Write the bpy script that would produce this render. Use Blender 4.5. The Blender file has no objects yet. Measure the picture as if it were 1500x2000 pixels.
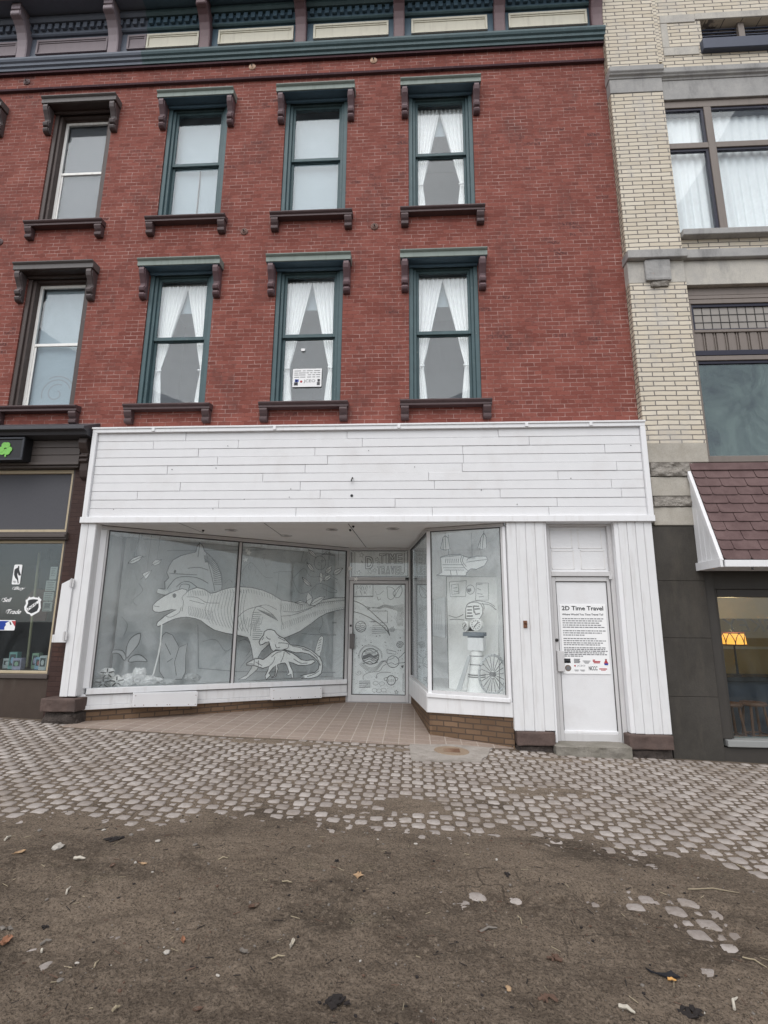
import bpy, bmesh, math, random
from mathutils import Vector, Matrix
R = math.radians
random.seed(7)
sc = bpy.context.scene
COL = sc.collection

# ------------------------------------------------------------------ camera (surveyed)
PITCH, YAW, ROLL = R(11.734), R(3.3085), R(0.442)
CAM = Vector((0.0, -7.395, 1.538))
FPX, CX, CY = 1020.0, 750.0, 1000.0
_cp, _sp, _cy, _sy, _cr, _sr = math.cos(PITCH), math.sin(PITCH), math.cos(YAW), math.sin(YAW), math.cos(ROLL), math.sin(ROLL)
FW = Vector((-_sy * _cp, _cy * _cp, _sp))
_r0 = Vector((_cy, _sy, 0)); _u0 = _r0.cross(FW)
RT = _cr * _r0 + _sr * _u0
UP = -_sr * _r0 + _cr * _u0
cd = bpy.data.cameras.new('camera'); cam = bpy.data.objects.new('camera', cd); COL.objects.link(cam)
cam.matrix_world = Matrix(((RT.x, UP.x, -FW.x, CAM.x), (RT.y, UP.y, -FW.y, CAM.y), (RT.z, UP.z, -FW.z, CAM.z), (0, 0, 0, 1)))
cd.sensor_width = 36; cd.lens = 36 * FPX / 2000.0; cd.clip_start = 0.05; cd.clip_end = 500
sc.camera = cam


class Frame:
    """Survey frame of a vertical plane: u runs along it, v into the building, w up."""
    def __init__(s, a, b):
        s.o = Vector((a[0], a[1], 0)); d = Vector((b[0] - a[0], b[1] - a[1], 0)); s.len = d.length
        s.u = d.normalized(); s.v = Vector((-s.u.y, s.u.x, 0))
    def __call__(s, u, v, w):
        return s.o + s.u * u + s.v * v + Vector((0, 0, w))


FAC = Frame((0, 0), (1, 0))
LW = Frame((-4.62, 0.0), (-1.25, 2.43))        # long slanted display window
RF = Frame((0.22, 0.32), (1.27, -0.08))        # small display window, front
RR = Frame((-0.05, 2.45), (0.22, 0.32))        # small display window, return beside the entrance


def sight(x, y):
    return FW * FPX + RT * (x - CX) - UP * (y - CY)


def on_plane(F, v, x, y):
    """measured picture point -> (u, w) on the plane standing v behind frame F"""
    d = sight(x, y); n = F.v
    t = ((F.o + F.v * v - CAM).dot(n)) / d.dot(n)
    q = CAM + d * t - F.o
    return (q.dot(F.u), q.z)


def on_level(x, y, z):
    d = sight(x, y); t = (z - CAM.z) / d.z
    q = CAM + d * t
    return q.x, q.y


def GZ(x, y=0):
    return -0.035 * max(-25, min(25, x)) - 0.015


def on_ground(x, y):
    gx, gy = on_level(x, y, -0.015)
    for _ in range(6):
        gx, gy = on_level(x, y, GZ(gx))
    return gx, gy


def crop(ox, oy, s):
    return lambda pts: [(ox + x / s, oy + y / s) for x, y in pts]


C1 = crop(150, 1000, 2.727); C2 = crop(650, 1000, 4.054); C6 = crop(820, 1030, 5.883)
CD1 = crop(680, 1070, 11.54); CD2 = crop(680, 1220, 11.54)


def trace(F, v, pts):
    return [on_plane(F, v, x, y) for x, y in pts]


# ------------------------------------------------------------------ mesh builder
class MB:
    def __init__(s):
        s.v = []; s.f = []; s.m = []; s.attr = None
    def add(s, vs, fs, mi=0):
        b = len(s.v); s.v += [tuple(p) for p in vs]
        for f in fs:
            s.f.append(tuple(i + b for i in f)); s.m.append(mi)
    def box(s, x0, x1, y0, y1, z0, z1, mi=0, F=None):
        if x0 > x1: x0, x1 = x1, x0
        if y0 > y1: y0, y1 = y1, y0
        if z0 > z1: z0, z1 = z1, z0
        P = [(x0, y0, z0), (x1, y0, z0), (x1, y1, z0), (x0, y1, z0), (x0, y0, z1), (x1, y0, z1), (x1, y1, z1), (x0, y1, z1)]
        if F: P = [F(*p) for p in P]
        s.add(P, [(0, 3, 2, 1), (4, 5, 6, 7), (0, 1, 5, 4), (1, 2, 6, 5), (2, 3, 7, 6), (3, 0, 4, 7)], mi)
    def sbox(s, F, u0, u1, v0, v1, w00, w01, w10, w11, mi=0):
        """box whose bottom/top run from (w00,w01) at u0 to (w10,w11) at u1"""
        P = [F(u0, v0, w00), F(u1, v0, w10), F(u1, v1, w10), F(u0, v1, w00), F(u0, v0, w01), F(u1, v0, w11), F(u1, v1, w11), F(u0, v1, w01)]
        s.add(P, [(0, 3, 2, 1), (4, 5, 6, 7), (0, 1, 5, 4), (1, 2, 6, 5), (2, 3, 7, 6), (3, 0, 4, 7)], mi)
    def prism(s, F, pts, v0, v1, mi=0):
        """outline pts (u, w) given depth v0..v1"""
        n = len(pts)
        a = sum(pts[i][0] * pts[(i + 1) % n][1] - pts[(i + 1) % n][0] * pts[i][1] for i in range(n))
        if a < 0: pts = pts[::-1]
        P = [F(u, v0, w) for u, w in pts] + [F(u, v1, w) for u, w in pts]
        fs = [tuple(range(n)), tuple(range(2 * n - 1, n - 1, -1))]
        fs += [((i + 1) % n, i, i + n, (i + 1) % n + n) for i in range(n)]
        s.add(P, fs, mi)
    def profile(s, pts, x0, x1, mi=0):
        """outline pts (y, z) run from x0 to x1"""
        n = len(pts)
        P = [(x0, y, z) for y, z in pts] + [(x1, y, z) for y, z in pts]
        s.add(P, [tuple(range(n)), tuple(range(2 * n - 1, n - 1, -1))] + [((i + 1) % n, i, i + n, (i + 1) % n + n) for i in range(n)], mi)
    def slab(s, pts, z0, z1, mi=0):
        """plan outline (x, y) between heights; z may be functions"""
        n = len(pts); f0 = z0 if callable(z0) else (lambda x, y: z0); f1 = z1 if callable(z1) else (lambda x, y: z1)
        P = [(x, y, f0(x, y)) for x, y in pts] + [(x, y, f1(x, y)) for x, y in pts]
        s.add(P, [tuple(range(n - 1, -1, -1)), tuple(range(n, 2 * n))] + [(i, (i + 1) % n, (i + 1) % n + n, i + n) for i in range(n)], mi)
    def strip(s, F, pts, width, v, mi=0, t=0.0015):
        """a drawn line: a thin raised band along pts (u, w)"""
        n = len(pts)
        if n < 2: return
        L = []; Q = []
        for i in range(n):
            a = pts[max(0, i - 1)]; b = pts[min(n - 1, i + 1)]
            dx, dz = b[0] - a[0], b[1] - a[1]; l = math.hypot(dx, dz) or 1
            nx, nz = -dz / l * width / 2, dx / l * width / 2
            L.append((pts[i][0] + nx, pts[i][1] + nz)); Q.append((pts[i][0] - nx, pts[i][1] - nz))
        P = [F(u, v, w) for u, w in L] + [F(u, v, w) for u, w in Q]
        s.add(P, [(i, i + n, i + n + 1, i + 1) for i in range(n - 1)], mi)
    def tube(s, pts, rad, n=8, mi=0):
        rads = rad if isinstance(rad, (list, tuple)) else [rad] * len(pts)
        P = []; fs = []
        for i, p in enumerate(pts):
            p = Vector(p); a = Vector(pts[max(0, i - 1)]); b = Vector(pts[min(len(pts) - 1, i + 1)])
            d = (b - a).normalized(); h = Vector((0, 0, 1)) if abs(d.z) < .9 else Vector((1, 0, 0))
            e = d.cross(h).normalized(); g = d.cross(e)
            for k in range(n):
                t = 2 * math.pi * k / n
                P.append(p + (e * math.cos(t) + g * math.sin(t)) * rads[i])
        m = len(pts)
        for i in range(m - 1):
            for k in range(n):
                fs.append((i * n + k, i * n + (k + 1) % n, (i + 1) * n + (k + 1) % n, (i + 1) * n + k))
        fs.append(tuple(range(n - 1, -1, -1))); fs.append(tuple(range((m - 1) * n, m * n)))
        s.add(P, fs, mi)
    def lathe(s, c, prof, n=16, mi=0, F=None, axis='w'):
        """prof: (radius, height) about a vertical axis at c, or about the v axis of F"""
        P = []; m = len(prof)
        for r, h in prof:
            for k in range(n):
                t = 2 * math.pi * k / n
                if axis == 'w': P.append((c[0] + r * math.cos(t), c[1] + r * math.sin(t), c[2] + h))
                else: P.append(F(c[0] + r * math.cos(t), c[1] + h, c[2] + r * math.sin(t)))
        fs = []
        for i in range(m - 1):
            for k in range(n):
                fs.append((i * n + k, i * n + (k + 1) % n, (i + 1) * n + (k + 1) % n, (i + 1) * n + k))
        fs.append(tuple(range(n - 1, -1, -1))); fs.append(tuple(range((m - 1) * n, m * n)))
        s.add(P, fs, mi)
    def text(s, body, F, u0, w0, height, v, width=None, mi=0, shear=0.0, mirror=False, rot=0.0, bold=0.0):
        c = bpy.data.curves.new('lettering', 'FONT'); c.body = body; c.size = 1; c.shear = shear; c.extrude = 0; c.offset = bold; c.resolution_u = 3
        o = bpy.data.objects.new('lettering', c); COL.objects.link(o)
        bpy.context.view_layer.update()
        me = bpy.data.meshes.new_from_object(o)
        vs = [tuple(p.co) for p in me.vertices]; fs = [tuple(p.vertices) for p in me.polygons]
        bpy.data.objects.remove(o); bpy.data.curves.remove(c); bpy.data.meshes.remove(me)
        if not vs: return
        x0 = min(p[0] for p in vs); x1 = max(p[0] for p in vs); y0 = min(p[1] for p in vs); y1 = max(p[1] for p in vs)
        sy = height / (y1 - y0); sx = (width / (x1 - x0)) if width else sy
        P = []
        for x, y, z in vs:
            a = (x - x0) * sx; b = (y - y0) * sy
            if mirror: a = (x1 - x0) * sx - a
            ca, sa = math.cos(rot), math.sin(rot)
            P.append(F(u0 + a * ca - b * sa, v, w0 + a * sa + b * ca))
        s.add(P, fs, mi)
    def build(s, name, mats, parent=None, bevel=0, smooth=False, label=None, cat=None, group=None, kind=None, seg=1):
        me = bpy.data.meshes.new(name)
        off = wloc(parent) if parent else None
        if parent is None and s.v and kind is None:
            n = len(s.v); off = Vector((sum(p[0] for p in s.v) / n, sum(p[1] for p in s.v) / n, min(p[2] for p in s.v)))
        if off is None: off = Vector((0, 0, 0))
        vs = [(p[0] - off.x, p[1] - off.y, p[2] - off.z) for p in s.v]
        me.from_pydata(vs, [], s.f)
        if not isinstance(mats, (list, tuple)): mats = [mats]
        for m in mats: me.materials.append(m)
        if len(mats) > 1: me.polygons.foreach_set('material_index', s.m)
        if smooth: me.polygons.foreach_set('use_smooth', [True] * len(me.polygons))
        me.update()
        o = bpy.data.objects.new(name, me); COL.objects.link(o)
        if parent: o.parent = parent
        else: o.location = off
        if bevel:
            b = o.modifiers.new('bevel', 'BEVEL'); b.width = bevel; b.segments = seg; b.limit_method = 'ANGLE'; b.angle_limit = R(35)
        tag(o, label, cat, group, kind)
        return o


def wloc(o):
    p = Vector((0, 0, 0))
    while o: p += o.location; o = o.parent
    return p


def tag(o, label=None, cat=None, group=None, kind=None):
    if label: o['label'] = label
    if cat: o['category'] = cat
    if group: o['group'] = group
    if kind: o['kind'] = kind
    return o


def thing(name, loc, label, cat, group=None):
    o = bpy.data.objects.new(name, None); COL.objects.link(o); o.location = loc; o.empty_display_size = .2
    return tag(o, label, cat, group)


def copy_tree(o, parent, off):
    """copy of a part (with its sub-parts) moved by off"""
    c = o.copy(); COL.objects.link(c); c.parent = parent; c.location = o.location + Vector(off)
    for ch in o.children:
        d = ch.copy(); COL.objects.link(d); d.parent = c
    return c


def wall_holes(mb, x0, x1, z0, z1, y, thick, holes, mi=0):
    """wall sheet with real openings and reveals"""
    xs = sorted({x0, x1} | {h[0] for h in holes} | {h[1] for h in holes}); zs = sorted({z0, z1} | {h[2] for h in holes} | {h[3] for h in holes})
    xs = [x for x in xs if x0 <= x <= x1]; zs = [z for z in zs if z0 <= z <= z1]
    for i in range(len(xs) - 1):
        for j in range(len(zs) - 1):
            cx, cz = (xs[i] + xs[i + 1]) / 2, (zs[j] + zs[j + 1]) / 2
            if any(h[0] < cx < h[1] and h[2] < cz < h[3] for h in holes): continue
            a, b, c, d = xs[i], xs[i + 1], zs[j], zs[j + 1]
            mb.add([(a, y, c), (b, y, c), (b, y, d), (a, y, d)], [(0, 1, 2, 3)], mi)
            mb.add([(a, y + thick, c), (b, y + thick, c), (b, y + thick, d), (a, y + thick, d)], [(3, 2, 1, 0)], mi)
    for a, b, c, d in holes:
        A = max(a, x0); B = min(b, x1)
        P = [(A, y, c), (B, y, c), (B, y, d), (A, y, d), (A, y + thick, c), (B, y + thick, c), (B, y + thick, d), (A, y + thick, d)]
        mb.add(P, [(0, 4, 5, 1), (3, 2, 6, 7), (0, 3, 7, 4), (1, 5, 6, 2)], mi)
    P = [(x0, y, z0), (x1, y, z0), (x1, y, z1), (x0, y, z1), (x0, y + thick, z0), (x1, y + thick, z0), (x1, y + thick, z1), (x0, y + thick, z1)]
    mb.add(P, [(0, 1, 5, 4), (2, 3, 7, 6), (0, 4, 7, 3), (1, 2, 6, 5)], mi)


def room(mb, x0, x1, y0, y1, z0, z1, mi=0):
    """inside of a room, open towards the street"""
    P = [(x0, y0, z0), (x1, y0, z0), (x1, y1, z0), (x0, y1, z0), (x0, y0, z1), (x1, y0, z1), (x1, y1, z1), (x0, y1, z1)]
    mb.add(P, [(0, 1, 2, 3), (4, 7, 6, 5), (2, 6, 7, 3), (0, 3, 7, 4), (1, 5, 6, 2)], mi)


def circle(cu, cw, ru, rw=None, n=24, a0=0, a1=360):
    rw = rw or ru
    return [(cu + ru * math.cos(R(a0 + (a1 - a0) * k / n)), cw + rw * math.sin(R(a0 + (a1 - a0) * k / n))) for k in range(n + (0 if abs(a1 - a0) == 360 else 1))]


def closed(p): return list(p) + [p[0]]


def smooth_line(pts, k=4, close=False):
    """Catmull-Rom"""
    n = len(pts); out = []
    rng = range(n) if close else range(n - 1)
    for i in rng:
        p0 = pts[(i - 1) % n] if close or i > 0 else pts[i]; p1 = pts[i]; p2 = pts[(i + 1) % n]
        p3 = pts[(i + 2) % n] if close or i + 2 < n else p2
        for j in range(k):
            t = j / k
            out.append(tuple(0.5 * (2 * p1[c] + (p2[c] - p0[c]) * t + (2 * p0[c] - 5 * p1[c] + 4 * p2[c] - p3[c]) * t * t + (3 * p1[c] - p0[c] - 3 * p2[c] + p3[c]) * t ** 3) for c in range(2)))
    if not close: out.append(pts[-1])
    return out


def hsh(i, j, s=0):
    n = (i * 374761393 + j * 668265263 + s * 974634777) & 0xffffffff
    n = ((n ^ (n >> 13)) * 1274126177) & 0xffffffff
    return ((n ^ (n >> 16)) & 0xffff) / 65535.0


def vnoise(x, y, s=0):
    i, j = math.floor(x), math.floor(y); fx, fy = x - i, y - j
    fx = fx * fx * (3 - 2 * fx); fy = fy * fy * (3 - 2 * fy)
    a = hsh(i, j, s); b = hsh(i + 1, j, s); c = hsh(i, j + 1, s); d = hsh(i + 1, j + 1, s)
    return (a + (b - a) * fx) * (1 - fy) + (c + (d - c) * fx) * fy


# ------------------------------------------------------------------ materials
class NT:
    def __init__(s, name):
        s.mat = bpy.data.materials.new(name); s.mat.use_nodes = True; s.t = s.mat.node_tree
        s.b = s.t.nodes['Principled BSDF']; s.out = s.t.nodes['Material Output']
        s._pos = None
    def n(s, ty, **kw):
        nd = s.t.nodes.new(ty)
        for k, v in kw.items():
            if k in nd.inputs: nd.inputs[k].default_value = v
            else: setattr(nd, k, v)
        return nd
    def l(s, a, b): s.t.links.new(a, b)
    def pos(s):
        if not s._pos: s._pos = s.n('ShaderNodeNewGeometry').outputs['Position']
        return s._pos
    def scaled(s, sc3):
        m = s.n('ShaderNodeVectorMath', operation='MULTIPLY'); s.l(s.pos(), m.inputs[0]); m.inputs[1].default_value = sc3
        return m.outputs[0]
    def noise(s, scale, detail=4, rough=.55, vec=None, dist=0):
        nd = s.n('ShaderNodeTexNoise'); nd.inputs['Scale'].default_value = scale; nd.inputs['Detail'].default_value = detail
        nd.inputs['Roughness'].default_value = rough; nd.inputs['Distortion'].default_value = dist
        s.l(vec or s.pos(), nd.inputs['Vector']); return nd.outputs['Fac']
    def ramp(s, fac, a, b, ca=(0, 0, 0, 1), cb=(1, 1, 1, 1)):
        nd = s.n('ShaderNodeValToRGB'); e = nd.color_ramp.elements
        e[0].position = a; e[0].color = ca; e[1].position = b; e[1].color = cb
        s.l(fac, nd.inputs[0]); return nd.outputs[0]
    def mix(s, fac, a, b, mode='MIX'):
        nd = s.n('ShaderNodeMix', data_type='RGBA', blend_type=mode)
        for sock, v in ((nd.inputs[0], fac), (nd.inputs[6], a), (nd.inputs[7], b)):
            if isinstance(v, (int, float)): sock.default_value = v
            elif isinstance(v, tuple): sock.default_value = v if len(v) == 4 else (*v, 1)
            else: s.l(v, sock)
        return nd.outputs[2]
    def math(s, op, a, b=None):
        nd = s.n('ShaderNodeMath', operation=op)
        for i, v in enumerate((a, b)):
            if v is None: continue
            if isinstance(v, (int, float)): nd.inputs[i].default_value = v
            else: s.l(v, nd.inputs[i])
        return nd.outputs[0]
    def bump(s, h, strength=.3, dist=.01, prev=None):
        nd = s.n('ShaderNodeBump'); nd.inputs['Strength'].default_value = strength; nd.inputs['Distance'].default_value = dist
        s.l(h, nd.inputs['Height'])
        if prev: s.l(prev, nd.inputs['Normal'])
        s.l(nd.outputs[0], s.b.inputs['Normal']); return nd.outputs[0]
    def col(s, c): s.l(c, s.b.inputs['Base Color'])
    def setp(s, rough=.6, metal=0, spec=.4):
        s.b.inputs['Roughness'].default_value = rough; s.b.inputs['Metallic'].default_value = metal; s.b.inputs['Specular IOR Level'].default_value = spec


def paint(name, c, rough=.55, var=.12, grime=(.35, .31, .27), grime_amt=.25, streak=True, scale=6, chips=None, bump=.15):
    """weathered paint: tonal drift, vertical runs of grime, optional chips"""
    n = NT(name); n.setp(rough)
    lo = tuple(max(0, k * (1 - var)) for k in c); hi = tuple(min(1, k * (1 + var * .6)) for k in c)
    base = n.mix(n.noise(scale, 5), lo, hi)
    if grime_amt:
        v = n.scaled((9, 9, .9)) if streak else n.pos()
        g = n.ramp(n.noise(1.6, 6, .65, v), .52, .8)
        g2 = n.math('MULTIPLY', g, grime_amt)
        base = n.mix(g2, base, tuple(a * b for a, b in zip(grime, c)) if max(c) < .5 else grime)
    if chips:
        ch = n.ramp(n.noise(28, 6, .7, n.scaled((1, 1, .5))), chips[1], chips[1] + .03)
        base = n.mix(ch, base, chips[0])
    n.col(base)
    n.bump(n.noise(60, 4, .6), bump, .004)
    return n.mat


def bricks(name, dirv, bw, rh, mortar, c1, c2, cm, dark=None, off=.5, header=0, mort_fade=0, patches=None, bump=.6, blotch=.25, soot=None, rough=.85):
    n = NT(name); n.setp(rough, spec=.2)
    dp = n.n('ShaderNodeVectorMath', operation='DOT_PRODUCT'); n.l(n.pos(), dp.inputs[0]); dp.inputs[1].default_value = (dirv[0], dirv[1], 0)
    sx = n.n('ShaderNodeSeparateXYZ'); n.l(n.pos(), sx.inputs[0])
    wob = n.noise(1.3, 3)
    zz = n.math('ADD', n.math('ADD', sx.outputs[2], n.math('MULTIPLY', wob, .03)), n.math('MULTIPLY', n.noise(14, 2), .008))
    u = dp.outputs['Value']
    u = n.math('ADD', u, n.math('MULTIPLY', n.noise(9, 3), .03))
    if header:
        row = n.math('FLOOR', n.math('DIVIDE', zz, rh)); md = n.math('FLOORED_MODULO', row, header)
        ish = n.math('LESS_THAN', md, .5); u = n.math('MULTIPLY', u, n.math('ADD', ish, 1))
    cb = n.n('ShaderNodeCombineXYZ'); n.l(u, cb.inputs[0]); n.l(zz, cb.inputs[1])
    def bt(a, b, m, bias=0.0):
        t = n.n('ShaderNodeTexBrick'); t.offset = off; t.inputs['Scale'].default_value = 1; t.inputs['Mortar Size'].default_value = mortar
        t.inputs['Mortar Smooth'].default_value = .2; t.inputs['Bias'].default_value = bias
        t.inputs['Brick Width'].default_value = bw; t.inputs['Row Height'].default_value = rh
        for k, v in (('Color1', a), ('Color2', b), ('Mortar', m)): t.inputs[k].default_value = (*v, 1)
        n.l(cb.outputs[0], t.inputs['Vector']); return t
    t = bt(c1, c2, c1)
    base = t.outputs['Color']
    if dark:
        t2 = bt((0, 0, 0), (1, 1, 1), (0, 0, 0))
        pk = n.math('MULTIPLY', n.ramp(t2.outputs['Color'], .86, .93), n.ramp(n.noise(30, 4, .7), .38, .55))
        pk = n.math('MULTIPLY', pk, n.ramp(n.noise(.9, 3), .45, .6))
        base = n.mix(pk, base, dark)
    # tonal drift over the wall
    base = n.mix(n.math('MULTIPLY', n.ramp(n.noise(.8, 5, .6), .35, .7), blotch), base, tuple(k * .55 for k in c1))
    base = n.mix(n.math('MULTIPLY', n.noise(45, 5, .7), .35), base, tuple(k * .62 for k in c2))
    if patches:
        base = n.mix(n.math('MULTIPLY', n.ramp(n.noise(1.7, 6, .65), .55, .75), .5), base, patches)
    mf = t.outputs['Fac']
    if mort_fade:
        mf = n.math('MULTIPLY', mf, n.ramp(n.noise(2.6, 7, .8), .5 - mort_fade * .45, .5 + mort_fade * .75))
    base = n.mix(mf, base, cm)
    if soot:
        base = n.mix(n.math('MULTIPLY', n.ramp(n.noise(1.5, 7, .78, n.scaled((1, 1, .6))), .52, .72), .62), base, soot)
    n.col(base)
    h = n.math('ADD', n.math('MULTIPLY', n.math('SUBTRACT', 1.0, t.outputs['Fac']), 1.0), n.math('MULTIPLY', n.noise(70, 4, .7), .5))
    n.bump(h, bump, .006)
    return n.mat


def stone(name, c, c2, rough=.85, scale=5, bump=.5, fine=60, dist=.012, stain=None):
    n = NT(name); n.setp(rough, spec=.2)
    base = n.mix(n.ramp(n.noise(scale, 6, .65), .32, .68), c, c2)
    base = n.mix(n.math('MULTIPLY', n.ramp(n.noise(fine, 4, .7), .4, .7), .35), base, tuple(k * .55 for k in c))
    if stain:
        base = n.mix(n.math('MULTIPLY', n.ramp(n.noise(1.5, 6, .7, n.scaled((3, 3, .8))), .5, .72), .6), base, stain)
    n.col(base)
    h = n.math('ADD', n.noise(scale * 2.5, 6, .65), n.math('MULTIPLY', n.noise(fine, 4, .7), .4))
    n.bump(h, bump, dist); return n.mat


def glass(name, tint=(1, 1, 1), refl=.05, dust_haze=.0, dust_haze_col=(.6, .62, .62), rough=.0, wav=.0):
    n = NT(name); t = n.t; t.nodes.remove(n.b)
    tr = n.n('ShaderNodeBsdfTransparent'); tr.inputs[0].default_value = (*tint, 1)
    gl = n.n('ShaderNodeBsdfGlossy'); gl.inputs['Roughness'].default_value = rough; gl.inputs[0].default_value = (.93, .97, 1, 1)
    if wav:
        bp = n.n('ShaderNodeBump'); bp.inputs['Strength'].default_value = wav; bp.inputs['Distance'].default_value = .02
        n.l(n.noise(1.6, 2), bp.inputs['Height']); n.l(bp.outputs[0], gl.inputs['Normal'])
    lw = n.n('ShaderNodeLayerWeight'); lw.inputs[0].default_value = .5
    f = n.math('ADD', n.math('MULTIPLY', n.math('POWER', lw.outputs['Facing'], 5), .9), refl)
    mx = n.n('ShaderNodeMixShader'); n.l(f, mx.inputs[0]); n.l(tr.outputs[0], mx.inputs[1]); n.l(gl.outputs[0], mx.inputs[2])
    last = mx
    if dust_haze:  # diffuse film: dust, plus the hazy mottled reflection painted into the glass
        df = n.n('ShaderNodeBsdfDiffuse'); df.inputs[0].default_value = (*dust_haze_col, 1)
        m2 = n.n('ShaderNodeMixShader'); n.l(n.math('MULTIPLY', n.ramp(n.noise(1.5, 6, .66, n.scaled((1, 1, .7)), 1.6), .36, .62), dust_haze), m2.inputs[0])
        n.l(mx.outputs[0], m2.inputs[1]); n.l(df.outputs[0], m2.inputs[2]); last = m2
    n.l(last.outputs[0], n.out.inputs['Surface']); return n.mat


def plain(name, c, rough=.6, metal=0, var=.08, scale=12, emit=None, es=1):
    n = NT(name); n.setp(rough, metal)
    n.col(n.mix(n.noise(scale, 4), tuple(k * (1 - var) for k in c), tuple(min(1, k * (1 + var)) for k in c)))
    if emit:
        n.b.inputs['Emission Color'].default_value = (*emit, 1); n.b.inputs['Emission Strength'].default_value = es
    return n.mat


RED1, RED2 = (.185, .056, .044), (.300, .100, .078)
M = {}
M['brick'] = bricks('red_brick', (1, 0), .205, .0675, .0055, RED1, RED2, (.50, .335, .30), dark=(.075, .036, .037), header=7, mort_fade=.22, patches=(.34, .125, .095), blotch=.30, soot=(.070, .040, .038))
M['cream_brick'] = bricks('cream_brick', (1, 0), .305, .0745, .0085, (.63, .555, .44), (.745, .675, .56), (.19, .172, .158), patches=(.53, .49, .42), blotch=.13, soot=(.42, .405, .39), bump=.7)
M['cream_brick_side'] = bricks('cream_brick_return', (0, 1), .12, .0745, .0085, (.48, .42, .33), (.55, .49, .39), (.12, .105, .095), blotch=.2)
M['brown_brick'] = bricks('painted_brown_brick', (1, 0), .205, .0675, .007, (.052, .030, .026), (.066, .038, .032), (.045, .026, .023), blotch=.3, patches=(.12, .055, .04), rough=.6)
for nm, F in (('base_left', LW), ('base_front', RF), ('base_return', RR)):
    M[nm] = bricks('tan_brick_' + nm, (F.u.x, F.u.y), .205, .0715, .009, (.135, .085, .052), (.225, .145, .092), (.085, .06, .045), patches=(.12, .07, .045), blotch=.35)
M['white'] = paint('white_paint', (.71, .71, .715), .5, .07, (.42, .39, .37), .5, chips=((.36, .33, .31), .715), bump=.35)
M['white_board'] = paint('weathered_white_boards', (.72, .72, .73), .5, .06, (.50, .46, .44), .32, streak=False, chips=((.30, .27, .25), .70), bump=.4)
M['white_trim'] = paint('white_trim', (.76, .76, .77), .45, .04, (.45, .40, .36), .35)
M['soffit'] = paint('soffit_paint', (.74, .725, .71), .6, .06, (.4, .38, .36), .2, streak=False)
M['alu'] = paint('aluminium_frame', (.56, .55, .55), .38, .08, (.3, .29, .28), .25)
M['alu_dark'] = plain('frame_gasket', (.05, .05, .05), .5)
M['teal'] = paint('teal_paint', (.064, .112, .124), .55, .3, (.5, .55, .55), .6, chips=((.22, .25, .245), .655))
M['teal_dark'] = paint('dark_teal_hazed', (.066, .118, .160), .55, .2, (.6, .6, .6), .4)  # teal paint, colour pushed bluer to include the haze over the cornice
M['grey_green'] = paint('grey_green_paint', (.24, .285, .26), .6, .18, (.5, .5, .45), .6)
M['mauve'] = paint('brown_mauve_paint', (.135, .080, .088), .5, .2, (.5, .5, .5), .5, chips=((.17, .12, .12), .72))
M['sill_brown'] = paint('brown_sill_paint', (.092, .058, .060), .5, .2, (.5, .5, .5), .5)
M['brown'] = paint('dark_brown_paint', (.052, .036, .032), .5, .2, (.6, .55, .5), .5)
M['brown_grey'] = paint('grey_brown_paint', (.125, .115, .112), .55, .15, (.6, .55, .5), .5)
M['casing_brown'] = paint('worn_brown_casing', (.075, .055, .05), .55, .25, (.5, .5, .5), .5, chips=((.22, .18, .16), .66))
M['cream_panel'] = paint('cream_panel', (.68, .65, .54), .6, .08, (.36, .33, .28), .4)
M['mauve_panel'] = paint('faded_mauve_panel', (.25, .21, .225), .6, .1, (.6, .6, .6), .3)
M['slate_trim'] = paint('slate_trim', (.125, .145, .185), .55, .15, (.6, .6, .6), .3)
M['white_vinyl'] = paint('aged_white_frame', (.88, .87, .84), .45, .05, (.35, .3, .26), .4)
M['beige_frame'] = paint('beige_frame', (.46, .38, .26), .5, .1, (.3, .25, .2), .3)
M['stucco'] = stone('dark_stucco', (.046, .042, .037), (.068, .062, .055), .8, 2.2, .35, 70, .006, stain=(.085, .075, .062))
M['brown_stucco'] = stone('brown_stucco', (.060, .045, .037), (.075, .057, .047), .8, 3, .2, 90, .004, stain=(.1, .085, .07))
M['limestone'] = stone('limestone', (.44, .42, .39), (.56, .53, .47), .85, 4, .3, 70, .006, stain=(.21, .205, .20))
M['limestone_dark'] = stone('weathered_limestone', (.33, .325, .32), (.42, .41, .395), .9, 4, .4, 70, .006, stain=(.15, .15, .15))
M['limestone_warm'] = stone('warm_limestone', (.37, .34, .29), (.46, .43, .38), .85, 4, .35, 70, .006, stain=(.33, .31, .28))
M['rockface'] = stone('rock_faced_stone', (.24, .215, .19), (.42, .39, .35), .95, 7, 1.0, 40, .05)
M['sandstone'] = stone('brown_sandstone', (.092, .066, .058), (.135, .096, .084), .85, 4, .35, 50, .01, stain=(.075, .06, .055))
M['rubble'] = stone('dark_rubble', (.06, .05, .045), (.11, .09, .08), .95, 8, .9, 40, .03)
M['stepstone'] = stone('worn_step_stone', (.20, .185, .155), (.27, .25, .22), .9, 5, .6, 50, .02, stain=(.14, .13, .105))
M['tan_frame'] = paint('tan_frame', (.20, .168, .148), .5, .08, (.5, .5, .5), .4)
M['navy'] = plain('navy_trim', (.018, .018, .035), .45)
M['blue_grey'] = paint('blue_grey_paint', (.055, .065, .10), .5, .12, (.6, .6, .6), .3)
M['shingle'] = None
M['curtain'] = plain('white_curtain', (.93, .93, .92), .9, var=.05, scale=30)
M['blind'] = plain('sky_tinted_blind', (.33, .395, .43), .8, var=.03, scale=3)  # blind whose colour is lifted to include the bluish sky reflection
M['screen'] = plain('dark_insect_screen', (.10, .105, .115), .8, var=.1, scale=4)
M['pane'] = glass('window_glass', (.97, .985, .99), .04, .03, (.55, .6, .64), wav=.03)
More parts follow.
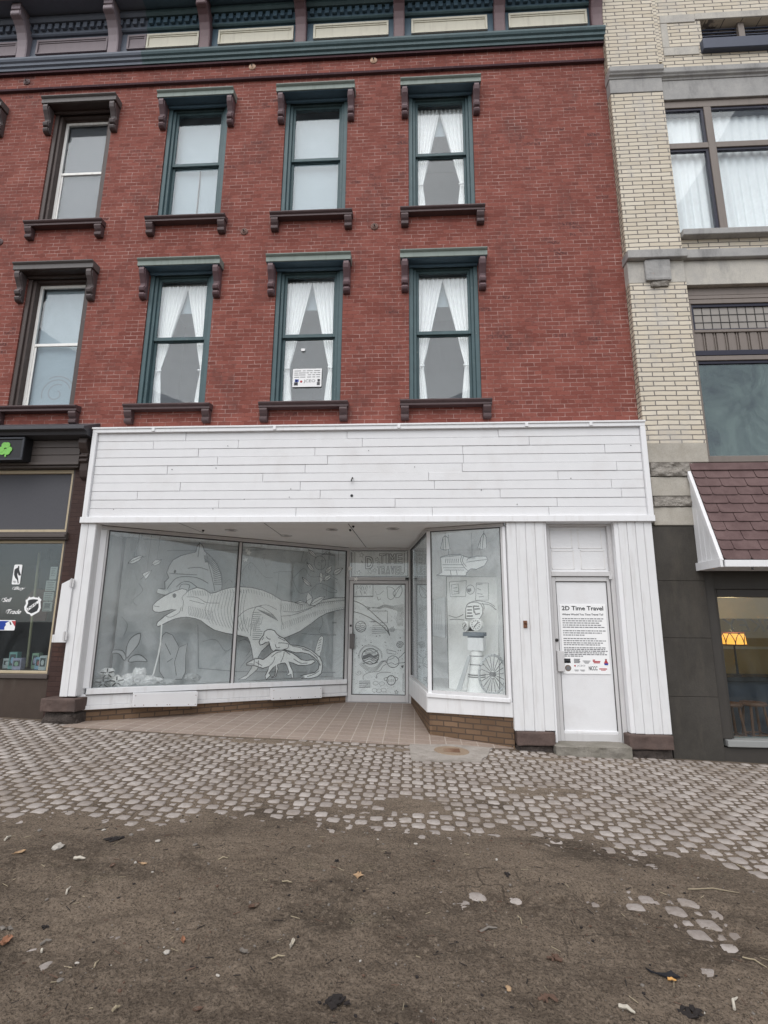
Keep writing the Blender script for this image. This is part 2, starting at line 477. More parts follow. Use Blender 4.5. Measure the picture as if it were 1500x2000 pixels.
M['pane_shop'] = glass('display_glass', (.975, .988, .988), .045, .13, (.74, .77, .78))
M['pane_dark'] = glass('shop_glass', (.85, .9, .9), .055, .03, (.4, .42, .44))
M['pane_green'] = glass('green_glass', (.66, .76, .74), .085, .38, (.24, .31, .30))
M['interior'] = plain('dim_room', (.52, .53, .55), .9, var=.1, scale=1.5)
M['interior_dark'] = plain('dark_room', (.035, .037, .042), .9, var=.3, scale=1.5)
M['display'] = plain('white_display_box', (.93, .935, .935), .85, var=.03, scale=2)
M['backdrop'] = plain('backdrop_board', (.53, .55, .555), .85, var=.06, scale=3)
M['card'] = plain('white_card', (.92, .92, .90), .8, var=.03, scale=5)
M['card_grey'] = plain('grey_card', (.50, .515, .52), .8, var=.06, scale=5)
M['ink'] = plain('black_ink', (.035, .037, .04), .7)
M['ink_soft'] = plain('pencil_ink', (.10, .105, .11), .8)
M['ink_faint'] = plain('faint_pencil', (.30, .315, .32), .8)
M['paper'] = plain('white_paper', (.83, .83, .83), .8, var=.02)
M['black'] = plain('black_plastic', (.012, .012, .014), .4)
M['dark_metal'] = plain('dark_metal', (.045, .043, .042), .45, .6)
M['rust'] = stone('rusty_iron', (.16, .075, .045), (.26, .14, .09), .8, 30, .3)
M['rosette'] = paint('rosette_paint', (.62, .43, .31), .6, .15, (.5, .4, .35), .4)
M['rosette_dark'] = paint('rosette_dark', (.13, .085, .085), .6, .15, (.5, .5, .5), .4)
def shingle_mat():
    n = NT('asphalt_shingle'); n.setp(.9, spec=.2)
    b = n.mix(n.ramp(n.noise(5, 3, .6), .35, .65), (.112, .074, .071), (.165, .112, .107))
    b = n.mix(n.math('MULTIPLY', n.ramp(n.noise(140, 3, .7), .4, .65), .45), b, (.07, .035, .04))
    n.col(b); n.bump(n.noise(160, 3, .7), .5, .003); return n.mat
M['shingle'] = shingle_mat()
M['slate_roof'] = paint('dark_metal_roofing', (.060, .060, .068), .5, .15, (.6, .6, .6), .3)
M['brown_grey2'] = paint('grey_brown_siding', (.085, .070, .064), .55, .12, (.6, .55, .5), .4)
M['grey_fabric'] = plain('grey_cover', (.085, .085, .095), .8, var=.1, scale=40)
M['frame_dark'] = plain('black_frame', (.03, .032, .04), .4)
M['shamrock'] = plain('shamrock_green', (.20, .52, .10), .5, var=.2, scale=30)
M['logo_blue'] = plain('logo_blue', (.012, .045, .30), .5)
M['logo_red'] = plain('logo_red', (.42, .05, .06), .5)
M['bamboo'] = plain('tan_pole', (.36, .32, .20), .6)
M['grey_paper'] = plain('grey_paper', (.30, .30, .29), .8)
for k, c in (('white', (.55, .55, .56)), ('blue', (.28, .42, .55)), ('green', (.30, .42, .30)), ('lilac', (.40, .36, .48)), ('teal', (.22, .40, .38)), ('red', (.40, .14, .14))):
    M['box_' + k] = plain('box_' + k, c, .5, var=.3, scale=25)
M['leaded_pane'] = plain('obscured_leaded_glass', (.30, .275, .25), .25, var=.2, scale=2)
M['interior_green'] = plain('green_grey_room', (.17, .22, .215), .9, var=.25, scale=1.5)
M['dark_paint'] = paint('dark_bronze_paint', (.047, .042, .037), .5, .12, (.6, .6, .6), .3)
M['grey_sill'] = paint('grey_sill', (.27, .275, .27), .5, .1, (.4, .38, .36), .4)
M['bar_wall'] = plain('mustard_bar_wall', (.42, .31, .13), .8, var=.15, scale=1)
M['bar_pale'] = plain('pale_bar_strip', (.62, .56, .45), .8)
M['bar_blue'] = plain('blue_grey_reflection', (.035, .045, .07), .5, var=.6, scale=4)  # blue-grey of the reflection in the pane, painted on the counter front
M['lamp_glass'] = plain('amber_lamp_glass', (.8, .45, .1), .4, var=.2, scale=30, emit=(1.0, .42, .06), es=1.1)
M['lamp_trim'] = plain('red_lamp_leading', (.10, .018, .012), .5)
M['stool_wood'] = plain('red_brown_wood', (.16, .07, .04), .5, var=.3)
M['jersey_navy'] = plain('navy_jersey', (.05, .055, .075), .8)
M['jersey_wine'] = plain('wine_jersey', (.11, .055, .055), .8)
M['gasket'] = plain('dark_gasket', (.045, .042, .042), .6)
M['card_mid'] = plain('mid_grey_card', (.70, .715, .72), .8, var=.05, scale=5)
M['letter_brown'] = plain('brown_letter_paint', (.085, .045, .018), .6)
M['sheer'] = plain('sheer_curtain', (.92, .935, .93), .9, var=.05, scale=20)
M['lilac'] = paint('faded_lilac_paint', (.25, .205, .225), .55, .15, (.6, .55, .55), .45)
M['rosette2'] = paint('rosette_rust', (.20, .115, .095), .6, .15, (.5, .4, .35), .4)
M['paper_door'] = plain('door_paper', (.84, .85, .845), .8, var=.04, scale=4)
M['robot_grey'] = plain('grey_painted_card', (.22, .25, .28), .7, var=.1)
M['print_grey'] = plain('grey_print', (.17, .17, .18), .7)
M['print_tan'] = plain('tan_print', (.20, .15, .12), .7)
# ================================================================== BUILDINGS
brick_b = thing('brick_building', (-0.8, 0, 0), 'red brick building with teal trimmed windows above a white boarded shop front', 'building')
left_b = thing('brick_building', (-7.2, 0, 0), 'red brick building with brown trim and dark brown shop front at the left edge', 'building')
cream_b = thing('brick_building', (5.6, 0, 0), 'cream brick building with stone bands and dark stucco ground floor at the right', 'building')

WX = [-7.975, -5.865, -3.765, -1.655, 0.485]
Z_LOW, Z_UP = 4.76, 8.09
WH, WHW = 2.42, 0.545


def wall_part(parent, x0, x1, xs):
    mb = MB()
    holes = [(x - WHW, x + WHW, z, z + WH) for x in xs for z in (Z_LOW, Z_UP)]
    wall_holes(mb, x0, x1, 4.2, 10.96, 0.0, .3, holes)
    mb.box(x0, x1, -.03, .3, 10.96, 11.285)              # two stepped-out brick courses under the cornice
    mb.box(x0, x1, -.065, .3, 11.285, 11.6)
    mb.build('wall', M['brick'], parent)
    m2 = MB()
    m2.box(x0, x1, -.052, -.002, 10.915, 10.958); m2.box(x0, x1, -.085, -.032, 11.245, 11.283)
    m2.build('shade_strip', M['brick_dark'], parent)  # dark strips painting in the shaded underside of the stepped courses
    m3 = MB()
    for z0, z1 in ((4.3, 7.6), (7.75, 11.2)):
        room(m3, x0 + .02, x1 - .02, .3, 2.4, z0, z1)
    m3.build('interior', M['interior'], parent)


M['brick_dark'] = bricks('shade_strip_brick', (1, 0), .205, .0675, .005, (.055, .028, .036), (.075, .036, .042), (.09, .05, .055), blotch=.2)
wall_part(brick_b, -4.84, 3.30, WX[2:])
wall_part(left_b, -9.6, -4.84, WX[:2])


def corbel_profile(zb):
    return [(0, zb), (-.17, zb), (-.178, zb - .05), (-.16, zb - .11), (-.118, zb - .17), (-.08, zb - .235), (-.072, zb - .27), (-.105, zb - .298), (-.125, zb - .335), (-.108, zb - .378), (-.066, zb - .395), (-.092, zb - .41), (-.104, zb - .44), (-.085, zb - .475), (-.05, zb - .492), (0, zb - .492)]


def sill_bracket_profile(z):
    return [(0, z), (-.11, z), (-.118, z - .035), (-.095, z - .085), (-.065, z - .12), (-.092, z - .145), (-.085, z - .185), (-.05, z - .2), (0, z - .2)]


def make_window(parent, xc, z0, kind):
    teal = kind == 'teal'
    cm = M['teal'] if teal else M['casing_brown']
    m = MB(); t = z0 + WH
    d1 = .02
    for s in (-1, 1):
        a, b = xc + s * WHW, xc + s * (WHW - .068)
        m.box(a, b, d1, .2, z0, t)
        a, b = xc + s * (WHW - .068), xc + s * (WHW - .118)
        m.box(a, b, .055, .2, z0, t - .068)
    m.box(xc - WHW + .068, xc + WHW - .068, d1 + .002, .2, t - .068, t)
    m.box(xc - WHW + .118, xc + WHW - .118, .057, .2, t - .118, t - .068)
    m.box(xc - WHW, xc + WHW, -.03, .22, z0 + .022, z0 + .045)
    w = m.build('window', cm, parent, bevel=.006)
    # hood
    zb = z0 + 2.362
    h = MB()
    h.profile([(.0, zb), (-.18, zb), (-.18, zb + .08), (-.195, zb + .088), (-.215, zb + .105), (-.215, zb + .122), (.0, zb + .135)], xc - .68, xc + .68, 0)
    h.box(xc - .665, xc + .665, -.165, .018, zb - .012, zb - .002, 1)
    h.box(xc - WHW, xc + WHW, -.022, .016, zb - .055, zb - .012, 1)
    h.build('hood', [M['grey_green'] if teal else M['brown_grey'], M['teal_dark'] if teal else M['brown']], w, bevel=.004)
    bm_ = M['mauve'] if teal else M['brown_mauve2']
    for s in (-1, 1):
        c = MB(); x0, x1 = sorted((xc + s * .552, xc + s * .662))
        c.profile(corbel_profile(zb - .013), x0 + .012, x1 - .012)
        c.profile([(y * .82 if y else 0, z) for y, z in corbel_profile(zb - .0135)], x0, x1)
        c.build('hood_bracket', bm_, w, bevel=.008, seg=2)
    sl = MB()
    sl.profile([(.05, z0 - .085), (-.115, z0 - .085), (-.115, z0 - .05), (-.135, z0 - .04), (-.15, z0 - .022), (-.15, z0 - .004), (.0, z0 + .02), (.05, z0 + .02)], xc - .68, xc + .68)
    sl.build('sill', M['sill_brown'], w, bevel=.004)
    for s in (-1, 1):
        c = MB(); x0, x1 = sorted((xc + s * .548, xc + s * .668))
        c.profile(sill_bracket_profile(z0 - .087), x0, x1)
        c.build('sill_bracket', M['sill_brown'], w, bevel=.008, seg=2)
    if teal:
        iw = WHW - .118
        for (a, b, y, tr, br) in ((z0 + 1.175, t - .118, .09, .045, .06), (z0 + .045, z0 + 1.215, .128, .055, .065)):
            s_ = MB()
            for s in (-1, 1): s_.box(xc + s * iw, xc + s * (iw - .042), y, y + .035, a, b)
            s_.box(xc - iw + .042, xc + iw - .042, y, y + .035, b - tr, b); s_.box(xc - iw + .042, xc + iw - .042, y, y + .035, a, a + br)
            s_.build('sash', M['teal'], w, bevel=.004)
            p = MB(); p.box(xc - iw + .042, xc + iw - .042, y + .014, y + .019, a + br, b - tr)
            p.build('pane', M['pane'], w)
    else:
        iw = .425; y = .15; a, b = z0 + .045, t - .14
        s_ = MB()
        for s in (-1, 1): s_.box(xc + s * iw, xc + s * (iw - .05), y, y + .04, a, b)
        s_.box(xc - iw + .05, xc + iw - .05, y, y + .04, b - .05, b); s_.box(xc - iw + .05, xc + iw - .05, y, y + .04, a, a + .07)
        s_.box(xc - iw + .05, xc + iw - .05, y + .004, y + .036, z0 + 1.16, z0 + 1.21)
        for s in (-1, 1): s_.box(xc + s * (iw - .05), xc + s * (iw - .078), y + .018, y + .036, a + .07, z0 + 1.16)
        s_.build('sash', M['white_vinyl'], w, bevel=.004)
        m4 = MB()
        for s in (-1, 1): m4.box(xc + s * (WHW - .118), xc + s * iw, .13, .2, z0 + .045, t - .118)
        m4.box(xc - iw, xc + iw, .13, .2, b, t - .118)
        m4.build('inner_casing', M['casing_brown'], w)
        for q0, q1, yy in ((z0 + 1.21, b - .05, y + .012), (a + .07, z0 + 1.16, y + .022)):
            p = MB(); p.box(xc - iw + .05, xc + iw - .05, yy, yy + .005, q0, q1); p.build('pane', M['pane'], w)
    return w


M['brown_mauve2'] = paint('grey_brown_bracket', (.095, .075, .075), .5, .2, (.5, .5, .5), .5, chips=((.17, .14, .13), .72))
wt = make_window(brick_b, WX[4], Z_LOW, 'teal')
wl = make_window(left_b, WX[1], Z_LOW, 'brown')
for x in WX[2:]:
    for z in (Z_LOW, Z_UP):
        if (x, z) != (WX[4], Z_LOW): copy_tree(wt, brick_b, (x - WX[4], 0, z - Z_LOW))
for x in WX[:2]:
    for z in (Z_LOW, Z_UP):
        if (x, z) != (WX[1], Z_LOW): copy_tree(wl, left_b, (x - WX[1], 0, z - Z_LOW))

# blinds and screens close behind the glass (fixed inside their window opening)
for x, z, b_, mm, nm in ((WX[2], Z_UP, brick_b, 'blind', 'roller_blind'), (WX[3], Z_UP, brick_b, 'blind', 'roller_blind')):
    b = MB(); b.box(x - .42, x + .42, .215, .22, z + .03, z + 2.17); b.build(nm, M[mm], b_)
    b = MB(); b.tube([(x - .42, .235, z + 2.17), (x + .42, .235, z + 2.17)], .022, 8); b.build('blind_roller', M['blind'], b_)
b = MB(); b.box(WX[2] + .035, WX[2] + .05, .19, .213, Z_UP + .05, Z_UP + 1.17); b.build('blind_seam', M['alu_dark'], brick_b)
for x in WX[:2]:
    b = MB(); b.box(x - .37, x + .37, .215, .222, Z_UP + .1, Z_UP + 2.25); b.build('insect_screen', M['screen'], left_b)
    b = MB(); b.box(x - .37, x + .37, .235, .242, Z_LOW + .1, Z_LOW + 2.25); b.build('roller_blind', M['blind'], left_b)
for ix, x in enumerate(WX[:2]):
    b = MB()                                                        # faint swirl of the pane's reflection, painted on the lower blind
    for k, (r0, r1, a0, a1) in enumerate(((.24, .24, 20, 200), (.17, .05, 60, 420), (.30, .30, 10, 120))):
        pts = [(x + .05 + (r0 + (r1 - r0) * i / 24) * math.cos(R(a0 + (a1 - a0) * i / 24)), Z_LOW + .36 + (r0 + (r1 - r0) * i / 24) * math.sin(R(a0 + (a1 - a0) * i / 24))) for i in range(25)]
        b.strip(FAC, [(max(x - .36, min(x + .36, u)), max(Z_LOW + .12, w)) for u, w in pts], .018, .2335)
    b.build('swirl_reflection', M['ink_faint'], left_b)


# curtains: each panel hangs by itself
def curtain(x, z0, side, label):
    """tied-back panel; side -1 left, +1 right"""
    sd = random.random(); sd2 = random.uniform(-.018, .018); m = MB(); nu, nv = 40, 44; zt = z0 + 2.26; zb = z0 + .05; half = .43
    def width(t):
        if t < .68: return half * (1 - .05 * t) - (half - .135 - sd2) * (t / .68) ** 1.12
        if t < .74: return .118 + sd2
        return .118 + sd2 + .065 * ((t - .74) / .26) ** .8
    V = []
    for j in range(nv + 1):
        t = j / nv; wd = width(t)
        for i in range(nu + 1):
            q = i / nu
            fold = math.sin(q * 2 * math.pi * (5.6 + sd * 2.2) + side * (1 + sd) + 1.3 * math.sin(t * 3 + q * 2)) * (.024 * (wd / half) ** .45)
            xx = x + side * (half - wd * q + .004 * math.sin(t * 9 + q * 5))
            V.append((xx, .225 + fold, zt + (zb - zt) * t))
    m.add(V, [(j * (nu + 1) + i, j * (nu + 1) + i + 1, (j + 1) * (nu + 1) + i + 1, (j + 1) * (nu + 1) + i) for j in range(nv) for i in range(nu)])
    o = m.build('curtain', M['curtain'], None, smooth=True, label=label, cat='curtain', group='white tied curtains in the red brick upper windows')
    so = o.modifiers.new('thickness', 'SOLIDIFY'); so.thickness = .003
    tb = MB(); zz = zt + (zb - zt) * .71
    tb.tube([(x + side * (half + .01), .185, zz + .03), (x + side * (half - .06), .183, zz), (x + side * (half - .128), .205, zz + .02)], .012, 6)
    tb.build('tie_band', M['curtain'], o)


ROWN = {Z_LOW: 'second floor', Z_UP: 'third floor'}
for x, z, nm in ((WX[2], Z_LOW, 'second floor window nearest the brown building'), (WX[3], Z_LOW, 'second floor window holding the small paper sign'), (WX[4], Z_LOW, 'second floor window closest to the cream building'), (WX[4], Z_UP, 'third floor window, only one with curtains up there')):
    curtain(x, z, -1, 'left white tied back curtain in the ' + nm)
    curtain(x, z, 1, 'right white tied back curtain in the ' + nm)
    b = MB(); b.tube([(x - .45, .24, z + 2.27), (x + .45, .24, z + 2.27)], .014, 6)
    b.build('curtain_rod', M['white'], brick_b)
    b = MB(); b.box(x - .44, x + .44, .29, .295, z + 1.78, z + 2.36); b.build('roller_blind', M['blind'], brick_b)


# ------------------------------------------------------------------ cornice
def cornice(parent, x0, x1, brx, panels, mats, pm):
    m = MB()
    prof = [(.1, 11.30), (-.10, 11.30), (-.105, 11.345), (-.135, 11.365), (-.14, 11.41), (-.165, 11.43), (-.18, 11.465), (-.18, 11.50), (-.06, 11.52), (.1, 11.52)]
    m.profile(prof, x0, x1, 0)
    m.box(x0, x1, -.04, .1, 11.52, 12.45, 1)
    m.profile([(-.04, 12.095), (-.075, 12.095), (-.095, 12.115), (-.095, 12.14), (-.04, 12.15)], x0, x1, 0)
    m.box(x0, x1, -.085, -.04, 12.15, 12.42, 1)
    x = x0 + .05
    while x < x1 - .08:
        m.box(x, x + .075, -.135, -.085, 12.185, 12.30, 1); x += .135
    m.profile([(-.085, 12.32), (-.15, 12.32), (-.18, 12.36), (-.18, 12.42), (-.085, 12.42)], x0, x1, 0)
    m.box(x0, x1, -.47, .1, 12.45, 12.52, 1)
    m.profile([(-.455, 12.42), (-.50, 12.42), (-.50, 12.52), (-.54, 12.56), (-.56, 12.66), (-.455, 12.66)], x0, x1, 2)
    c = m.build('cornice', mats, parent)
    for a, b, mi in panels:
        p = MB(); z0, z1 = 11.70, 12.02
        p.box(a, b, -.075, -.04, z1 - .045, z1, 0); p.box(a, b, -.075, -.04, z0, z0 + .025, 0)
        p.box(a, a + .035, -.075, -.04, z0 + .025, z1 - .045, 0); p.box(b - .035, b, -.075, -.04, z0 + .025, z1 - .045, 0)
        p.box(a + .035, b - .035, -.05, -.0405, z0 + .025, z1 - .045, 0)
        p.box(a + .035, b - .035, -.062, -.05, z1 - .07, z1 - .045, 0)
        p.build('frieze_panel', M[mi], c, bevel=.003)
    for bx in brx:
        k = MB(); w = .17
        prof = [(-.04, 11.525), (-.135, 11.525), (-.135, 11.70), (-.14, 11.80), (-.16, 11.92), (-.20, 12.03), (-.26, 12.12), (-.32, 12.17), (-.385, 12.19), (-.40, 12.21), (-.40, 12.27), (-.375, 12.275), (-.375, 12.305), (-.40, 12.31), (-.40, 12.448), (-.04, 12.448)]
        k.profile(prof, bx - w / 2, bx + w / 2)
        k.profile([(y * .96 + .0 if y < -.05 else y, z) for y, z in prof[:12]] + [(-.04, 12.27)], bx - w / 2 - .012, bx + w / 2 + .012)
        k.build('cornice_bracket', M[pm], c, bevel=.006)
    return c


cornice(brick_b, -4.84, 3.30, [-3.717, -1.97, -.22, 1.53, 3.19],
        [(-4.835, -3.86, 'cream_panel'), (-3.50, -2.12, 'cream_panel'), (-1.76, -.41, 'cream_panel'), (-.005, 1.33, 'cream_panel'), (1.70, 3.05, 'cream_panel')],
        [M['teal'], M['teal_dark'], M['teal']], 'mauve')
cornice(left_b, -9.6, -4.84, [-8.88, -7.145, -5.417], [(-8.65, -7.30, 'mauve_panel'), (-6.93, -5.57, 'mauve_panel'), (-5.20, -4.845, 'mauve_panel')],
        [M['slate_trim'], M['slate_trim'], M['mauve_panel']], 'lilac')
M_lil = None

for x, z, mm, b_ in ((-2.84, 11.19, 'rosette', brick_b), (-.67, 11.19, 'rosette', brick_b), (-7.02, 11.12, 'rosette_dark', left_b), (-2.785, 7.835, 'rosette2', brick_b), (-.62, 7.845, 'rosette2', brick_b), (-7.02, 7.80, 'rosette_dark', left_b)):
    yb = -.03 if z > 10.96 else 0
    m = MB(); m.lathe((x, yb, z), [(.062, 0), (.062, -.012), (.048, -.022), (.036, -.016), (.030, -.024), (.018, -.030), (.006, -.034)], 20, 0, FAC, 'v')
    m.lathe((x, yb - .03, z), [(.012, 0), (.012, -.02), (.004, -.024)], 8, 1, FAC, 'v')
    m.build('anchor_rosette', [M[mm], M['dark_metal']], b_)

# ================================================================== WHITE SHOP FRONT (parts of the brick building)
ZS = 2.889
# --- fascia sign board
m = MB()
m.box(-4.806, 3.275, -.22, .0, 4.262, 4.335); m.box(-4.815, 3.282, -.235, -.22, 4.318, 4.345); m.box(-4.815, 3.282, -.22, 0, 4.336, 4.345)
m.box(-4.806, -4.735, -.22, .0, 2.975, 4.262); m.box(3.205, 3.275, -.22, 0, 2.975, 4.262)
m.box(-4.83, 3.285, -.225, -.05, ZS, 2.975)
for x in (-4.19, -2.36, -.53, 1.30, 2.2): m.box(x, x + .045, -.2265, -.219, 2.89, 2.974); m.box(x + .3, x + .345, -.2365, -.2205, 4.27, 4.334)
m.box(-4.735, 3.205, -.155, .0, 2.975, 4.262)
sign = m.build('fascia_frame', M['white_trim'], brick_b, bevel=.005)
JX = {0: [535, 1320], 1: [377, 790], 2: [595, 1163], 3: [688], 4: [443, 1115], 5: [908], 6: [505], 7: [296, 1188], 8: [693], 9: [1070]}
for r in range(10):
    rh = (4.262 - 2.975) / 10; z1 = 4.262 - r * rh; z0 = z1 - rh + .0045
    xs = [-4.735]
    for j in JX[r]: xs.append(on_plane(FAC, -.18, 150 + j / 2.5, 840 + r * 18)[0])
    while xs[-1] < 2.1: xs.append(xs[-1] + random.uniform(1.5, 2.6))
    xs = [x for x in xs if x < 2.95] + [3.205]
    m = MB()
    for a, b in zip(xs[:-1], xs[1:]):
        dy = random.uniform(-.004, .004); tilt = random.uniform(-.003, .003)
        dip = -.016 if (r == 4 and abs(a - xs[2 if len(xs) > 2 else 1]) < .01) else 0
        m.sbox(FAC, a + .0025, b - .0025, -.178 + dy, -.150, z0, z1 - .001, z0 + tilt + dip, z1 - .001 + tilt * .3)
    m.build('fascia_board', M['white_board'], sign, bevel=.003)
# rusty hook, hole and specks left from an old sign
hx, hz = on_plane(FAC, -.19, 687, 938); m = MB()
m.tube([(hx + .012, -.18, hz + .035), (hx + .012, -.225, hz + .03), (hx, -.235, hz), (hx + .004, -.22, hz - .022), (hx - .01, -.2, hz - .012)], .009, 6); m.build('hook', M['dark_metal'], sign)
hx, hz = on_plane(FAC, -.18, 687, 968); m = MB(); m.lathe((hx, -.176, hz), [(.02, 0), (.02, -.008), (.012, -.008)], 12, 0, FAC, 'v')
for x, y in ((445, 871), (336, 917), (422, 914), (568, 955), (565, 971), (222, 995), (416, 994), (477, 975), (810, 912), (940, 957), (1115, 934), (1232, 870), (1010, 985), (720, 880)):
    a, b = on_plane(FAC, -.18, x, y); m.lathe((a, -.18, b), [(.006, .006), (.006, -.006)], 6, 0, FAC, 'v')
m.build('screw_holes', M['black'], sign)

# --- posts
def boards(name, x0, x1, z0, z1, y, n, trim=None, yb=0.02):
    m = MB(); w = (x1 - x0) / n
    for i in range(n):
        a = x0 + i * w; dy = random.uniform(-.002, .002)
        m.box(a + .003, a + w - .003, y + dy, y + .03, z0 + random.uniform(-.004, .004), z1)
    m.box(x0, x1, y + .012, yb, z0 + .004, z1)
    return m.build(name, M['white'], brick_b, bevel=.004)


boards('post', -4.832, -4.60, .49, ZS, -.18, 2)
p_mid = boards('post', 1.285, 1.80, .167, ZS, -.18, 4)
boards('post', 2.80, 3.252, .157, ZS, -.18, 4)
m = MB(); m.box(2.745, 2.80, -.165, .05, .157, ZS); m.box(1.80, 1.828, -.165, .05, .03, ZS); m.build('door_trim', M['white_trim'], brick_b, bevel=.004)
m = MB(); z = 1.50; m.box(1.455, 1.505, -.19, -.1805, z - .045, z + .05); m.box(1.46, 1.50, -.215, -.19, z + .02, z + .045); m.tube([(1.48, -.19, z - .02), (1.48, -.235, z - .03), (1.495, -.235, z + .01)], .008, 6)
m.build('rusty_bracket', M['rust'], p_mid)
# hanging shutter leaf on the left post
m = MB(); m.prism(FAC, [(-4.99, 1.204), (-4.822, 1.206), (-4.822, 2.085), (-4.85, 2.08), (-4.98, 2.012)], -.215, -.185)
m.prism(FAC, [(-5.02, 1.205), (-4.992, 1.205), (-4.992, 1.31), (-5.02, 1.31)], -.213, -.187)
sh = m.build('shutter', M['white'], brick_b, bevel=.004)
for z in (1.24, 1.97):
    m = MB(); m.box(-4.86, -4.80, -.222, -.2155, z, z + .11); m.tube([(-4.835, -.226, z - .01), (-4.835, -.226, z + .12)], .008, 6); m.build('hinge', M['alu'], sh)

# --- soffit of the recessed entrance, with ceiling lights
sof = MB()
plan = [(-4.80, -.05), (1.285, -.05), (1.285, -.02), (1.27, -.08), (.22, .32), (-.05, 2.47), (-1.28, 2.47), (-4.62, .02), (-4.80, .02)]
plan = [(-4.80, -.05), (1.285, -.05), (.24, .34), (-.03, 2.47), (-1.28, 2.47), (-4.64, .04)]
sof.slab(plan, ZS, ZS + .03)
so_ = sof.build('soffit', M['soffit'], brick_b)
jm = MB()
for (a, b) in (((350, 1022), (398, 1041)), ((516, 1022), (550, 1046)), ((680, 1023), (715, 1069))):
    p = on_level(*a, ZS - .004); q = on_level(*b, ZS - .004); d = (Vector(q) - Vector(p)).normalized(); n_ = Vector((-d.y, d.x)) * .006
    jm.add([(p[0] + n_.x, p[1] + n_.y, ZS - .003), (q[0] + n_.x, q[1] + n_.y, ZS - .003), (q[0] - n_.x, q[1] - n_.y, ZS - .003), (p[0] - n_.x, p[1] - n_.y, ZS - .003)], [(0, 1, 2, 3)])
jm.build('panel_joint', M['ink_soft'], so_)
for x, y in ((-2.81, .41), (-2.08, .96), (-1.24, .38), (-.31, .31)):
    m = MB(); m.lathe((x, y, ZS), [(.095, -.001), (.095, -.012), (.075, -.014), (.07, -.004)], 24, 0); m.lathe((x, y, ZS), [(.07, -.0035), (.02, -.0045)], 24, 1)
    m.build('recessed_light', [M['alu'], M['black']], so_)
for x, y in ((397, 1035), (684, 1034), (690, 1027)):
    a, b = on_level(x, y, ZS); m = MB(); m.lathe((a, b, ZS), [(.018, 0), (.018, -.02), (.006, -.03)], 10, 0); m.build('screw_eye', M['black'], so_)

# --- long display window
SL = lambda u: -.020 * u
f = MB(); L = LW.len
f.sbox(LW, -.06, L + .0, -.035, .03, 2.825, ZS - .001, 2.825, ZS - .001, 0)
f.sbox(LW, -.02, L + .0, -.05, -.035, 2.862, 2.880, 2.862, 2.880, 0)
f.sbox(LW, -.06, .07, -.045, .04, .58, 2.825, .58, 2.825, 1)
f.sbox(LW, .07, .10, -.03, .03, .575, 2.825, .575, 2.825, 0)
f.sbox(LW, 2.062, 2.105, -.035, .03, .535, 2.825, .535, 2.825, 0)
f.sbox(LW, L - .035, L + .0, -.035, .03, .49, 2.825, .49, 2.825, 0)
f.sbox(LW, .04, L, -.075, .03, .50 + SL(.04), .578 + SL(.04), .50 + SL(L), .578 + SL(L), 1)
lw_ = f.build('display_window', [M['alu'], M['white_trim']], brick_b, bevel=.004)
g = MB()
g.sbox(LW, -.06, L, -.040, -.03, 2.882, ZS - .0015, 2.882, ZS - .0015); g.sbox(LW, .10, L - .035, -.038, .0, 2.811, 2.8245, 2.811, 2.8245)
for u in (.1005, 2.048, 2.1055, L - .049): g.sbox(LW, u, u + .0135, -.034, -.005, .58 + SL(u), 2.81, .58 + SL(u), 2.81)
g.sbox(LW, .04, L, -.077, -.05, .492 + SL(.04), .4995 + SL(.04), .492 + SL(L), .4995 + SL(L))
g.build('gasket', M['gasket'], lw_)
for a, b in ((.10, 2.062), (2.105, L - .035)):
    p = MB(); p.sbox(LW, a, b, -.004, .002, .578 + SL(a), 2.825, .578 + SL(b), 2.825); p.build('pane', M['pane_shop'], lw_)
f = MB()
f.sbox(LW, -.06, L + .01, -.055, .02, .355 + SL(-.06), .499 + SL(-.06), .355 + SL(L), .499 + SL(L))
f.sbox(LW, -.062, L + .012, -.07, .02, .297 + SL(-.06), .353 + SL(-.06), .297 + SL(L), .353 + SL(L))
f.sbox(LW, .60, .612, -.058, -.05, .36, .49, .36, .49); f.build('sill_board', M['white'], brick_b, bevel=.005)
f = MB(); f.sbox(LW, -.02, L + .02, -.02, .10, -.05, .296, -.05, .21); f.build('plinth_wall', M['base_left'], brick_b)
# display box behind it
f = MB(); z0, z1 = .50, 2.86
pl = [LW(-.03, .04, 0), LW(L, .04, 0), Vector((-1.25, 3.2, 0)), Vector((-4.82, 3.2, 0)), Vector((-4.82, .2, 0))]
n5 = len(pl)
f.add([(p.x, p.y, .46) for p in pl] + [(p.x, p.y, z1) for p in pl], [tuple(range(n5)), tuple(range(2 * n5 - 1, n5 - 1, -1))] + [(i, i + n5, (i + 1) % n5 + n5, (i + 1) % n5) for i in range(1, n5)])
f.build('display_box', M['display'], brick_b)

